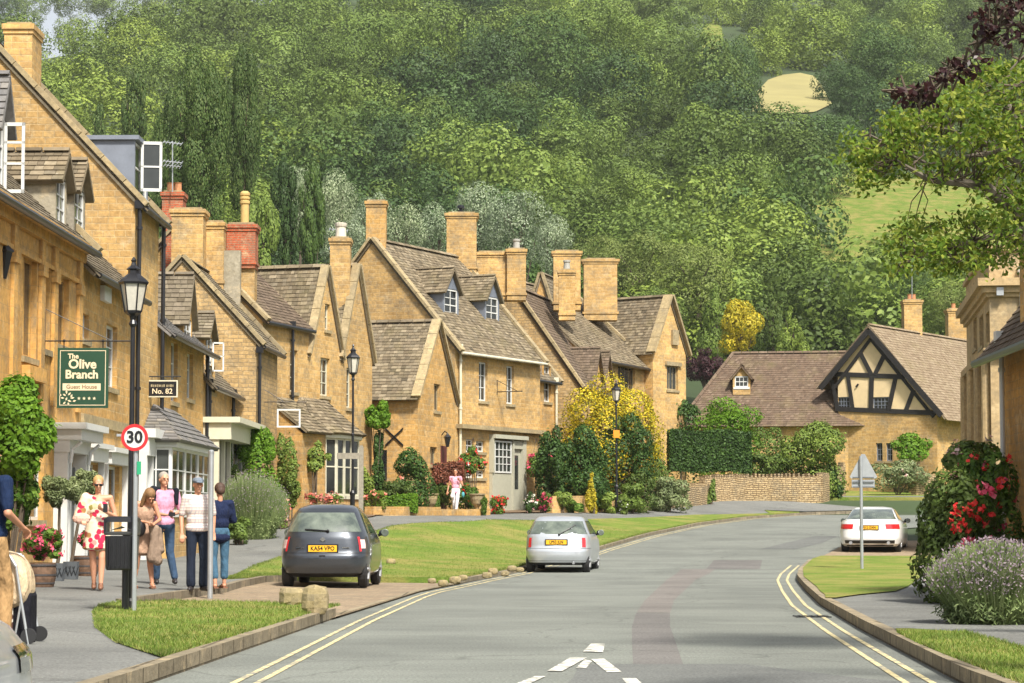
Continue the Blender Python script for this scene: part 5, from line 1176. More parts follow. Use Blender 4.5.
# litter bin on the near lamp
c = at(122, 545, p1.y-.35); gz = p1.z
rt = root('litter_bin', 'black litter bin on its post in front of the nearest street lamp', 'litter bin', (c.x, p1.y-.35, gz))
zb0, zb1 = at(122, 570, c.y).z, at(122, 518, c.y).z; w = .205
b = B()
for i in range(24):
    a = 2*PI*i/24
pr_f = [(w*.86, zb0), (w*.92, zb0+.02), (w*.98, zb1-.22)]
def sq(b, prof, c, n=32, e=5, inner=False):
    vs = []; fs = []
    for r, z in prof:
        for i in range(n):
            a = 2*PI*i/n; ca, sa = math.cos(a), math.sin(a); x = r*math.copysign(abs(ca)**(2/e), ca); y = r*.82*math.copysign(abs(sa)**(2/e), sa); vs.append((c[0]+x, c[1]+y, z))
    for k in range(len(prof)-1):
        for i in range(n): fs.append((k*n+i, k*n+(i+1) % n, (k+1)*n+(i+1) % n, (k+1)*n+i))
    fs += [tuple(range(n-1, -1, -1)), tuple((len(prof)-1)*n+i for i in range(n))]; b.add(vs, fs)
b = B(); sq(b, pr_f, c)
for k in range(7): b.box((c.x-w*.75+k*w*.25, c.y-w*.8, (zb0+zb1-.2)/2), (.012, .02, (zb1-.24-zb0)*.86))
b.build('bin_body', BLACK, rt)
b = B(); sq(b, [(w*1.0, zb1-.21), (w*1.04, zb1-.19), (w*1.04, zb1-.17), (w*.8, zb1-.165)], c); b.build('rim', plain('worn_black_plastic', (.05, .05, .05), .4), rt)
b = B()
for sx in (-1, 1): b.box((c.x+sx*w*.93, c.y, zb1-.1), (.03, w*1.4, .18))
sq(b, [(w*1.04, zb1-.05), (w*1.0, zb1), (w*.8, zb1+.02)], c); b.build('hood', BLACK, rt)
b = B(); b.add([(c.x-.15, c.y-.14, zb1-.16), (c.x+.02, c.y-.17, zb1-.1), (c.x+.17, c.y-.14, zb1-.165), (c.x+.05, c.y-.02, zb1-.12), (c.x-.12, c.y-.02, zb1-.15)], [(0, 1, 3, 4), (1, 2, 3)]); b.build('bin_liner', WHITE, rt)
b = B(); b.cyl((c.x+.03, c.y+.12, gz-.1), (c.x+.03, c.y+.12, zb1-.2), .045, n=10); b.build('post', BLACK, rt)
# speed limit sign on its grey pole
q = gp(134, 611, .13); rt = root('speed_limit_sign', 'round red ringed sign reading 30 on a grey pole', 'road sign', (q.x, q.y, q.z))
b = B(); zt_ = at(134, 446, q.y).z; b.cyl((q.x, q.y, q.z-.1), (q.x, q.y, zt_+.25), .03, n=10); b.build('pole', GALV, rt)
sc = at(134.5, 437.5, q.y-.05); r = .165
b = B(); b.cyl((sc.x, q.y-.045, sc.z), (sc.x, q.y-.035, sc.z), r, n=40); b.build('backing', GALV, rt)
def disc(b, c, r0, r1, y, n=48):
    vs = []
    for i in range(n):
        a = 2*PI*i/n
        for r_ in (r0, r1): vs.append((c[0]+r_*math.cos(a), y, c[2]+r_*math.sin(a)))
    b.add(vs, [(2*i, 2*i+1, (2*i+3) % (2*n), (2*i+2) % (2*n)) for i in range(n)])
SIGNR = plain('sign_red', (.55, .02, .025), .4, var=.04); b = B(); disc(b, sc, r*.76, r, q.y-.049); b.build('red_ring', SIGNR, rt)
b = B(); disc(b, sc, 0.001, r*.77, q.y-.047); b.build('white_disc', WHITE, rt)
text_mesh('number', '30', .20, BLACK, rt, (0, sc.z), W=FC(sc.x, q.y-.05), w=.003, bold=.006)
b = B(); b.box((sc.x-.1, q.y, sc.z+.03), (.25, .03, .03)); b.build('clamp', GALV, rt)
b = B(); zz_ = at(137, 468, q.y-.04).z; b.box((q.x+.045, q.y-.03, zz_), (.05, .01, .16)); b.build('green_tag', plain('green_plastic', (.02, .3, .14), .5), rt)
# bare grey pole
q = gp(210, 592, .13); rt = root('metal_post', 'plain grey steel post standing in front of the man in the flat cap', 'post', q)
b = B(); z1 = at(210, 453, q.y).z; b.cyl((q.x, q.y, q.z-.1), (q.x, q.y, z1), .042, n=12); b.build('shaft', GALV, rt); b = B(); b.lathe([(.046, 0), (.046, .03), (.02, .05)], (q.x, q.y, z1), 12); b.build('cap', GALV, rt)
# Olive Branch sign
Y = WA.pt(fpx(WA, 43, 345)[0], 0).y; a, c = at(58, 348, Y), at(108, 408, Y); xw = fx(Y)
rt = root('hanging_sign', 'dark green guest house sign hanging from an iron bracket', 'shop sign', (xw, Y, a.z))
b = B(); zr0 = at(80, 341, Y).z; b.cyl((xw, Y, zr0), (at(131, 341, Y).x, Y, zr0), .014, n=6); b.cyl((xw+.03, Y, zr0-.15), (xw+.03, Y, at(43, 307, Y).z), .014, n=6); b.cyl((xw+.03, Y, at(43, 309, Y).z), (at(112, 341, Y).x, Y, zr0), .007, n=5)
for px in (64, 103): x = at(px, 345, Y).x; b.cyl((x, Y, zr0), (x, Y, a.z), .01, n=5); b.ball((x, Y, zr0+.0), .03)
b.build('bracket', BLACK, rt)
S = FC(a.x, Y-.03); sw_, sh_ = c.x-a.x, a.z-c.z; b = B(); fbox(b, S, 0, sw_, c.z, a.z, -.05, 0); bd = b.build('board', SIGNG, rt)
b = B(); m = .045
for (u0, u1, z0, z1) in ((m, sw_-m, a.z-m-.012, a.z-m), (m, sw_-m, c.z+m, c.z+m+.012), (m, m+.012, c.z+m+.012, a.z-m-.012), (sw_-m-.012, sw_-m, c.z+m+.012, a.z-m-.012)): fbox(b, S, u0, u1, z0, z1, .001, .004)
b.build('border', SIGNC, bd)
zy = lambda py: at(83, py, Y).z; ux = lambda px: at(px, 380, Y).x-a.x
text_mesh('lettering', 'The', .125, SIGNC, bd, (ux(73.3), zy(356.5)), W=S, w=.003, bold=.004)
text_mesh('lettering', 'Olive', .235, SIGNC, bd, (ux(82.5), zy(364.5)), W=S, w=.003, bold=.007)
text_mesh('lettering', 'Branch', .215, SIGNC, bd, (ux(82), zy(374.8)), W=S, w=.003, bold=.007)
b = B(); fbox(b, S, ux(63), ux(101), zy(390.5), zy(383.5), .001, .004); b.build('name_band', SIGNC, bd)
text_mesh('lettering', 'Guest House', .105, plain('sign_brown', (.2, .12, .06), .6), bd, (ux(82), zy(387)), W=S, w=.006, bold=.001)
for i in range(4):
    b = B(); cx, cz = ux(79.5+5.1*i), zy(398.5); pts = []
    for k in range(10): r_ = .034 if k % 2 == 0 else .015; an_ = PI/2+k*PI/5; pts.append(S.pt(cx+r_*math.cos(an_), cz+r_*math.sin(an_), .004))
    ce = S.pt(cx, cz, .004); k0 = [ce]+pts; b.add(k0, [(0, 1+j, 1+(j+1) % 10) for j in range(10)]); b.build('star', SIGNC, bd)
b = B()
for (px, py, an_, L_) in ((67, 392, 1.6, .09), (65, 395, 2.6, .07), (70, 394, .8, .08), (63, 398, 3.0, .07), (67, 399, 1.2, .07), (73, 398, .2, .08), (70, 401, -.3, .08), (75, 401, .3, .07), (65, 403, 3.9, .07), (69, 404, 4.9, .07), (72, 396, 1.1, .07), (61, 395, 2.3, .05)):
    cx, cz = ux(px), zy(py); d = Vector((math.cos(an_), math.sin(an_))); n = Vector((-d.y, d.x))*.018
    b.add([S.pt(cx-d.x*L_/2, cz-d.y*L_/2, .004), S.pt(cx+n.x, cz+n.y, .004), S.pt(cx+d.x*L_/2, cz+d.y*L_/2, .004), S.pt(cx-n.x, cz-n.y, .004)], [(0, 1, 2, 3)])
b.build('olive_sprig', SIGNC, bd)
# No. 82 sign
Y = WA.pt(fpx(WA, 147, 377)[0], 0).y-.0; Y = 55.6; a, c = at(148.5, 381.5, Y), at(176.5, 396, Y); xw = fx(Y)
rt = root('hanging_sign', 'small black hanging sign with cream lettering reading No. 82', 'shop sign', (xw, Y, a.z))
b = B(); zr0 = at(160, 376.5, Y).z; b.cyl((xw, Y, zr0), (at(181, 377, Y).x, Y, zr0), .015, n=6)
for px in (152, 173): x = at(px, 377, Y).x; b.cyl((x, Y, zr0), (x, Y, a.z), .008, n=5)
b.build('bracket', BLACK, rt); S = FC(a.x, Y-.03); sw_ = c.x-a.x
b = B(); fbox(b, S, -.03, sw_+.03, c.z-.03, a.z+.03, -.05, -.004); b.build('frame', CREAM, rt); b = B(); fbox(b, S, 0, sw_, c.z, a.z, -.03, 0); bd = b.build('board', BLACK, rt)
bb_ = B()
for k, (u, w_) in enumerate(((.06, .05), (.115, .03), (.155, .045), (.21, .03), (.25, .05), (.31, .03), (.35, .045), (.42, .04), (.47, .03), (.51, .045), (.56, .03))): z = at(160, 385.8, Y).z; fbox(bb_, S, u, u+w_*.8, z-.025-.006*(k % 2), z+.025+.006*(k % 3 == 0), .001, .004)
bb_.build('small_lettering', plain('dim_gilt', (.3, .25, .15), .6), bd)
text_mesh('lettering', 'No. 82', .17, SIGNC, bd, (sw_/2, at(160, 391.5, Y).z), W=S, w=.003, bold=.002)
# empty white frame sign
Y = 72.2; a, c = at(277, 409, Y), at(300.5, 427.5, Y); rt = root('hanging_sign', 'thin white rectangular sign frame hanging in front of the climbing plant', 'sign', (a.x, Y, c.z))
S = FC(a.x, Y); sw_ = c.x-a.x; b = B()
for (u0, u1, z0, z1) in ((0, sw_, a.z-.05, a.z), (0, sw_, c.z, c.z+.05), (0, .05, c.z+.05, a.z-.05), (sw_-.05, sw_, c.z+.05, a.z-.05)): fbox(b, S, u0, u1, z0, z1, -.02, .02)
b.build('frame', WHITE, rt); b = B(); zr0 = at(280, 402, Y).z; b.cyl((at(262, 402, Y).x, Y, zr0), (at(307, 403, Y).x, Y, zr0), .014, n=6)
for px in (281, 297): x = at(px, 405, Y).x; b.cyl((x, Y, zr0), (x, Y, a.z), .008, n=5)
b.cyl((at(262, 388, Y).x, Y, at(262, 388, Y).z), (at(284, 402, Y).x, Y, zr0), .01, n=5); b.build('bracket', BLACK, rt)
# bracket on the dormer house
Y = 92; b = B(); z = WH.hit(498, 392)[1]; u = WH.hit(497, 392)[0]; b.cyl(WH.pt(u, z, 0), WH.pt(u, z, 1.1), .02, n=6); b.cyl(WH.pt(u, z+.45, 0), WH.pt(u, z-.1, 0), .02, n=6); b.cyl(WH.pt(u, z+.45, 0), WH.pt(u, z, .9), .012, n=5)
props(b.build('sign_bracket', BLACK), 'empty black iron bracket on the wall of the dormer house', 'sign bracket')
# finger post
Y = 69.0; q = at(361, 515, Y); q.z = G(q.x, Y)+.13; rt = root('finger_post', 'grey weathered wooden finger post with one arm pointing left', 'signpost', q)
WOODG = plain('weathered_oak', (.27, .24, .19), .85, var=.2, scale=14); z1 = at(361, 447, Y).z
b = B(); b.box((q.x, Y, (q.z+z1)/2), (.13, .13, z1-q.z)); b.box((q.x, Y, z1+.02), (.09, .09, .05)); b.build('post', WOODG, rt)
a, c = at(337, 453, Y), at(359, 459, Y); b = B(); b.box(((a.x+c.x)/2, Y-.08, (a.z+c.z)/2), (c.x-a.x, .04, a.z-c.z)); ar = b.build('arm', WOODG, rt)
# triangular warning sign seen from behind
q = gp(862, 569, .13); rt = root('warning_sign', 'grey back of a triangular road sign on a thin pole before the white car', 'road sign', q); Y = q.y
b = B(); z1 = at(862, 456, Y).z; b.cyl((q.x, Y, q.z-.1), (q.x, Y, z1), .038, n=10); b.build('pole', GALV, rt)
def prism(b, pts, y0, y1):
    n = len(pts); b.add([(x, y0, z) for x, z in pts]+[(x, y1, z) for x, z in pts], [tuple(range(n-1, -1, -1)), tuple(range(n, 2*n))]+[(i, (i+1) % n, n+(i+1) % n, n+i) for i in range(n)])
T0, T1, T2 = at(863.5, 454, Y), at(850, 478.5, Y), at(877.5, 478.5, Y); b = B(); prism(b, [(T0.x-.04, T0.z), (T1.x, T1.z+.04), (T1.x+.04, T1.z), (T2.x-.04, T2.z), (T2.x, T2.z+.04), (T0.x+.04, T0.z)], Y+.05, Y+.065); b.build('triangle_plate', GALV, rt)
b = B()
for y0, y1 in ((479.5, 487.5),): a, c = at(852, y0, Y), at(875, y1, Y); b.box(((a.x+c.x)/2, Y+.058, (a.z+c.z)/2), (c.x-a.x, .014, a.z-c.z))
b.build('supplementary_plate', GALV, rt)
b = B()
for yy_ in (477.5, 482, 487): a, c = at(853, yy_, Y), at(874, yy_, Y); b.box(((a.x+c.x)/2, Y+.035, a.z), (c.x-a.x, .03, .03))
b.build('rail', plain('dark_steel', (.15, .16, .17), .5, .5), rt)
# aerials
def aerial(px, y0, y1, Y, label):
    b = B(); b.cyl(at(px, y1, Y), at(px, y0, Y), .02, n=5)
    for t_, w_ in ((y0+1, 9), (y0+20, 9), (y0+24, 8)):
        a, c = at(px-w_, t_, Y), at(px+w_, t_+2, Y); b.cyl(a, c, .018, n=4)
        for k in range(6): m_ = a.lerp(c, k/5); b.cyl(m_+Vector((0, -.3, -.1)), m_+Vector((0, .3, .1)), .012, n=4)
    props(b.build('television_aerial', GALV), label, 'aerial')
aerial(172.5, 141, 192, 75.5, 'television aerial above the red brick chimney at the left'); aerial(338.5, 228, 245, 95, 'thin aerial beside the left gable chimney')
# wall lanterns
def wlan(px, py, Y, label, s=1.0):
    c = at(px, py, Y); b = B(); b.lathe([(.05*s, -.22*s), (.12*s, .12*s), (.15*s, .14*s), (.05*s, .24*s), (.01, .3*s)], c, 6); b.tube([c+Vector((0, 0, .28*s)), c+Vector((-.1*s, .1*s, .36*s)), c+Vector((-.25*s, .3*s, .2*s))], .02*s, 5)
    props(b.build('wall_lantern', BLACK), label, 'wall lantern')
wlan(447.5, 441, 87.6, 'small black wall lantern beside the maroon door'); wlan(3, 262, 40.5, 'black lantern on the wall at the left edge', 1.3)
# stones on the verge
STN = stone_mat('mossy_stone', (.34, .28, .15), (.3, .25, .14), (.3, .25, .14), bw=3, bh=3, ms=0, bumpk=1)
def rock(px, py, sx, sy, sz, label, seed, cat='stone', group=None, boxy=.5):
    q = gp(px, py, .13); rr = random.Random(seed); b = B(); b.ball((q.x, q.y, q.z+sz*.42), (sx/2, sy/2, sz/2*1.1), 12, 8)
    vs = []
    for v in b.v:
        d = Vector(v)-Vector((q.x, q.y, q.z+sz*.42)); m = max(abs(d.x)/(sx/2), abs(d.y)/(sy/2), abs(d.z)/(sz/2)); k = (1/m if m > .01 else 1)*boxy+(1-boxy); k *= rr.uniform(.93, 1.05); vs.append(tuple(Vector((q.x, q.y, q.z+sz*.42))+d*k))
    b.v = vs; o = b.build('boundary_stone' if cat == 'stone' and not group else 'stone', STN, smooth=False, bevel=.01); return props(o, label, cat, group)
rock(292, 605, .34, .26, .25, 'squared mossy stone block at the end of the near verge', 3, boxy=.85); rock(315, 613, .34, .3, .36, 'tall rounded mossy stone beside the squared block', 4, boxy=.55)
for i, (px, py, s_) in enumerate(((432, 583, .22), (443, 586, .26), (455, 583, .3), (463, 580, .25), (487, 578, .28), (493, 574, .3), (505, 576, .25), (512, 571, .3), (520, 572, .25), (391, 564, .3))):
    rock(px, py, s_*.75, s_*.5, s_*.45, 'small pale stone lying in the grass along the long kerb', i+9, cat='stone', group='small stones along the long kerb')
# ---------------------------------------------------------------- cars
def carbody(R_, n=56):
    """R_: rings (z, rear y, front y, half width, exponent)"""
    def ring(z):
        zs = [r[0] for r in R_]; i = max(0, min(len(zs)-2, sum(1 for a in zs if a <= z)-1)); a, c = R_[i], R_[i+1]; t = min(1, max(0, (z-a[0])/(c[0]-a[0]))); return [a[k]+(c[k]-a[k])*t for k in range(5)]
    def S(phi, z, off=0):
        _, y0, y1, hw, e = ring(z); e += 3; c, s = math.cos(phi), math.sin(phi); xf = abs(c)**(2/e); p = Vector((hw*math.copysign(xf, c), (y0+y1)/2+(y1-y0)/2*math.copysign(abs(s)**(2/e), s), z))
        if s < 0: p.y += .16*xf**3*abs(s)**(2/e)
        elif z < .95: p.y -= .45*xf**4*abs(s)**(2/e)
        if off:
            h = 1e-3; a = S(phi+h, z)-S(phi-h, z); z2, z1 = min(z+.02, R_[-1][0]), max(z-.02, R_[0][0]); u = S(phi, z2)-S(phi, z1); nn = a.cross(u); 
            if nn.length > 0: p += nn.normalized()*off
        return p
    return ring, S
def rphi(e, xf):
    e += 3; return -math.acos(max(-1, min(1, math.copysign(abs(xf)**(e/2), xf))))    # rear
def sphi(e, yf, side=1):   # side position by y fraction -1..1
    e += 3
    a = math.asin(math.copysign(abs(yf)**(e/2), yf)); return a if side > 0 else PI-a
def patch(S, f0, f1, z0, z1, off, nu=10, nz=6, fz=None):
    b = B(); 
    for j in range(nz+1):
        z = z0+(z1-z0)*j/nz; a0, a1 = (f0, f1) if fz is None else fz(j/nz)
        for i in range(nu+1): b.v.append(tuple(S(a0+(a1-a0)*i/nu, z, off)))
    m = nu+1; b.f = [(j*m+i, j*m+i+1, (j+1)*m+i+1, (j+1)*m+i) for j in range(nz) for i in range(nu)]
    return b
TYRE = plain('tyre_rubber', (.018, .018, .019), .8); RIM = plain('alloy', (.45, .46, .47), .35, .7)
def cglass():
    n = N('car_window_glass'); n.color(n.ramp(n.noise(n.objc(), 3.5, 4), [(.35, (.05, .065, .055)), (.7, (.16, .19, .15))])); n.set(.03, spec=1.0); n.b.inputs['Coat Weight'].default_value = .6; return n.m  # mottled green base imitates reflections and the view through the opaque panes
CGL = cglass(); TAIL = plain('tail_light_red', (.55, .02, .025), .15, coat=.8, var=.1); TAILW = plain('tail_light_clear', (.75, .55, .5), .2, coat=.8)
PLATE = plain('yellow_plate', (.85, .45, .02), .45, var=.03); SEAT = plain('seat_fabric', (.05, .055, .06), .8)
def car(name, label, X, Y, yaw, R_, L, Wd, paint, wheels, glass, lights, plate, extra=None, ground=None, lid=None):
    rt = root(name, label, 'car', (0, 0, 0)); ring, S = carbody(R_); n = 64; b = B()
    zs = []
    for i in range(len(R_)-1):
        k = 3
        for j in range(k): zs.append(R_[i][0]+(R_[i+1][0]-R_[i][0])*j/k)
    zs.append(R_[-1][0])
    for z in zs:
        for i in range(n): b.v.append(tuple(S(2*PI*i/n, z)))
    for j in range(len(zs)-1):
        for i in range(n): b.f.append((j*n+i, j*n+(i+1) % n, (j+1)*n+(i+1) % n, (j+1)*n+i))
    b.f.append(tuple(range(n-1, -1, -1))); b.f.append(tuple((len(zs)-1)*n+i for i in range(n)))
    body = b.build('body', paint, rt, smooth=True)
    (yr, yf, r, tw) = wheels; cut = B()
    for y in (yr, yf): cut.cyl((-Wd, y, r), (Wd, y, r), r*1.17, n=28)
    cu = cut.build('c', paint)
    # keep a floor between arches: cutting full width is hidden by the dark underside
    m = body.modifiers.new('x', 'BOOLEAN'); m.object = cu; m.operation = 'DIFFERENCE'; m.solver = 'EXACT'
    apply_mods(body); bpy.data.objects.remove(cu)
    body.data.polygons.foreach_set('use_smooth', [True]*len(body.data.polygons))
    es = body.modifiers.new('e', 'EDGE_SPLIT'); es.split_angle = R(38)
    u = B(); u.box((0, L/2, .35), (Wd-.5, L-.5, .3)); u.build('underside', TYRE, rt)
    for y in (yr, yf):
        for sx in (-1, 1):
            w_ = B(); x0, x1 = sx*(Wd/2-.05), sx*(Wd/2-.03-tw); 
            prof = [(r*.62, 0), (r*.9, .0), (r, .03), (r, tw-.03), (r*.9, tw), (r*.62, tw)]
            for k in range(len(prof)-1): w_.cyl((x0-sx*prof[k][1], y, r), (x0-sx*prof[k+1][1]-sx*1e-4, y, r), prof[k][0], prof[k+1][0], 26, cap=k in (0, len(prof)-2))
            wo = w_.build('wheel', TYRE, rt, smooth=False); h = B(); h.cyl((x0+sx*.004, y, r), (x0-sx*.02, y, r), r*.16, r*.6, 20)
            for k in range(5): a = k*2*PI/5; h.cyl((x0+sx*.006, y, r), (x0+sx*.004, y+r*.6*math.sin(a), r+r*.6*math.cos(a)), .03, .022, 6)
            h.build('rim', RIM, wo)
    for nm, f0, f1, z0, z1, fz in glass: patch(S, f0, f1, z0, z1, .006, 12, 8, fz).build(nm, CGL, rt, smooth=True)
    for nm, mat, f0, f1, z0, z1 in lights: patch(S, f0, f1, z0, z1, .008, 8, 6).build(nm, mat, rt, smooth=True)
    px_, zc, ptxt, pw, ph = plate; yb_ = S(-PI/2, zc).y-.012; FW = FC(0, yb_)
    q = B(); fbox(q, FW, px_-pw/2-.025, px_+pw/2+.025, zc-ph/2-.02, zc+ph/2+.02, -.02, .003); q.build('plate_surround', BLACK, rt)
    q = B(); fbox(q, FW, px_-pw/2, px_+pw/2, zc-ph/2, zc+ph/2, .004, .008); po = q.build('number_plate', PLATE, rt)
    text_mesh('registration', ptxt, ph*.92, BLACK, po, (px_, zc), W=FW, w=.011, bold=.002, font_sx=.92)
    if extra: extra(rt, S, ring)
    g = G(X, Y) if ground is None else ground
    rt.location = (X, Y, g); rt.rotation_euler = (0, 0, yaw); return rt
def mirrors(rt, x, y, z, paint):
    for sx in (-1, 1):
        b = B(); b.ball((sx*(x+.07), y, z), (.095, .06, .065), 12, 8); b.cyl((sx*(x-.03), y+.03, z-.05), (sx*(x+.05), y, z-.02), .03, n=6); mo = b.build('wing_mirror', BLACK if sx < 0 else paint, rt, smooth=True)
        g = B(); g.cyl((sx*(x+.10), y-.068, z), (sx*(x+.10), y-.075, z), .075, .06, 14); g.build('mirror_glass', CGL, mo)
def wiper(rt, S, x0, z0, x1, z1, e=3.5):
    b = B(); P_ = []
    for t_ in (0, .33, .66, 1):
        z = z0+(z1-z0)*t_; x = x0+(x1-x0)*t_; hw = S(0, z).x; P_.append(S(rphi(e, x/hw), z, .02))
    b.tube(P_, .012, 5); b.ball(P_[0], .03, 8, 5); b.build('rear_wiper', BLACK, rt)
def strip_patch(rt, S, name, mat, f0, f1, z0, z1, off=.004): patch(S, f0, f1, z0, z1, off, 24, 2).build(name, mat, rt, smooth=True)
GREY = plain('dark_grey_metallic_paint', (.05, .058, .07), .32, .55, .08, 40, coat=.8)
M = [(.20, .22, 3.5, .70, 4.2), (.27, .06, 3.66, .78, 4.2), (.40, .01, 3.71, .815, 4.2), (.58, 0, 3.72, .83, 4.2), (.66, .05, 3.71, .83, 4.2), (.80, .08, 3.66, .825, 3.4), (.92, .11, 3.42, .80, 3.2), (1.0, .15, 3.0, .765, 3.0), (1.12, .22, 2.72, .715, 2.8), (1.26, .33, 2.42, .655, 2.6), (1.38, .46, 2.1, .60, 2.2), (1.46, .62, 1.95, .545, 1.8), (1.51, .82, 1.75, .45, 1.4), (1.54, 1.1, 1.5, .25, 2.6)]
ew = 3.7
def mx(rt, S, ring):
    mirrors(rt, .83, 2.45, 1.0, GREY); wiper(rt, S, .1, 1.03, -.36, 1.06)
    strip_patch(rt, S, 'bumper_joint', BLACK, rphi(4.2, -.98), rphi(4.2, .98), .632, .644, .003)
    strip_patch(rt, S, 'rear_skirt', BLACK, rphi(4.2, -.95), rphi(4.2, .95), .205, .275, .004)
    y = S(-PI/2, .86).y-.01; b = B(); b.cyl((0, y-.008, .885), (0, y+.01, .885), .038, n=20); em = b.build('badge', plain('chrome', (.8, .8, .8), .1, 1), rt)
    b = B(); b.box((0, y-.012, .885), (.1, .008, .018)); b.build('badge_bar', plain('chrome', (.8, .8, .8), .1, 1), em)
    b = B(); b.box((0, S(-PI/2, .6).y-.006, .585), (.11, .012, .03)); b.build('boot_latch', BLACK, rt)
    text_mesh('model_script', 'MICRA'[:0]+'-', .05, plain('chrome', (.8, .8, .8), .1, 1), rt, (-.48, .73), W=FC(0, S(rphi(4, -.5), .73).y-.01), w=0) if False else None
    for sx in (-1, 1):
        b = B(); b.box((sx*.42, S(rphi(4, .5), .735).y-.006, .735), (.13, .008, .018)); b.build('chrome_script', plain('chrome', (.8, .8, .8), .1, 1), rt)
    for k in (.4, .46, .52, .58): pass
    b = B()
    for sx in (-1, 1): b.box((sx*.3, .75, 1.02), (.42, .1, .32))
    b.build('headrests', SEAT, rt)
q = gp(333, 588.5, .03)
car('parked_car', 'dark grey hatchback parked in the brown paved bay', at(322, 590, q.y).x, q.y, R(-2), M, 3.72, 1.66, GREY, (.62, 3.03, .30, .17),
    [('rear_window', rphi(ew, -.84), rphi(ew, .84), 1.02, 1.37, lambda t: (rphi(3.8, -.90+.02*t), rphi(3.8, .90-.02*t))), ('side_window', sphi(ew, -.68, 1), sphi(ew, .55, 1), 1.0, 1.36, lambda t: (sphi(ew, -.70+.06*t, 1), sphi(ew, .7-.1*t, 1))), ('side_window', 0, 0, 1.0, 1.36, lambda t: (sphi(ew, .7-.1*t, -1), sphi(ew, -.70+.06*t, -1))), ('windscreen', 0, 0, 1.03, 1.42, lambda t: (-rphi(3.6, .88), -rphi(3.6, -.88)))],
    [('tail_light', TAIL, rphi(4, .79), sphi(4, -.955, 1), .665, .93), ('tail_light', TAIL, sphi(4, -.955, -1)-2*PI, rphi(4, -.79), .665, .93), ('tail_light_lens', TAILW, rphi(4, .83), rphi(4, .91), .72, .88), ('tail_light_lens', TAILW, rphi(4, -.91), rphi(4, -.83), .72, .88)], (0, .72, 'KA54 VPO', .52, .115), mx, ground=G(-3.3, q.y)+.03)
SILV = plain('silver_metallic_paint', (.50, .53, .56), .3, .5, .04, 40, coat=.7)
ST_ = [(.20, .2, 3.5, .70, 4.5), (.27, .05, 3.68, .77, 4.5), (.42, 0, 3.72, .80, 4.5), (.56, .01, 3.74, .815, 4.5), (.64, .07, 3.72, .815, 4.3), (.80, .10, 3.6, .81, 4.2), (.90, .13, 3.1, .79, 4.2), (.96, .16, 2.85, .765, 4), (1.1, .27, 2.55, .70, 4), (1.24, .41, 2.25, .64, 3.8), (1.32, .52, 2.1, .60, 3.6), (1.37, .68, 1.95, .54, 3.3), (1.40, .95, 1.6, .35, 3)]
def mx2(rt, S, ring):
    mirrors(rt, .80, 2.35, .98, BLACK); wiper(rt, S, .05, .93, .42, 1.16)
    strip_patch(rt, S, 'bumper_joint', BLACK, rphi(4.2, -.98), rphi(4.2, .98), .60, .608, .003); strip_patch(rt, S, 'rear_skirt', BLACK, rphi(4.2, -.97), rphi(4.2, .97), .205, .31, .004)
    b = B(); b.cyl((.42, .03, .25), (.42, .3, .25), .03, n=10); b.build('exhaust', RIM, rt)
q = gp(560, 573, .0)
car('moving_car', 'small silver hatchback on the road beside the double yellow line', at(556, 560, q.y).x, q.y, R(-7), ST_, 3.74, 1.63, SILV, (.6, 2.95, .28, .165),
    [('rear_window', 0, 0, .95, 1.26, lambda t: (rphi(4, -.93), rphi(4, .93))), ('side_window', 0, 0, .95, 1.27, lambda t: (sphi(4, -.72+.05*t, 1), sphi(4, .7-.1*t, 1))), ('side_window', 0, 0, .95, 1.27, lambda t: (sphi(4, .7-.1*t, -1), sphi(4, -.72+.05*t, -1))), ('windscreen', 0, 0, .97, 1.3, lambda t: (-rphi(4, .9), -rphi(4, -.9)))],
    [('tail_light', TAIL, rphi(4.3, .76), sphi(4.3, -.95, 1), .63, .86), ('tail_light', TAIL, sphi(4.3, -.95, -1)-2*PI, rphi(4.3, -.76), .63, .86)], (0, .755, 'LY51 EJX'[:0]+'LP52 JLN', .50, .105), mx2, ground=0.03)
WPAINT = plain('white_car_paint', (.80, .80, .78), .3, 0, .02, 5, coat=.8)
AU = [(.18, .25, 4.3, .82, 4.6), (.26, .07, 4.52, .89, 4.6), (.42, 0, 4.6, .92, 4.6), (.60, .02, 4.62, .93, 4.4), (.74, .03, 4.5, .925, 4.2), (.86, .04, 4.2, .90, 4), (.94, .05, 3.55, .86, 4), (.965, .55, 3.35, .80, 3.8), (1.05, .72, 3.1, .74, 3.6), (1.18, 1.05, 2.8, .67, 3.5), (1.28, 1.4, 2.55, .61, 3.4), (1.34, 1.75, 2.4, .53, 3.2), (1.37, 2.0, 2.2, .3, 3)]
def mx3(rt, S, ring):
    mirrors(rt, .88, 2.75, .95, BLACK)
    strip_patch(rt, S, 'diffuser', BLACK, rphi(4.6, -.80), rphi(4.6, .80), .20, .37, .008)
    for sx in (-1, 1):
        b = B(); b.cyl((sx*.55, .01, .29), (sx*.55, .25, .29), .05, n=12); b.build('exhaust', RIM, rt)
q = gp(868, 553, .03)
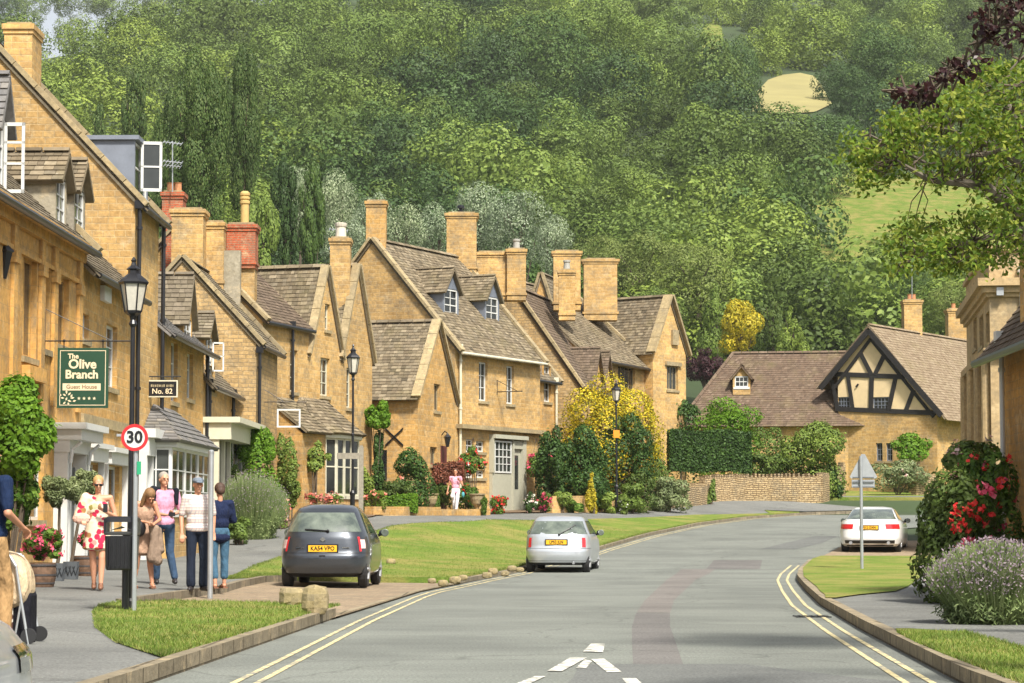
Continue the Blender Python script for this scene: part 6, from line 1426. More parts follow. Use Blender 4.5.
car('parked_car', 'white coupe parked in the gravel bay on the right', at(869.5, 550, q.y).x, q.y, R(-12.5), AU, 4.62, 1.84, WPAINT, (.85, 3.6, .32, .2),
    [('rear_window', 0, 0, .985, 1.28, lambda t: (rphi(3.7, -.93), rphi(3.7, .93))), ('side_window', 0, 0, .98, 1.26, lambda t: (sphi(3.6, -.7+.05*t, 1), sphi(3.6, .72-.1*t, 1))), ('side_window', 0, 0, .98, 1.26, lambda t: (sphi(3.6, .72-.1*t, -1), sphi(3.6, -.7+.05*t, -1))), ('windscreen', 0, 0, .99, 1.29, lambda t: (-rphi(3.6, .9), -rphi(3.6, -.9)))],
    [('tail_light', TAIL, rphi(4.2, .52), sphi(4.2, -.89, 1), .70, .84), ('tail_light', TAIL, sphi(4.2, -.89, -1)-2*PI, rphi(4.2, -.52), .70, .84)], (0, .74, 'FX09 AAU'[:0]+'FJ12 OXN', .50, .105), mx3, ground=G(10.5, q.y)+.035)
FR = [(.2, .2, 4.0, .76, 4.4), (.3, .04, 4.2, .84, 4.4), (.5, 0, 4.25, .87, 4.2), (.68, .03, 4.2, .87, 3.6), (.78, .06, 3.98, .84, 3.2), (.86, .1, 3.6, .80, 3.2), (.93, .14, 3.1, .77, 3.4), (1.1, .3, 2.8, .72, 3.6), (1.3, .5, 2.4, .66, 3.5), (1.42, .9, 2.1, .55, 3.2), (1.45, 1.2, 1.8, .3, 3)]
def mx4(rt, S, ring):
    b = B(); b.box((0, 4.1, .4), (1.2, .1, .12)); b.build('front_grille', BLACK, rt)
car('parked_car', 'silver car whose front wing shows at the bottom left corner', -2.62, 5.45, R(0), FR, 4.25, 1.74, SILV, (.75, 3.35, .31, .2),
    [('rear_window', 0, 0, .95, 1.3, lambda t: (rphi(3.6, -.9), rphi(3.6, .9))), ('side_window', 0, 0, .95, 1.34, lambda t: (sphi(3.6, -.72, 1), sphi(3.6, .7-.1*t, 1))), ('windscreen', 0, 0, .95, 1.38, lambda t: (-rphi(3.6, .9), -rphi(3.6, -.9)))],
    [('headlight', plain('headlight_dark', (.03, .035, .04), .08, .2, coat=.9), sphi(3.5, .62, 1), sphi(3.5, .82, 1), .62, .72)], (0, .7, 'WR05 KLM'[:0]+' ', .50, .105), mx4, ground=.05)
# ---------------------------------------------------------------- people
SKIN = plain('skin', (.56, .28, .17), .55, var=.06, scale=9); SKINT = plain('tanned_skin', (.50, .24, .14), .55, var=.06, scale=9)
HAIRB = plain('blonde_hair', (.42, .26, .10), .7, var=.3, scale=30); HAIRD = plain('brown_hair', (.06, .03, .018), .7, var=.3, scale=30); HAIRL = plain('light_brown_hair', (.22, .12, .05), .7, var=.3, scale=30); HAIRG = plain('grey_hair', (.30, .27, .23), .8, var=.2, scale=30)
def cloth(name, c, var=.25):
    if name in MC: return MC[name]
    n = N(name); o = n.objc(); n.color(n.ramp(n.noise(o, 5, 4), [(.3, tuple(x*(1-var) for x in c)), (.7, tuple(min(1, x*(1+var)) for x in c))])); n.set(.95, spec=.12)
    st = n.add('ShaderNodeMapping'); st.inputs['Scale'].default_value = (1, 1, .45); n.link(o, st.inputs[0]); n.bump(n.noise(st.outputs[0], 9, 3), .9, .06); MC[name] = n.m; return n.m
def pattern(name, kind):
    n = N(name); p = n.objc()
    if kind == 'floral':
        v = n.add('ShaderNodeTexVoronoi'); v.inputs['Scale'].default_value = 11; n.link(p, v.inputs['Vector'])
        m = n.ramp(v.outputs['Distance'], [(0, (1, 1, 1)), (.5, (1, 1, 1)), (.6, (0, 0, 0))])
        col = n.ramp(n.math(v.outputs['Color'], 1.0), [(0, (.42, .02, .05)), (.45, (.5, .03, .08)), (.5, (.70, .58, .42)), (.72, (.70, .58, .42)), (.76, (.25, .24, .06)), (1, (.55, .08, .1))])
        n.color(n.mix((.72, .62, .47), col, m))
    else:
        sx = n.add('ShaderNodeSeparateXYZ'); n.link(p, sx.inputs[0])
        f = lambda o, k: n.math(n.math(n.math(o, k), 1.0, 'FRACT'), .28, 'LESS_THAN')
        a = n.mix((.66, .60, .54), (.50, .36, .33), f(sx.outputs[2], 22)); a = n.mix(a, (.36, .34, .40), n.math(f(n.math(sx.outputs[0], sx.outputs[1], 'ADD'), 22), .6)); n.color(a)
    n.set(.9, spec=.15); return n.m
def hand(b, wr, dr, side, curl=.5, up=Vector((0, 0, 1))):
    """palm, four bent fingers and a thumb; wr wrist, dr direction of the hand"""
    dr = Vector(dr).normalized(); s = dr.cross(up)
    if s.length < .1: s = dr.cross(Vector((0, 1, 0)))
    s.normalize(); n = s.cross(dr).normalized(); wr = Vector(wr)
    pc = wr+dr*.05
    for t in (-.028, 0, .028): b.cone2(wr+s*t*.6+dr*.01, wr+s*t+dr*.085, .017, .014, 8)
    for i, t in enumerate((-.033, -.011, .011, .033)):
        ln = (.06, .072, .068, .052)[i]; r0 = wr+s*t+dr*.085; d1 = (dr*(1-curl*.5)-n*curl*.7*-1*side).normalized(); k1 = r0+d1*ln*.55; d2 = (d1*(1-curl)-n*curl*-1*side).normalized(); k2 = k1+d2*ln*.5
        b.cone2(r0, k1, .0105, .0095, 7); b.cone2(k1, k2, .0095, .008, 7)
    th = wr+s*.034*side+dr*.03; k = th+(dr*.6+s*side*.8).normalized()*.035; b.cone2(th, k, .013, .011, 7); b.cone2(k, k+(dr+n*side*.4).normalized()*.03, .011, .009, 7)
def person(name, label, px, py, h, face, J, wear, skin, hair=None, extras=None, group=None, Y=None, off=.13, female=False, cat='person'):
    """J overrides joints of a 1.75 m figure facing -y; face = rotation about z"""
    q = gp(px, py, off) if Y is None else at(px, py, Y)
    if Y is not None: q.z = G(q.x, Y)+off
    rt = root(name, label, cat, (0, 0, 0), group=group)
    D = dict(pel=(0, 0, .95), wai=(0, 0, 1.1), che=(0, 0, 1.27), nec=(0, .01, 1.47), hea=(0, -.015, 1.635), sL=(.185, 0, 1.42), sR=(-.185, 0, 1.42), eL=(.25, .03, 1.14), eR=(-.25, .03, 1.14), wL=(.27, -.06, .90), wR=(-.27, -.06, .90), hL=(.09, 0, .91), hR=(-.09, 0, .91), kL=(.1, -.02, .5), kR=(-.1, -.02, .5), aL=(.1, .03, .09), aR=(-.1, .03, .09), fL=0, fR=0, look=(0, -1, 0), curl=.5)
    D.update(J); V_ = {k: Vector(v) if isinstance(v, tuple) else v for k, v in D.items()}; D = V_
    sw = .88 if female else 1.0
    b = B(); lk = D['look'].normalized(); rl = lk.cross(Vector((0, 0, 1))).normalized(); ul = rl.cross(lk); hm = Matrix((rl, -lk, ul)).transposed()   # local: x right, -y forward
    H = D['hea']; hp = lambda x, y, z: H+hm @ Vector((x, y, z))
    b.ball(H+hm @ Vector((0, .012, .02)), (.074, .092, .095), 14, 10, hm); b.ball(hp(0, -.025, -.05), (.052, .06, .062), 12, 8, hm)
    b.cone2(hp(0, -.09, .005), hp(0, -.108, -.022), .010, .014, 8); b.ball(hp(0, -.088, -.058), (.022, .01, .008), 8, 6, hm); b.ball(hp(0, -.075, -.095), (.02, .018, .015), 8, 6, hm)
    for s in (-1, 1): b.ball(hp(s*.075, .01, -.01), (.01, .02, .03), 8, 6, hm); b.ball(hp(s*.03, -.083, .03), (.022, .012, .008), 8, 6, hm)
    b.cone2(D['nec']-Vector((0, 0, .03)), hp(0, .015, -.06), .056 if not female else .048, .05 if not female else .043)
    b.ball(D['che'], (.165*sw, .105, .19), 14, 9); b.ball(D['wai'], (.13*sw, .095, .14), 12, 8); b.ball(D['pel'], (.16 if not female else .165, .11, .13), 14, 8)
    for s, a, e, w, hh in (('L', 'sL', 'eL', 'wL', 1), ('R', 'sR', 'eR', 'wR', -1)):
        b.cone2(D['che']+Vector((0, 0, .13)), D[a], .07, .056*sw); b.cone2(D[a], D[e], .05*sw, .038*sw); b.cone2(D[e], D[w], .039*sw, .026*sw); hand(b, D[w], D.get('h'+s+'d', D[w]-D[e]), hh, D['curl'])
        hp_, k, an_ = 'h'+s, 'k'+s, 'a'+s; b.cone2(D[hp_], D[k], .082, .054); b.cone2(D[k], D[k].lerp(D[an_], .35)+Vector((0, .015, 0)), .052, .054); b.cone2(D[k].lerp(D[an_], .35)+Vector((0, .015, 0)), D[an_], .053, .034)
        f = D['f'+s]; fd = Vector((math.sin(f), -math.cos(f), 0)); b.cone2(D[an_]-Vector((0, 0, .045)), D[an_]+fd*.13-Vector((0, 0, .055)), .038, .028)
    body = b.build('body', skin, rt); remesh(body, .009, 2)
    eb = B()
    for s in (-1, 1): eb.ball(hp(s*.029, -.088, .012), (.011, .006, .006), 8, 6, hm)
    if not wear.get('shades'): eb.build('eyes', plain('eye_dark', (.02, .015, .012), .3), rt)
    else:
        g = B()
        for s in (-1, 1): g.ball(hp(s*.033, -.095, .013), (.031, .009, .021), 12, 6, hm)
        g.cyl(hp(-.07, -.09, .02), hp(.07, -.09, .02), .005, n=5); g.cyl(hp(-.072, -.085, .02), hp(-.076, .02, .015), .004, n=5); g.cyl(hp(.072, -.085, .02), hp(.076, .02, .015), .004, n=5); g.build('sunglasses', BLACK, rt)
    def garment(nm, mat, fn, vox=.013, sm=3, lab=None):
        g = B(); fn(g, D, hp, hm); o = g.build(nm, mat, rt); remesh(o, vox, sm)
        if lab: o['label'] = lab
    for nm, mat, fn in wear['cl']: garment(nm, mat, fn)
    if hair: garment('hair', hair[0], hair[1], .009, 1)
    sh = wear.get('shoe')
    for s in ('L', 'R'):
        f = D['f'+s]; fd = Vector((math.sin(f), -math.cos(f), 0)); a = D['a'+s]; g = B()
        g.cone2(a-Vector((0, 0, .045))+fd*-.03, a+fd*.14-Vector((0, 0, .058)), .046, .034); g.cone2(a-Vector((0, 0, .05))-fd*.03, a+Vector((0, 0, .0)), .042, .04 if sh[1] != 'sandal' else .03); 
        if sh[1] == 'sandal':
            g = B(); g.box(a+fd*.05-Vector((0, 0, .083)), (.08, .25, .022), rz=f); g.cyl(a+fd*.1+Vector((-.045, 0, -.06)), a+fd*.1+Vector((.045, 0, -.06)), .02, n=6); g.cyl(a+Vector((-.04, 0, -.03)), a+Vector((.04, 0, -.03)), .02, n=6)
        o = g.build('shoe', sh[0], rt)
        if sh[1] != 'sandal': remesh(o, .01, 1)
    if extras: extras(rt, D, hp, hm)
    k = h/1.75; rt.scale = (k, k, k); rt.location = q; rt.rotation_euler = (0, 0, face); return rt
def g_torso(r=1.0, long=0.0, armL='e', armR='e', er=.058):
    def f(g, D, hp, hm):
        g.ball(D['che'], (.178*r, .122*r, .195), 14, 9); g.ball(D['wai'], (.155*r, .118*r, .16), 14, 8); g.ball(D['pel']+Vector((0, 0, .02-long)), (.172*r, .128*r, .11), 14, 8)
        for s, t in (('L', armL), ('R', armR)):
            g.cone2(D['che']+Vector((0, 0, .13)), D['s'+s], .078*r, .066*r)
            if t == 'e': g.cone2(D['s'+s], D['s'+s].lerp(D['e'+s], .8), .064*r, er)
            elif t == 'w': g.cone2(D['s'+s], D['e'+s], .064*r, .053*r); g.cone2(D['e'+s], D['e'+s].lerp(D['w'+s], .9), .052*r, .042*r)
            elif t == 's': g.cone2(D['s'+s], D['s'+s].lerp(D['e'+s], .25), .064*r, .058)
    return f
def g_legs(r=1.0, cut=1.0, wide=.058):
    def f(g, D, hp, hm):
        g.ball(D['pel'], (.172*r, .125*r, .12), 14, 8)
        for s in 'LR': 
            e = D['k'+s].lerp(D['a'+s], cut-.06 if cut > .9 else cut); g.cone2(D['h'+s], D['k'+s], .094*r, .07*r); g.cone2(D['k'+s], e, .069*r, wide)
    return f
def g_dress(top, zb, w0=.17, w1=.24, straps=True, one=None):
    def f(g, D, hp, hm):
        g.ball(D['che']+Vector((0, 0, -.02)), (.172, .125, .17), 14, 9); g.ball(D['wai'], (.16, .125, .16), 14, 8); c = D['pel']
        for k in range(18):
            t = k/17; z = c.z+.08-(c.z+.08-zb)*t; r = w0+(w1-w0)*t; g.ball((c.x, c.y, z+.03), (r, r*.78, .055), 16, 6)
        if one:
            g.cone2(D['che']+Vector((0, 0, .1)), D['s'+one], .08, .07); g.cone2(D['s'+one], D['e'+one], .085, .11); g.cone2(D['e'+one], D['e'+one].lerp(D['w'+one], .5), .10, .07)
    return f
def h_short(k=1.0, back=0):
    def f(g, D, hp, hm): g.ball(hp(0, .028, .04), (.083*k, .092*k, .092*k), 14, 10, hm); g.ball(hp(0, .06, -.01), (.07*k, .06*k, .07*k), 12, 8, hm)
    return f
def h_long(k=1.0, ln=.22, frontside=False):
    def f(g, D, hp, hm):
        g.ball(hp(0, .025, .04), (.09*k, .098*k, .098*k), 14, 10, hm)
        for s in (-1, 1): g.cone2(hp(s*.07, .03, .02), hp(s*.085, .03 if not frontside else -.03, -ln), .04, .035)
        g.cone2(hp(0, .07, 0), hp(0, .07, -ln), .07, .06)
    return f
def phone(rt, D, at_, hm_=None): b = B(); b.box(at_, (.07, .012, .13)); b.build('phone', BLACK, rt)
# 1 woman in floral dress, looking at her phone
def ex(rt, D, hp, hm):
    b = B(); b.box(D['wL']+Vector((.03, -.09, .04)), (.07, .014, .13)); b.build('phone', BLACK, rt)
    b = B(); b.ball(D['wR']+Vector((-.02, -.05, .02)), (.14, .05, .09), 12, 6); o = b.build('clutch_bag', cloth('peach_bag', (.68, .42, .33)), rt)
person('person', 'woman in a one shouldered floral dress and sunglasses looking at her phone', 97, 590, 1.72, R(8), dict(eL=(.27, 0, 1.13), wL=(.09, -.22, 1.22), hLd=(-.5, -.5, .4), eR=(-.27, .02, 1.14), wR=(-.22, -.22, 1.08), look=(.1, -1, -.35), aL=(.06, -.12, .09), aR=(-.05, .1, .10), kL=(.07, -.09, .5), kR=(-.07, 0, .5), curl=.8), dict(cl=[('dress', pattern('floral_print', 'floral'), g_dress(1.4, .62, .18, .24, one='R'))], shoe=(plain('brown_leather', (.2, .09, .05), .6), 'boot'), shades=True), SKIN, (HAIRB, lambda g, D, hp, hm: (g.ball(hp(0, .03, .04), (.086, .094, .094), 14, 10, hm), g.ball(hp(0, .09, .06), (.04, .04, .04), 10, 6, hm))), ex, female=True)
# 2 woman bending over her bag
def ex(rt, D, hp, hm):
    b = B(); b.cone2((.08, -.26, 1.02), (.2, -.2, .45), .05, .09); b.cone2((.16, -.25, .98), (.1, -.22, .5), .06, .09); b.cone2((.22, -.2, .95), (.26, -.2, .62), .05, .06); o = b.build('cardigan', cloth('taupe_cardigan', (.26, .19, .14)), rt); remesh(o, .014, 3); o['label'] = 'taupe cardigan hanging from her hands'
    b = B(); b.ball((-.12, -.2, .98), (.13, .1, .15), 12, 8); o = b.build('handbag', BLACK, rt); remesh(o, .014, 2)
person('person', 'woman with bent head and bare shoulders gathering a taupe cardigan', 143, 588, 1.68, R(18), dict(hea=(.06, -.17, 1.50), nec=(.03, -.07, 1.42), che=(0, -.03, 1.24), sL=(.17, -.05, 1.38), sR=(-.17, -.03, 1.38), eL=(.25, -.1, 1.12), wL=(.12, -.28, 1.05), eR=(-.23, -.08, 1.12), wR=(-.02, -.28, 1.08), look=(.25, -.7, -.75), aL=(.14, -.05, .09), aR=(-.14, .05, .09), curl=.8), dict(cl=[('dress', cloth('tan_dress', (.40, .26, .18)), g_dress(1.3, .55, .165, .18))], shoe=(plain('brown_leather', (.2, .09, .05), .6), 'sandal')), SKINT, (HAIRL, h_long(1.05, .17, True)), ex, female=True)
# 3 man in pink shirt with a black jumper over his shoulder
def ex(rt, D, hp, hm):
    b = B(); b.box((.1, -.38, 1.09), (.1, .05, .06)); b.build('camera', BLACK, rt)
person('person', 'tall grey haired man in a pink polo shirt holding a camera', 163, 584, 1.86, R(12), dict(eR=(-.26, .0, 1.13), wR=(.0, -.28, 1.08), hRd=(.7, -.4, 0), eL=(.27, 0, 1.14), wL=(.16, -.27, 1.1), hLd=(-.5, -.6, 0), look=(.35, -1, -.05), aL=(.18, -.06, .09), aR=(-.1, .06, .09), curl=.7), dict(cl=[('polo_shirt', cloth('pink_polo', (.62, .30, .42)), g_torso(1.04)), ('jeans', cloth('blue_jeans', (.045, .08, .14)), g_legs(1.0, 1.0, .058)), ('jumper', cloth('black_jumper', (.012, .014, .02)), lambda g, D, hp, hm: (g.cone2(D['sR']+Vector((.02, .0, .05)), D['sR']+Vector((-.02, -.04, -.18)), .075, .09), g.cone2(D['sR']+Vector((-.02, -.02, -.1)), D['wai']+Vector((-.13, -.06, .05)), .08, .07), g.cone2(D['sR']+Vector((0, .05, .05)), D['sL']+Vector((0, .06, .03)), .06, .05), g.cone2(D['sL']+Vector((0, -.02, .04)), D['sL']+Vector((.01, -.09, -.16)), .055, .03)))], shoe=(plain('dark_leather', (.03, .025, .025), .5), 'shoe')), SKIN, (HAIRG, h_short()), ex)
# 4 man in check shirt and flat cap
def ex(rt, D, hp, hm):
    b = B(); b.ball(hp(0, .015, .062), (.092, .108, .058), 16, 8, hm); b.ball(hp(0, -.10, .048), (.062, .05, .012), 12, 6, hm); o = b.build('flat_cap', cloth('grey_cap', (.16, .19, .23)), rt); remesh(o, .01, 2)
person('person', 'man in a checked short sleeved shirt and grey flat cap with hands down', 197, 591, 1.76, R(14), dict(look=(.15, -1, -.12), wL=(.24, -.04, .90), wR=(-.25, -.08, .88), aL=(.1, .04, .09), aR=(-.1, -.04, .09), fL=.3, fR=-.3), dict(cl=[('shirt', pattern('checked_shirt', 'check'), g_torso(1.16, .0)), ('trousers', cloth('navy_trousers', (.018, .024, .04)), g_legs(1.06, 1.0, .075))], shoe=(plain('dark_leather', (.03, .025, .025), .5), 'shoe')), SKINT, (HAIRG, h_short(.97)), ex)
# 5 woman in navy, seen from behind
def ex(rt, D, hp, hm):
    b = B(); b.box((.0, -.40, 1.2), (.22, .16, .006), M=Matrix.Rotation(R(35), 3, 'X')); b.build('leaflet', WHITE, rt)
person('person', 'woman in a navy jacket seen from behind reading a leaflet', 219, 588, 1.68, R(205), dict(eL=(.26, -.02, 1.14), wL=(.1, -.28, 1.12), eR=(-.26, -.02, 1.14), wR=(-.08, -.28, 1.12), look=(0, -1, -.4), aL=(.09, .06, .09), aR=(-.1, -.03, .09), curl=.7), dict(cl=[('jacket', cloth('navy_jacket', (.015, .022, .055)), g_torso(1.12, .12, 'w', 'w')), ('jeans', cloth('mid_blue_jeans', (.06, .13, .2)), g_legs(1.03, .72, .07))], shoe=(plain('brown_leather', (.2, .09, .05), .6), 'sandal')), SKIN, (HAIRD, h_short(1.12)), ex, female=True)
def ex(rt, D, hp, hm):
    b = B(); b.ball((.30, -.08, .78), (.06, .09, .11), 12, 8); o = b.build('handbag', cloth('turquoise_bag', (.10, .38, .42)), rt); remesh(o, .014, 2)
    b = B(); b.cone2((-.06, -.14, .95), (-.09, -.17, .72), .05, .09); o = b.build('jumper', cloth('white_jumper', (.72, .72, .7)), rt); remesh(o, .014, 2)
person('person', 'distant woman in a pink sleeveless top and white trousers on the pavement', 455.5, 522, 1.66, R(-8), dict(eL=(.27, .02, 1.13), wL=(.17, -.14, 1.3), eR=(-.27, .03, 1.12), wR=(-.3, -.05, .9), aL=(.03, -.14, .09), aR=(-.05, .12, .1), kL=(.07, -.1, .5), kR=(-.07, 0, .5)), dict(cl=[('top', cloth('pink_top', (.75, .36, .46)), g_torso(1.0, .08, 's', 's')), ('trousers', cloth('white_trousers', (.68, .66, .68)), g_legs(1.0, 1.0, .06))], shoe=(plain('grey_shoe', (.15, .15, .17), .5), 'shoe')), SKINT, (HAIRD, h_short(1.03)), ex, Y=86, female=True)
# 7 man pushing a stroller, at the left edge
YM = 21.6
def ex(rt, D, hp, hm): pass
person('person', 'man in a navy t-shirt and khaki trousers pushing a pushchair at the left edge', -13, 655, 1.76, R(150), dict(eL=(.27, .06, 1.15), wL=(.20, -.22, 1.02), eR=(-.27, .06, 1.15), wR=(-.20, -.22, 1.02), aL=(.1, .12, .1), aR=(-.1, -.1, .09), kL=(.1, .02, .5), kR=(-.1, -.12, .5), curl=.9), dict(cl=[('t_shirt', cloth('navy_t_shirt', (.012, .022, .055)), g_torso(1.12)), ('trousers', cloth('khaki_trousers', (.36, .22, .10)), g_legs(1.05, 1.0, .07))], shoe=(plain('dark_leather', (.03, .025, .025), .5), 'shoe')), SKINT, (HAIRL, h_short()), None, Y=YM)
# pushchair
q = at(14, 648, 21.9); g = G(q.x, 21.9)+.12
rt = root('pushchair', 'beige hooded pushchair with a giraffe patterned side panel', 'pushchair', (q.x, 21.9, g))
def gir():
    n = N('giraffe_print'); v = n.add('ShaderNodeTexVoronoi'); v.feature = 'DISTANCE_TO_EDGE'; v.inputs['Scale'].default_value = 9; n.link(n.objc(), v.inputs['Vector'])
    n.color(n.ramp(v.outputs['Distance'], [(0, (.75, .7, .6)), (.09, (.75, .7, .6)), (.12, (.09, .035, .03))])); n.set(.9); return n.m
PX = lambda px, py, y=21.9: at(px, py, y)
b = B(); pts = [PX(-12, 555), PX(2, 548), PX(18, 553), PX(28, 562), PX(34, 580), PX(33, 600), PX(24, 610), PX(-12, 612)]
nb = len(pts)
for dy, k in ((-.24, .88), (-.12, 1.0), (.12, 1.0), (.24, .88)):
    c = sum(pts, Vector((0, 0, 0)))/nb
    for p in pts: v = c+(p-c)*k; b.v.append((v.x, v.y+dy, v.z))
for j in range(3):
    for i in range(nb): b.f.append((j*nb+i, j*nb+(i+1) % nb, (j+1)*nb+(i+1) % nb, (j+1)*nb+i))
b.f += [tuple(range(nb-1, -1, -1)), tuple(3*nb+i for i in range(nb))]
o = b.build('hood', cloth('beige_hood', (.55, .42, .27)), rt); ss = o.modifiers.new('s', 'SUBSURF'); ss.levels = ss.render_levels = 2
b = B(); a, c = PX(-14, 598), PX(16, 648); b.box(((a.x+c.x)/2, 21.9, (a.z+c.z)/2), (c.x-a.x, .40, a.z-c.z)); o = b.build('side_panel', gir(), rt, bevel=.05)
b = B(); a, c = PX(14, 590), PX(33, 645); b.box(((a.x+c.x)/2, 21.92, (a.z+c.z)/2), (c.x-a.x, .36, a.z-c.z)); b.build('seat', cloth('dark_seat', (.015, .015, .02)), rt, bevel=.05)
for dy in (-.26, .26):
    b = B(); b.tube([PX(4, 553)+Vector((0, dy, 0)), PX(16, 556)+Vector((0, dy, 0)), PX(22, 566)+Vector((0, dy, 0))], .018, 7); b.tube([PX(22, 566)+Vector((0, dy, 0)), PX(27, 600)+Vector((0, dy, 0)), PX(35, 648)+Vector((0, dy, 0))], .013, 7); b.tube([PX(20, 640)+Vector((0, dy, 0)), PX(27, 600)+Vector((0, dy, 0))], .01, 6); b.build('frame_tube', GALV, rt)
b = B(); b.tube([PX(4, 553)+Vector((0, -.26, 0)), PX(4, 553)+Vector((0, .26, 0))], .02, 8); b.build('handle', BLACK, rt)
for px in (34,):
    for dy in (-.25, .25): c = PX(px, 650); w_ = B(); w_.cyl((c.x, 21.9+dy-.02, g+.07), (c.x, 21.9+dy+.02, g+.07), .07, n=20); w_.build('wheel', TYRE, rt)
# ---------------------------------------------------------------- plants and gardens
def bush(name, label, px, py, rx, ry, Y, cls, n=3500, ls=.05, lobes=14, shape='round', cat='shrub', ryd=None, group=None, trunk=False, box=False, flowers=None, up=.2):
    c = at(px, py, Y); s = Y/F; a, h = rx*s, ry*s; d = ryd or min(a, 1.0)*.9
    rt = root(name, label, cat, (c.x, Y, G(c.x, Y)), group=group)
    if box:
        P = []; Nn = []
        for k in range(n):
            f = RNG.integers(0, 5); u, v = RNG.uniform(-1, 1, 2)
            p, q = ((u*a, -d, v*h), (0, -1, 0)) if f <= 1 else ((u*a, v*d, h), (0, 0, 1)) if f == 2 else ((-a, u*d, v*h), (-1, 0, 0)) if f == 3 else ((a, u*d, v*h), (1, 0, 0))
            P.append((c.x+p[0]+RNG.normal(0, .025), Y+p[1]+RNG.normal(0, .025), c.z+p[2]+RNG.normal(0, .03)+.05*math.sin(p[0]*3))); Nn.append(q)
        leaves('foliage', P, Nn, ls, LM[cls], rt, jit=.5)
        b = B(); b.box((c.x, Y, c.z), (a*1.9, d*1.9, h*1.92)); b.build('hedge_core', plain('dark_hedge_core', (.02, .03, .012), .95), rt)  # solid dark block filling the hedge behind its leaves
    else:
        L = crown_lobes(a, d, h, lobes, int(px+py), shape, tuple(c)); P, Nn = blob_points(n, L, .2)
        gz = G(c.x, Y)+.05
        if cat in ('shrub', 'flowers', 'topiary', 'hedge') and 'climb' not in name and c.z-h-gz < 3.5:
            t = np.clip((c.z-P[:, 2])/h, 0, 1.0); lowr = max(h, c.z-gz)
            P[:, 0] += (P[:, 0]-c.x)*t*.45; P[:, 1] += (P[:, 1]-Y)*t*.4; m = P[:, 2] < c.z; P[m, 2] = np.maximum(gz-.02, c.z-(c.z-P[m, 2])/h*lowr)
        leaves('foliage', P, Nn, ls, LM[cls], rt, up=up)
        b = B(); g = G(c.x, Y)
        for k in range(5): b.cyl((c.x+RNG.uniform(-.1, .1), Y, g), (c.x+RNG.uniform(-.6, .6)*a, Y+RNG.uniform(-.4, .4)*d, c.z+RNG.uniform(-.2, .4)*h), .03, .01, 5)
        b.build('stems', BARK, rt)
    if flowers:
        for fc, fn, fs in flowers:
            P, Nn = blob_points(max(60, fn*10), crown_lobes(a*1.03, d*1.03, h*1.03, lobes, int(px+py), shape, tuple(c)), .03)
            m = P[:, 1] < Y+d*.3; P, Nn = P[m], Nn[m]; idx = RNG.choice(len(P), min(fn, len(P)), replace=False); Q = np.repeat(P[idx], 7, 0)+RNG.normal(0, fs*.45, (len(idx)*7, 3)); leaves('flowers', Q, np.repeat(Nn[idx], 7, 0), fs*.5, LM[fc], rt, asp=.9)
    return rt
# right side: big rose bush, lavender, climbing roses
bush('rose_bush', 'large dark green bush with red roses against the right cottage', 955, 532, 42, 74, 33.5, 'mid', 17000, .04, 44, flowers=[('red', 4, .06)], ryd=1.0)
bush('rose_bush', 'climbing rose with clusters of red and pink blooms by the cottage wall', 985, 500, 34, 62, 34.8, 'bush', 7000, .04, 20, flowers=[('red', 16, .07), ('pink', 8, .08)], ryd=.5)
bush('rose_bush', 'tall pale pink climbing rose above the large dark bush', 975, 468, 36, 30, 37.5, 'mid', 4500, .045, 16, flowers=[('palepink', 22, .085), ('pink', 8, .07)], ryd=.6)
def blooms(label, pts, Y, cls, sz):
    P = []; Nn = []
    for x, y in pts:
        c = at(x, y, Y+RNG.uniform(-.15, .15))
        for k in range(12): o = RNG.normal(0, sz*.42, 3); P.append((c.x+o[0], c.y+o[1], c.z+o[2])); Nn.append((o[0], o[1]-.05, o[2]))
    return P, Nn
rb = bush('rose_bush', 'rose sprays standing out red and pink before the dark bush', 975, 520, 26, 34, 33.0, 'bush', 3500, .04, 12, ryd=.35)
for cls, pts, sz in (('red', [(951, 521), (957, 514), (964, 509), (971, 513), (962, 523), (968, 530), (978, 519), (956, 528), (984, 524), (990, 515), (974, 504), (999, 487), (1001, 480), (955, 507), (982, 510)], .06), ('pink', [(983, 492), (987, 487), (992, 492), (968, 540), (975, 546), (962, 548), (980, 552), (990, 540), (985, 548)], .075)):
    P, Nn = blooms('', pts, 32.4, cls, sz); leaves('flowers', P, Nn, sz*.5, LM[cls], rb, asp=.9)
def lavender(label, px, py, rx, ry, Y, n, name='lavender_bush', spread=1.0):
    c = at(px, py+ry, Y); s = Y/F; a, h = rx*s, 2*ry*s; g = G(c.x, Y)+.1; rt = root(name, label, 'lavender', (c.x, Y, g)); V = []; Fs = []
    d = min(a, .9)
    FP = []; FN = []
    for k in range(n):
        u, v = RNG.uniform(-1, 1, 2); 
        if u*u+v*v > 1: continue
        x0, y0 = c.x+u*a*.55, Y+v*d*.6; L = h*RNG.uniform(.65, 1.08)*(1-.35*(u*u+v*v)); dx, dy = u*a*.5*spread+RNG.normal(0, .06), v*d*.5+RNG.normal(0, .06); w = .009
        k0 = len(V); V += [(x0-w, y0, g), (x0+w, y0, g), (x0+dx+w*.6, y0+dy, g+L), (x0+dx-w*.6, y0+dy, g+L)]; Fs.append((k0, k0+1, k0+2, k0+3))
        for t in np.linspace(.90, 1.03, 2): FP.append((x0+dx*t, y0+dy*t, g+L*t)); FN.append((RNG.normal(), RNG.normal(), .2))
    b = B(); b.add(V, Fs); b.build('stems', LM['lav'], rt); leaves('flowers', FP, FN, .018, LM['lavf'], rt, asp=.5)
    P, Nn = blob_points(n*2, [((c.x, Y, g+h*.28), (a*.85, d*.85, h*.42))], .3); leaves('foliage', P, Nn, .04, LM['lav'], rt, asp=.25, jit=.8, up=.8)
lavender('big spreading lavender bush with purple spikes on the right pavement edge', 994, 594, 58, 40, 26.6, 8000)
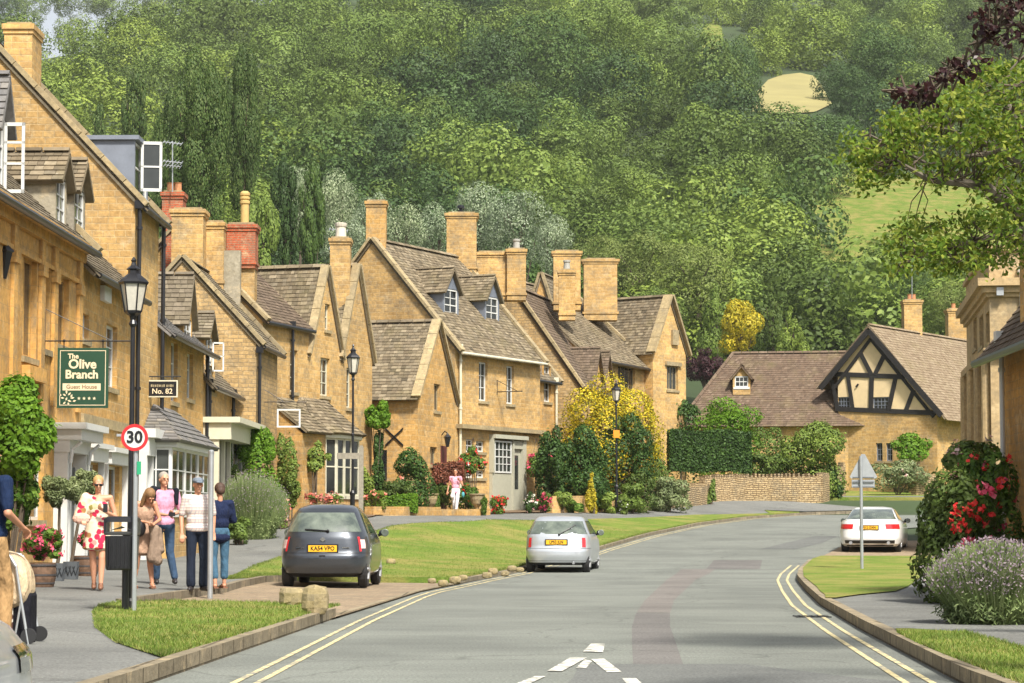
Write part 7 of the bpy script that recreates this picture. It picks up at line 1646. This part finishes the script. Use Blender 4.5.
lavender('tall lavender clump in front of the left shops behind the people', 250, 518, 36, 32, 66, 3500)
bush('box_bush', 'rounded green box bush beside the woman in navy', 238, 528, 18, 14, 63, 'mid', 3000, .035, 8)
bush('clipped_shrub', 'bright green clipped upright shrub against the gable wall', 256, 460, 25, 33, 69.0, 'bright', 9000, .04, 16, 'column', ryd=.5)
bush('climbing_plant', 'loose green climber covering the wall beside the rounded bay window', 289, 470, 17, 38, 73.5, 'mid', 5000, .045, 18, 'column', ryd=.4)
bush('climbing_plant', 'pale green climber growing up to the thin white sign frame', 281, 425, 11, 26, 76.2, 'light', 2200, .045, 12, 'column', ryd=.3)
bush('climbing_plant', 'leafy climber under the white shop fascia', 226, 475, 14, 26, 67.6, 'mid', 3500, .045, 14, ryd=.5)
bush('climbing_plant', 'bright climber trailing across the rounded bay window', 316, 455, 16, 17, 75.0, 'light', 1500, .05, 9, ryd=.3)
bush('climbing_shrub', 'bright green topped climber on a dark ivy stem beside the stone wing', 377, 415, 14, 16, 83.5, 'bright', 3500, .055, 12, ryd=.6); bush('ivy_column', 'dark ivy covered stem under the bright topped climber', 378, 468, 8, 38, 83.6, 'deep', 3000, .05, 12, 'column', ryd=.4)
bush('garden_shrub', 'yellow green shrub behind the wooden finger post', 363, 485, 10, 22, 82, 'light', 1500, .05, 8)
bush('garden_shrub', 'dark green rounded shrub below the cross shaped wall tie', 414, 476, 24, 30, 83.5, 'deep', 7000, .05, 18, flowers=[('coral', 4, .09)]); bush('garden_shrub', 'low bright green mounded shrub behind the clipped hedge', 396, 492, 22, 12, 81.5, 'mid', 3500, .045, 10)
bush('clipped_hedge', 'low square clipped hedge in the front garden', 394, 505, 22, 8, 79.8, 'bright', 3500, .04, box=True, cat='hedge', ryd=.35); bush('clipped_hedge', 'russet brown clipped hedge under the small windows', 448, 473, 15, 9, 87.0, 'rust', 2500, .045, box=True, cat='hedge', ryd=.4)
bush('garden_shrub', 'rounded mid green shrub below the russet hedge', 441, 490, 13, 14, 86.8, 'mid', 2500, .045, 9); bush('garden_shrub', 'small green shrub right of the woman in pink', 470, 495, 16, 14, 88.6, 'bush', 2500, .045, 9, flowers=[('red', 6, .08)])
for i, (px, py, rx, ry, lab) in enumerate(((437, 503, 5.5, 10, 'clipped conical box bush left of the woman in pink'), (484, 505, 5, 9, 'clipped box ball beside the stone urn'), (422, 508, 6, 8, 'small clipped box mound at the end of the low hedge'))): bush('box_topiary', lab, px, py, rx, ry, 86.3, 'bush', 1500, .035, 6, 'column', cat='topiary')
for i, (px, py, rx, ry, Y, cls, fl, lab) in enumerate(((496, 503, 12, 10, 88.2, 'bush', [('red', 26, .1)], 'mound of red flowers left of the shop front'), (530, 503, 8, 12, 89.5, 'deep', [('whitef', 8, .08), ('palepink', 8, .08)], 'white flowered plant right of the shop door'), (544, 502, 9, 11, 90, 'bush', [('pink', 20, .12)], 'bright pink flowers at the foot of the dark shrubs'), (322, 498, 20, 7, 72.2, 'mid', [('coral', 34, .1)], 'coral pink flowers under the rounded bay window'), (283, 512, 8, 9, 70.5, 'mid', [('coral', 10, .1), ('palepink', 6, .1)], 'pink flowers at the left of the dark grey car'), (375, 495, 12, 5, 78, 'mid', [('coral', 12, .09)], 'low coral flowers beside the finger post'))): bush('flower_bed', lab, px, py, rx, ry, Y, cls, 1500, .04, 7, cat='flowers', flowers=fl)
def basket(label, px, py, r, Y, cols):
    rt = bush('hanging_basket', label, px, py, r, r, Y, 'bush', 2400, .045, 10, cat='hanging basket', flowers=cols); c = at(px, py-r, Y); b = B()
    for k in range(3): a = k*2.1; b.cyl((c.x+.18*math.cos(a), Y+.18*math.sin(a), c.z-.2), (c.x, Y, c.z+.35), .008, n=4)
    b.build('chain', BLACK, rt)
basket('hanging basket of red and white flowers left of the shop front', 473, 461, 14, 89.75, [('red', 26, .09), ('whitef', 20, .08)]); basket('hanging basket of pink and white flowers right of the shop front', 536, 463, 16, 94.4, [('pink', 40, .1), ('whitef', 12, .08)])
def urn(px, py, Y, label):
    c = at(px, py, Y); g = G(c.x, Y)+.2; b = B(); b.lathe([(.16, 0), (.16, .06), (.07, .1), (.07, .2), (.2, .34), (.25, .5), (.26, .62), (.3, .66), (.3, .7), (.2, .7)], (c.x, Y, g), 14); props(b.build('stone_urn', COPING), label, 'urn')
urn(477, 503, 86.5, 'pale stone urn beside the red flowers'); urn(430, 508, 84.5, 'pale stone urn at the garden corner')
def lowwall(label, pts, Y0, Y1, h, mat, name='garden_wall', t=.35, cap=None, n=30, base=None):
    """wall following picture points (px) between distances; h height"""
    ps = [Vector((at(px, 500, y).x, y)) for px, y in pts]; out = []
    for i in range(len(ps)-1):
        for k in range(6): out.append(ps[i].lerp(ps[i+1], k/6))
    out.append(ps[-1]); b = B(); rt = root(name, label, 'wall', (out[0].x, out[0].y, G(*out[0])))
    for i in range(len(out)-1):
        a, c = out[i], out[i+1]; n_ = Vector(((c-a).y, -(c-a).x)).normalized()*t/2; ga, gc = G(*a), G(*c); ha = h if not callable(h) else h(i/(len(out)-1)); hc = h if not callable(h) else h((i+1)/(len(out)-1))
        b.hexa([(a.x-n_.x, a.y-n_.y, ga-.2), (a.x+n_.x, a.y+n_.y, ga-.2), (c.x+n_.x, c.y+n_.y, gc-.2), (c.x-n_.x, c.y-n_.y, gc-.2)], [(a.x-n_.x, a.y-n_.y, ga+ha), (a.x+n_.x, a.y+n_.y, ga+ha), (c.x+n_.x, c.y+n_.y, gc+hc), (c.x-n_.x, c.y-n_.y, gc+hc)])
    b.build('wall', mat, rt)
    if cap:
        b = B(); rr = random.Random(3)
        for i in range(len(out)-1):
            a, c = out[i], out[i+1]; m = max(1, int((c-a).length/.14))
            for k in range(m):
                q = a.lerp(c, (k+.5)/m); z = G(*q)+(h if not callable(h) else h((i+(k+.5)/m)/(len(out)-1))); dz = rr.uniform(.09, .19); b.box((q.x, q.y, z+dz/2-.01), (.1, t*.95, dz), rz=rr.uniform(-.15, .15)+math.atan2((c-a).y, (c-a).x))
        b.build('cope_stones', DRYWALL, rt)
lowwall('curved dry stone wall with upright cope stones below the clipped hedge', [(702, 106), (745, 108.2), (790, 109), (819, 109.6), (826, 112)], 0, 0, 1.15, DRYWALL, 'dry_stone_wall', cap=True)
lowwall('lower stretch of dry stone wall left of the curved one', [(640, 97), (668, 100), (706, 104.5)], 0, 0, .9, DRYWALL, 'dry_stone_wall', cap=True); lowwall('short dry stone wall beside the ivy covered bank', [(826, 114.5), (843, 115.5)], 0, 0, lambda t: .7+.9*t, DRYWALL, 'dry_stone_wall', cap=True)
lowwall('low stone edging wall of the front garden', [(369, 77.6), (400, 79), (436, 83)], 0, 0, .42, STONE, 'garden_wall'); lowwall('low stone edging wall in front of the shop', [(436, 83.2), (486, 87.2)], 0, 0, .35, STONE, 'garden_wall'); lowwall('low stone wall below the dark shrubs', [(548, 90.5), (585, 93), (640, 97)], 0, 0, .75, STONE2, 'garden_wall')
lowwall('broken stone wall in front of the timbered house', [(914, 117), (936, 118)], 0, 0, lambda t: 1.3-.3*t, DRYWALL, 'dry_stone_wall')
# right of the dormer house
bush('evergreen_shrub', 'tall dark evergreen shrub against the corner of the dormer house', 553, 462, 18, 44, 92.5, 'deep', 8000, .06, 20, ryd=1.0); bush('evergreen_shrub', 'broad dark green evergreen shrub right of the tall one', 582, 465, 26, 42, 93.5, 'deep', 12000, .06, 24, ryd=1.2)
bush('golden_shrub', 'large golden yellow yew rising behind the farthest lamp', 608, 432, 56, 52, 98, 'goldyew', 52000, .05, 70, ryd=1.8); bush('dark_shrub', 'dark lower mass beneath the golden yew', 625, 452, 30, 40, 96.6, 'deep', 12000, .055, 24, ryd=1.0)
bush('golden_conifer', 'small golden conifer at the pavement edge', 592, 492, 8, 20, 92.0, 'gold', 2500, .045, 12, 'cone', cat='conifer')
bush('garden_shrub', 'green feathery shrub right of the farthest lamp', 657, 470, 20, 28, 98.5, 'mid', 5000, .055, 14); bush('garden_shrub', 'grey green spiky shrub at the corner of the low wall', 668, 494, 22, 17, 97.5, 'olive', 5000, .05, 12)
bush('garden_shrub', 'low mixed plants below the golden yew', 632, 496, 18, 14, 94.5, 'mid', 3000, .05, 10, flowers=[('whitef', 6, .07)]); bush('garden_shrub', 'low green plants beside the golden conifer', 570, 505, 16, 8, 91.5, 'bush', 2500, .05, 8); bush('garden_shrub', 'pale green plants along the pavement near the farthest lamp', 604, 503, 14, 12, 93.2, 'light', 2500, .05, 8)
bush('clipped_hedge', 'long dark green clipped hedge above the dry stone wall', 709, 452, 40, 20, 110.5, 'deep', 12000, .06, box=True, cat='hedge', ryd=.8); bush('garden_shrub', 'dark shrub at the left end of the clipped hedge', 683, 415, 17, 18, 114, 'deep', 3500, .07, 12); bush('garden_tree', 'light yellow green small tree behind the clipped hedge', 730, 424, 40, 26, 113.5, 'bright', 12000, .06, 26, cat='shrub')
bush('garden_shrub', 'dark rounded shrubs between hedge and ivy bank', 775, 462, 30, 15, 112.5, 'mid', 5000, .06, 14); bush('ivy_bank', 'tall glossy green shrub at the right end of the dry stone wall', 812, 455, 36, 33, 113, 'mid', 14000, .07, 26, ryd=1.4); bush('garden_shrub', 'dark shrub hanging over the end of the dry stone wall', 832, 480, 10, 20, 112.8, 'deep', 2500, .06, 8); bush('garden_shrub', 'green shrub rising above the dry stone wall', 772, 448, 30, 26, 114.6, 'mid', 6000, .06, 16); bush('garden_shrub', 'spreading green shrub against the low wall right of the dark evergreens', 640, 490, 18, 18, 95.6, 'mid', 3500, .05, 12); bush('garden_shrub', 'small bright shrub before the low wall below the evergreens', 562, 500, 12, 11, 91.0, 'light', 2000, .05, 8); bush('garden_shrub', 'pale flowering plants tucked beside the lamp foot', 622, 503, 9, 10, 93.4, 'mid', 1500, .05, 8, flowers=[('whitef', 8, .06)])
bush('climbing_plant', 'bright green climber on the wall of the timbered house', 912, 447, 24, 15, 119.6, 'bright', 3500, .07, 14, ryd=.4); bush('garden_shrub', 'brownish low shrubs before the timbered house', 898, 474, 30, 14, 117, 'olive', 5000, .06, 14, flowers=[('palepink', 8, .1)])
bush('garden_shrub', 'weedy yellow green plants by the low wall left of the hedge', 712, 492, 6, 14, 104.2, 'light', 1000, .06, 6)
# left foreground: wisteria, planters
bush('wisteria', 'bright green wisteria covering the ornate front at the left edge', 12, 430, 50, 50, 38.6, 'bright', 17000, .05, 30, ryd=.6, cat='climber'); bush('wisteria', 'lower trailing growth of the wisteria beside the window', 12, 492, 26, 44, 38.8, 'bush', 5000, .05, 16, ryd=.5, cat='climber')
def barrel(label, px, py, w, h, Y, fr, fpy, cols):
    c = at(px, py, Y); g = G(c.x, Y)+.12; rt = root('barrel_planter', label, 'planter', (c.x, Y, g)); r = w*Y/F/2; hh = h*Y/F
    b = B(); b.lathe([(r*.84, 0), (r*.97, hh*.35), (r, hh*.6), (r*.95, hh), (r*.86, hh), (r*.84, hh*.9)], (c.x, Y, g), 20); b.build('barrel', plain('dark_oak', (.13, .075, .045), .8, var=.4, scale=10), rt)
    b = B()
    for t in (.12, .45, .85): b.lathe([(r*(.86+.14*min(1, t*2)), hh*t), (r*(.88+.14*min(1, t*2)), hh*(t+.01)), (r*(.88+.14*min(1, t*2)), hh*(t+.08)), (r*(.86+.14*min(1, t*2)), hh*(t+.09))], (c.x, Y, g), 20)
    b.build('hoops', plain('iron_hoop', (.05, .045, .045), .6), rt)
    L = crown_lobes(fr*Y/F, fr*Y/F*.8, fr*Y/F*.62, 12, 5, 'round', (c.x, Y, at(px, fpy, Y).z)); P, Nn = blob_points(2600, L, .15); leaves('foliage', P, Nn, .045, LM['bush'], rt)
    P, Nn = blob_points(3000, crown_lobes(fr*Y/F*1.03, fr*Y/F*.85, fr*Y/F*.66, 12, 5, 'round', (c.x, Y, at(px, fpy, Y).z)), .02); idx = RNG.choice(len(P), cols, replace=False); Q = np.repeat(P[idx], 14, 0)+RNG.normal(0, .028, (cols*14, 3)); leaves('flowers', Q, np.repeat(Nn[idx], 14, 0), .026, LM['pink'], rt, asp=.9)
barrel('half barrel planter overflowing with pink geraniums beside the wisteria', 40, 585, 32, 24, 37.5, 26, 546, 70); barrel('half barrel of pink geraniums half hidden behind the olive trees', 86, 570, 26, 20, 43.5, 13, 540, 26)
def olive(label, px, by, w, Y, cpx, cpy, rx, ry):
    c = at(px, by, Y); g = G(c.x, Y)+.12; wd = w*Y/F; rt = root('olive_planter', label, 'planter', (c.x, Y, g)); b = B(); hh = wd*1.25
    b.hexa([(c.x-wd*.43, Y-wd*.43, g), (c.x+wd*.43, Y-wd*.43, g), (c.x+wd*.43, Y+wd*.43, g), (c.x-wd*.43, Y+wd*.43, g)], [(c.x-wd*.5, Y-wd*.5, g+hh), (c.x+wd*.5, Y-wd*.5, g+hh), (c.x+wd*.5, Y+wd*.5, g+hh), (c.x-wd*.5, Y+wd*.5, g+hh)]); bx = b.build('square_planter', plain('planter_lead', (.09, .10, .11), .7), rt)
    b = B(); 
    for k in range(4):
        for s in (-1, 1): b.cyl((c.x-wd*.4+k*wd*.27, Y-wd*.50, g+.08), (c.x-wd*.4+k*wd*.27+s*wd*.2, Y-wd*.51, g+hh-.08), .008, n=4)
    b.build('lattice', plain('dark_lead', (.03, .035, .04), .7), bx)
    q = at(cpx, cpy, Y); b = B(); b.tube([(c.x, Y, g+hh*.9), (c.x+.05, Y, g+hh+.3), ((c.x+q.x)/2, Y+.04, (g+hh+q.z)/2), (q.x, Y, q.z)], [.035, .03, .026, .02], 7); b.build('trunk', BARK, rt)
    P, Nn = blob_points(8000, crown_lobes(rx*Y/F, rx*Y/F*.9, ry*Y/F, 16, int(px), 'round', tuple(q)), .35); leaves('crown', P, Nn, .035, LM['olive'], rt, asp=.3, jit=.9)
olive('small olive tree in a square lead planter beside the geranium barrel', 57, 583, 14, 40.5, 60, 488, 20, 19); olive('small leaning olive tree in a square lead planter nearer the woman', 71, 582, 14, 41.5, 84, 486, 20, 18)
# ---------------------------------------------------------------- overhanging branches, top right
def overhang(name, label, cls, limbs, clumps, leaf, nper, base, cat='tree', spread=.2, asp=.5):
    """limbs: lists of (px, py, Y, radius); clumps: (px, py, Y)"""
    rt = root(name, label, cat, base); b = B()
    for l in limbs: pts = [at(x, y, Y) for x, y, Y, r in l]; b.tube(pts, [r for *_, r in l], 6)
    b.build('branches', plain('grey_bark', (.13, .11, .08), .9, var=.3), rt)
    P = []; Nn = []; tw = B(); ends = [at(l[i][0], l[i][1], l[i][2]).lerp(at(l[i+1][0], l[i+1][1], l[i+1][2]), k/5) for l in limbs for i in range(len(l)-1) for k in range(6)]
    for x, y, Y in clumps:
        c = at(x, y, Y); e = min(ends, key=lambda q: (q-c).length); v1 = Vector(RNG.normal(0, .05, 3)); tw.tube([e, e.lerp(c, .35)+v1, e.lerp(c, .7)-v1*.6+Vector((0, 0, .03)), c], [.010, .007, .005, .003], 4) if (c-e).length < .75 else None
        for k in range(nper): o = RNG.normal(0, 1, 3); o /= np.linalg.norm(o); rr_ = RNG.uniform(.2, 1)*spread; P.append((c.x+o[0]*rr_, c.y+o[1]*rr_, c.z+o[2]*rr_*.7)); Nn.append((o[0]*.5, o[1]*.5-.3, o[2]*.4+.5))
    tw.build('twigs', BARK, rt); leaves('leaves', P, Nn, leaf, LM[cls], rt, asp=asp, jit=.6)
YO = 22.0; rr = random.Random(5); cl = []
def inside(x, y): 
    top = 62+max(0, (985-x))*.62 if x > 890 else 118+(890-x)*.5
    up = y > top and y < 188-max(0, (900-x))*.05 and x > 842+abs(y-150)*.45
    lo = 212 < y < 272 and x > 872+abs(y-244)*.9 and y < 272-(x-960)*.0
    md = 185 <= y <= 212 and x > 980
    return up or lo or md
while len(cl) < 350:
    x, y = rr.uniform(840, 1060), rr.uniform(55, 280)
    if inside(x, y) and rr.random() > .12: cl.append((x, y, YO+rr.uniform(-1.2, 1.2)))
limbs = [[(1180, 300, 22.5, .22), (1090, 255, 22.3, .12), (1030, 225, 22, .07), (985, 185, 21.8, .045), (930, 180, 21.6, .03), (895, 160, 21.6, .015)], [(1030, 225, 22, .06), (1000, 235, 21.9, .035), (955, 245, 21.8, .025), (905, 262, 21.7, .012)], [(1090, 255, 22.3, .08), (1050, 190, 22, .05), (1000, 150, 22.2, .035), (950, 130, 22.3, .02), (905, 125, 22.3, .01)], [(1050, 190, 22, .05), (1020, 130, 22, .03), (1000, 85, 22.2, .015)], [(1000, 150, 22.2, .03), (930, 165, 22.2, .02), (870, 135, 22.3, .01)]]
tp = at(1180, 300, 22.5); limbs.append([(1180, 300, 22.5, .22), (1190, 420, 22.5, .27), (1192, 560, 22.5, .32), (1192, 660, 22.5, .36)])
overhang('overhanging_oak', 'leafy green oak branches reaching in from the right edge', 'oak', limbs, cl, .031, 34, (tp.x, 22.5, G(tp.x, 22.5)), spread=.19)
cl = []
for (x0, y0, n, s) in ((1018, 6, 16, 15), (994, 30, 9, 10), (966, 68, 6, 8), (1005, -4, 10, 12), (952, 62, 4, 6), (978, 12, 5, 7), (928, 94, 7, 7), (908, 92, 6, 6), (945, 78, 5, 6), (918, 98, 5, 5), (1034, 30, 12, 10)):
    for k in range(n): cl.append((x0+rr.gauss(0, s), y0+rr.gauss(0, s*.8), 15.5+rr.uniform(-.5, .5)))
cl = [c for c in cl if c[1] < 110-(c[0]-900)*.15]
limbs = [[(1200, -160, 16, .12), (1090, -60, 15.8, .04), (1030, 0, 15.6, .016), (985, 40, 15.5, .008), (935, 90, 15.4, .004), (900, 95, 15.4, .003)], [(1090, -60, 15.8, .03), (1060, 20, 15.6, .015), (1010, 70, 15.5, .006)], [(1200, -160, 16, .14), (1230, 100, 16, .2), (1240, 400, 16, .25), (1240, 740, 16, .3)]]
tp = at(1240, 740, 16)
overhang('copper_beech', 'dark purple copper beech sprays hanging in the top right corner', 'copper', limbs, cl, .030, 9, (tp.x, 16, G(tp.x, 16)), spread=.10, asp=.55)
# haze
b = B(); b.box((0, 700, 148.5), (1000, 1480, 303)); hz = b.build('haze', WHITE)
hm_ = bpy.data.materials.new('haze_air'); hm_.use_nodes = True; t_ = hm_.node_tree; t_.nodes.remove(t_.nodes['Principled BSDF']); pv = t_.nodes.new('ShaderNodeVolumePrincipled'); pv.inputs['Density'].default_value = .0001; pv.inputs['Color'].default_value = (.93, .95, .93, 1); t_.links.new(pv.outputs[0], t_.nodes['Material Output'].inputs['Volume'])
hz.data.materials.clear(); hz.data.materials.append(hm_); props(hz, 'thin summer haze over the village and wooded hill', 'haze', kind='stuff')
# ---------------------------------------------------------------- light, sky, camera
w = bpy.data.worlds.new('World'); scene.world = w; w.use_nodes = True
nt = w.node_tree; bg = nt.nodes['Background']
sky = nt.nodes.new('ShaderNodeTexSky'); sky.sky_type = 'NISHITA'; sky.sun_disc = False
SEL, SAZ = R(52), R(155)     # sun behind the camera, a little to the left
sky.sun_elevation = SEL; sky.sun_rotation = SAZ; sky.air_density = 1.0; sky.dust_density = 3.0; sky.ozone_density = 1.0
hs = nt.nodes.new('ShaderNodeHueSaturation'); hs.inputs['Saturation'].default_value = .35
nt.links.new(sky.outputs[0], hs.inputs['Color']); nt.links.new(hs.outputs[0], bg.inputs[0]); bg.inputs[1].default_value = .095
sd = bpy.data.lights.new('sun', 'SUN'); sd.energy = 3.6; sd.angle = R(7); sd.color = (1, .95, .86)
so = bpy.data.objects.new('sun', sd); COL.objects.link(so)
dirv = Vector((math.sin(SAZ)*math.cos(SEL), math.cos(SAZ)*math.cos(SEL), math.sin(SEL)))
so.rotation_euler = dirv.to_track_quat('Z', 'Y').to_euler(); so.location = (0, 0, 60)
cd = bpy.data.cameras.new('camera'); co = bpy.data.objects.new('camera', cd); COL.objects.link(co)
cd.sensor_width = 36; cd.lens = F/1024*36; cd.clip_end = 6000; cd.clip_start = .1
co.location = (0, 0, CAMZ); co.rotation_euler = (PI/2+TH, 0, 0); scene.camera = co
scene.view_settings.view_transform = 'Standard'; scene.view_settings.look = 'None'; scene.view_settings.gamma = 1; scene.view_settings.exposure = .98
scene.cycles.max_bounces = 5; scene.cycles.diffuse_bounces = 3; scene.cycles.glossy_bounces = 2; scene.cycles.transmission_bounces = 2; scene.cycles.transparent_max_bounces = 4
scene.cycles.use_denoising = True; scene.cycles.caustics_reflective = False; scene.cycles.caustics_refractive = False
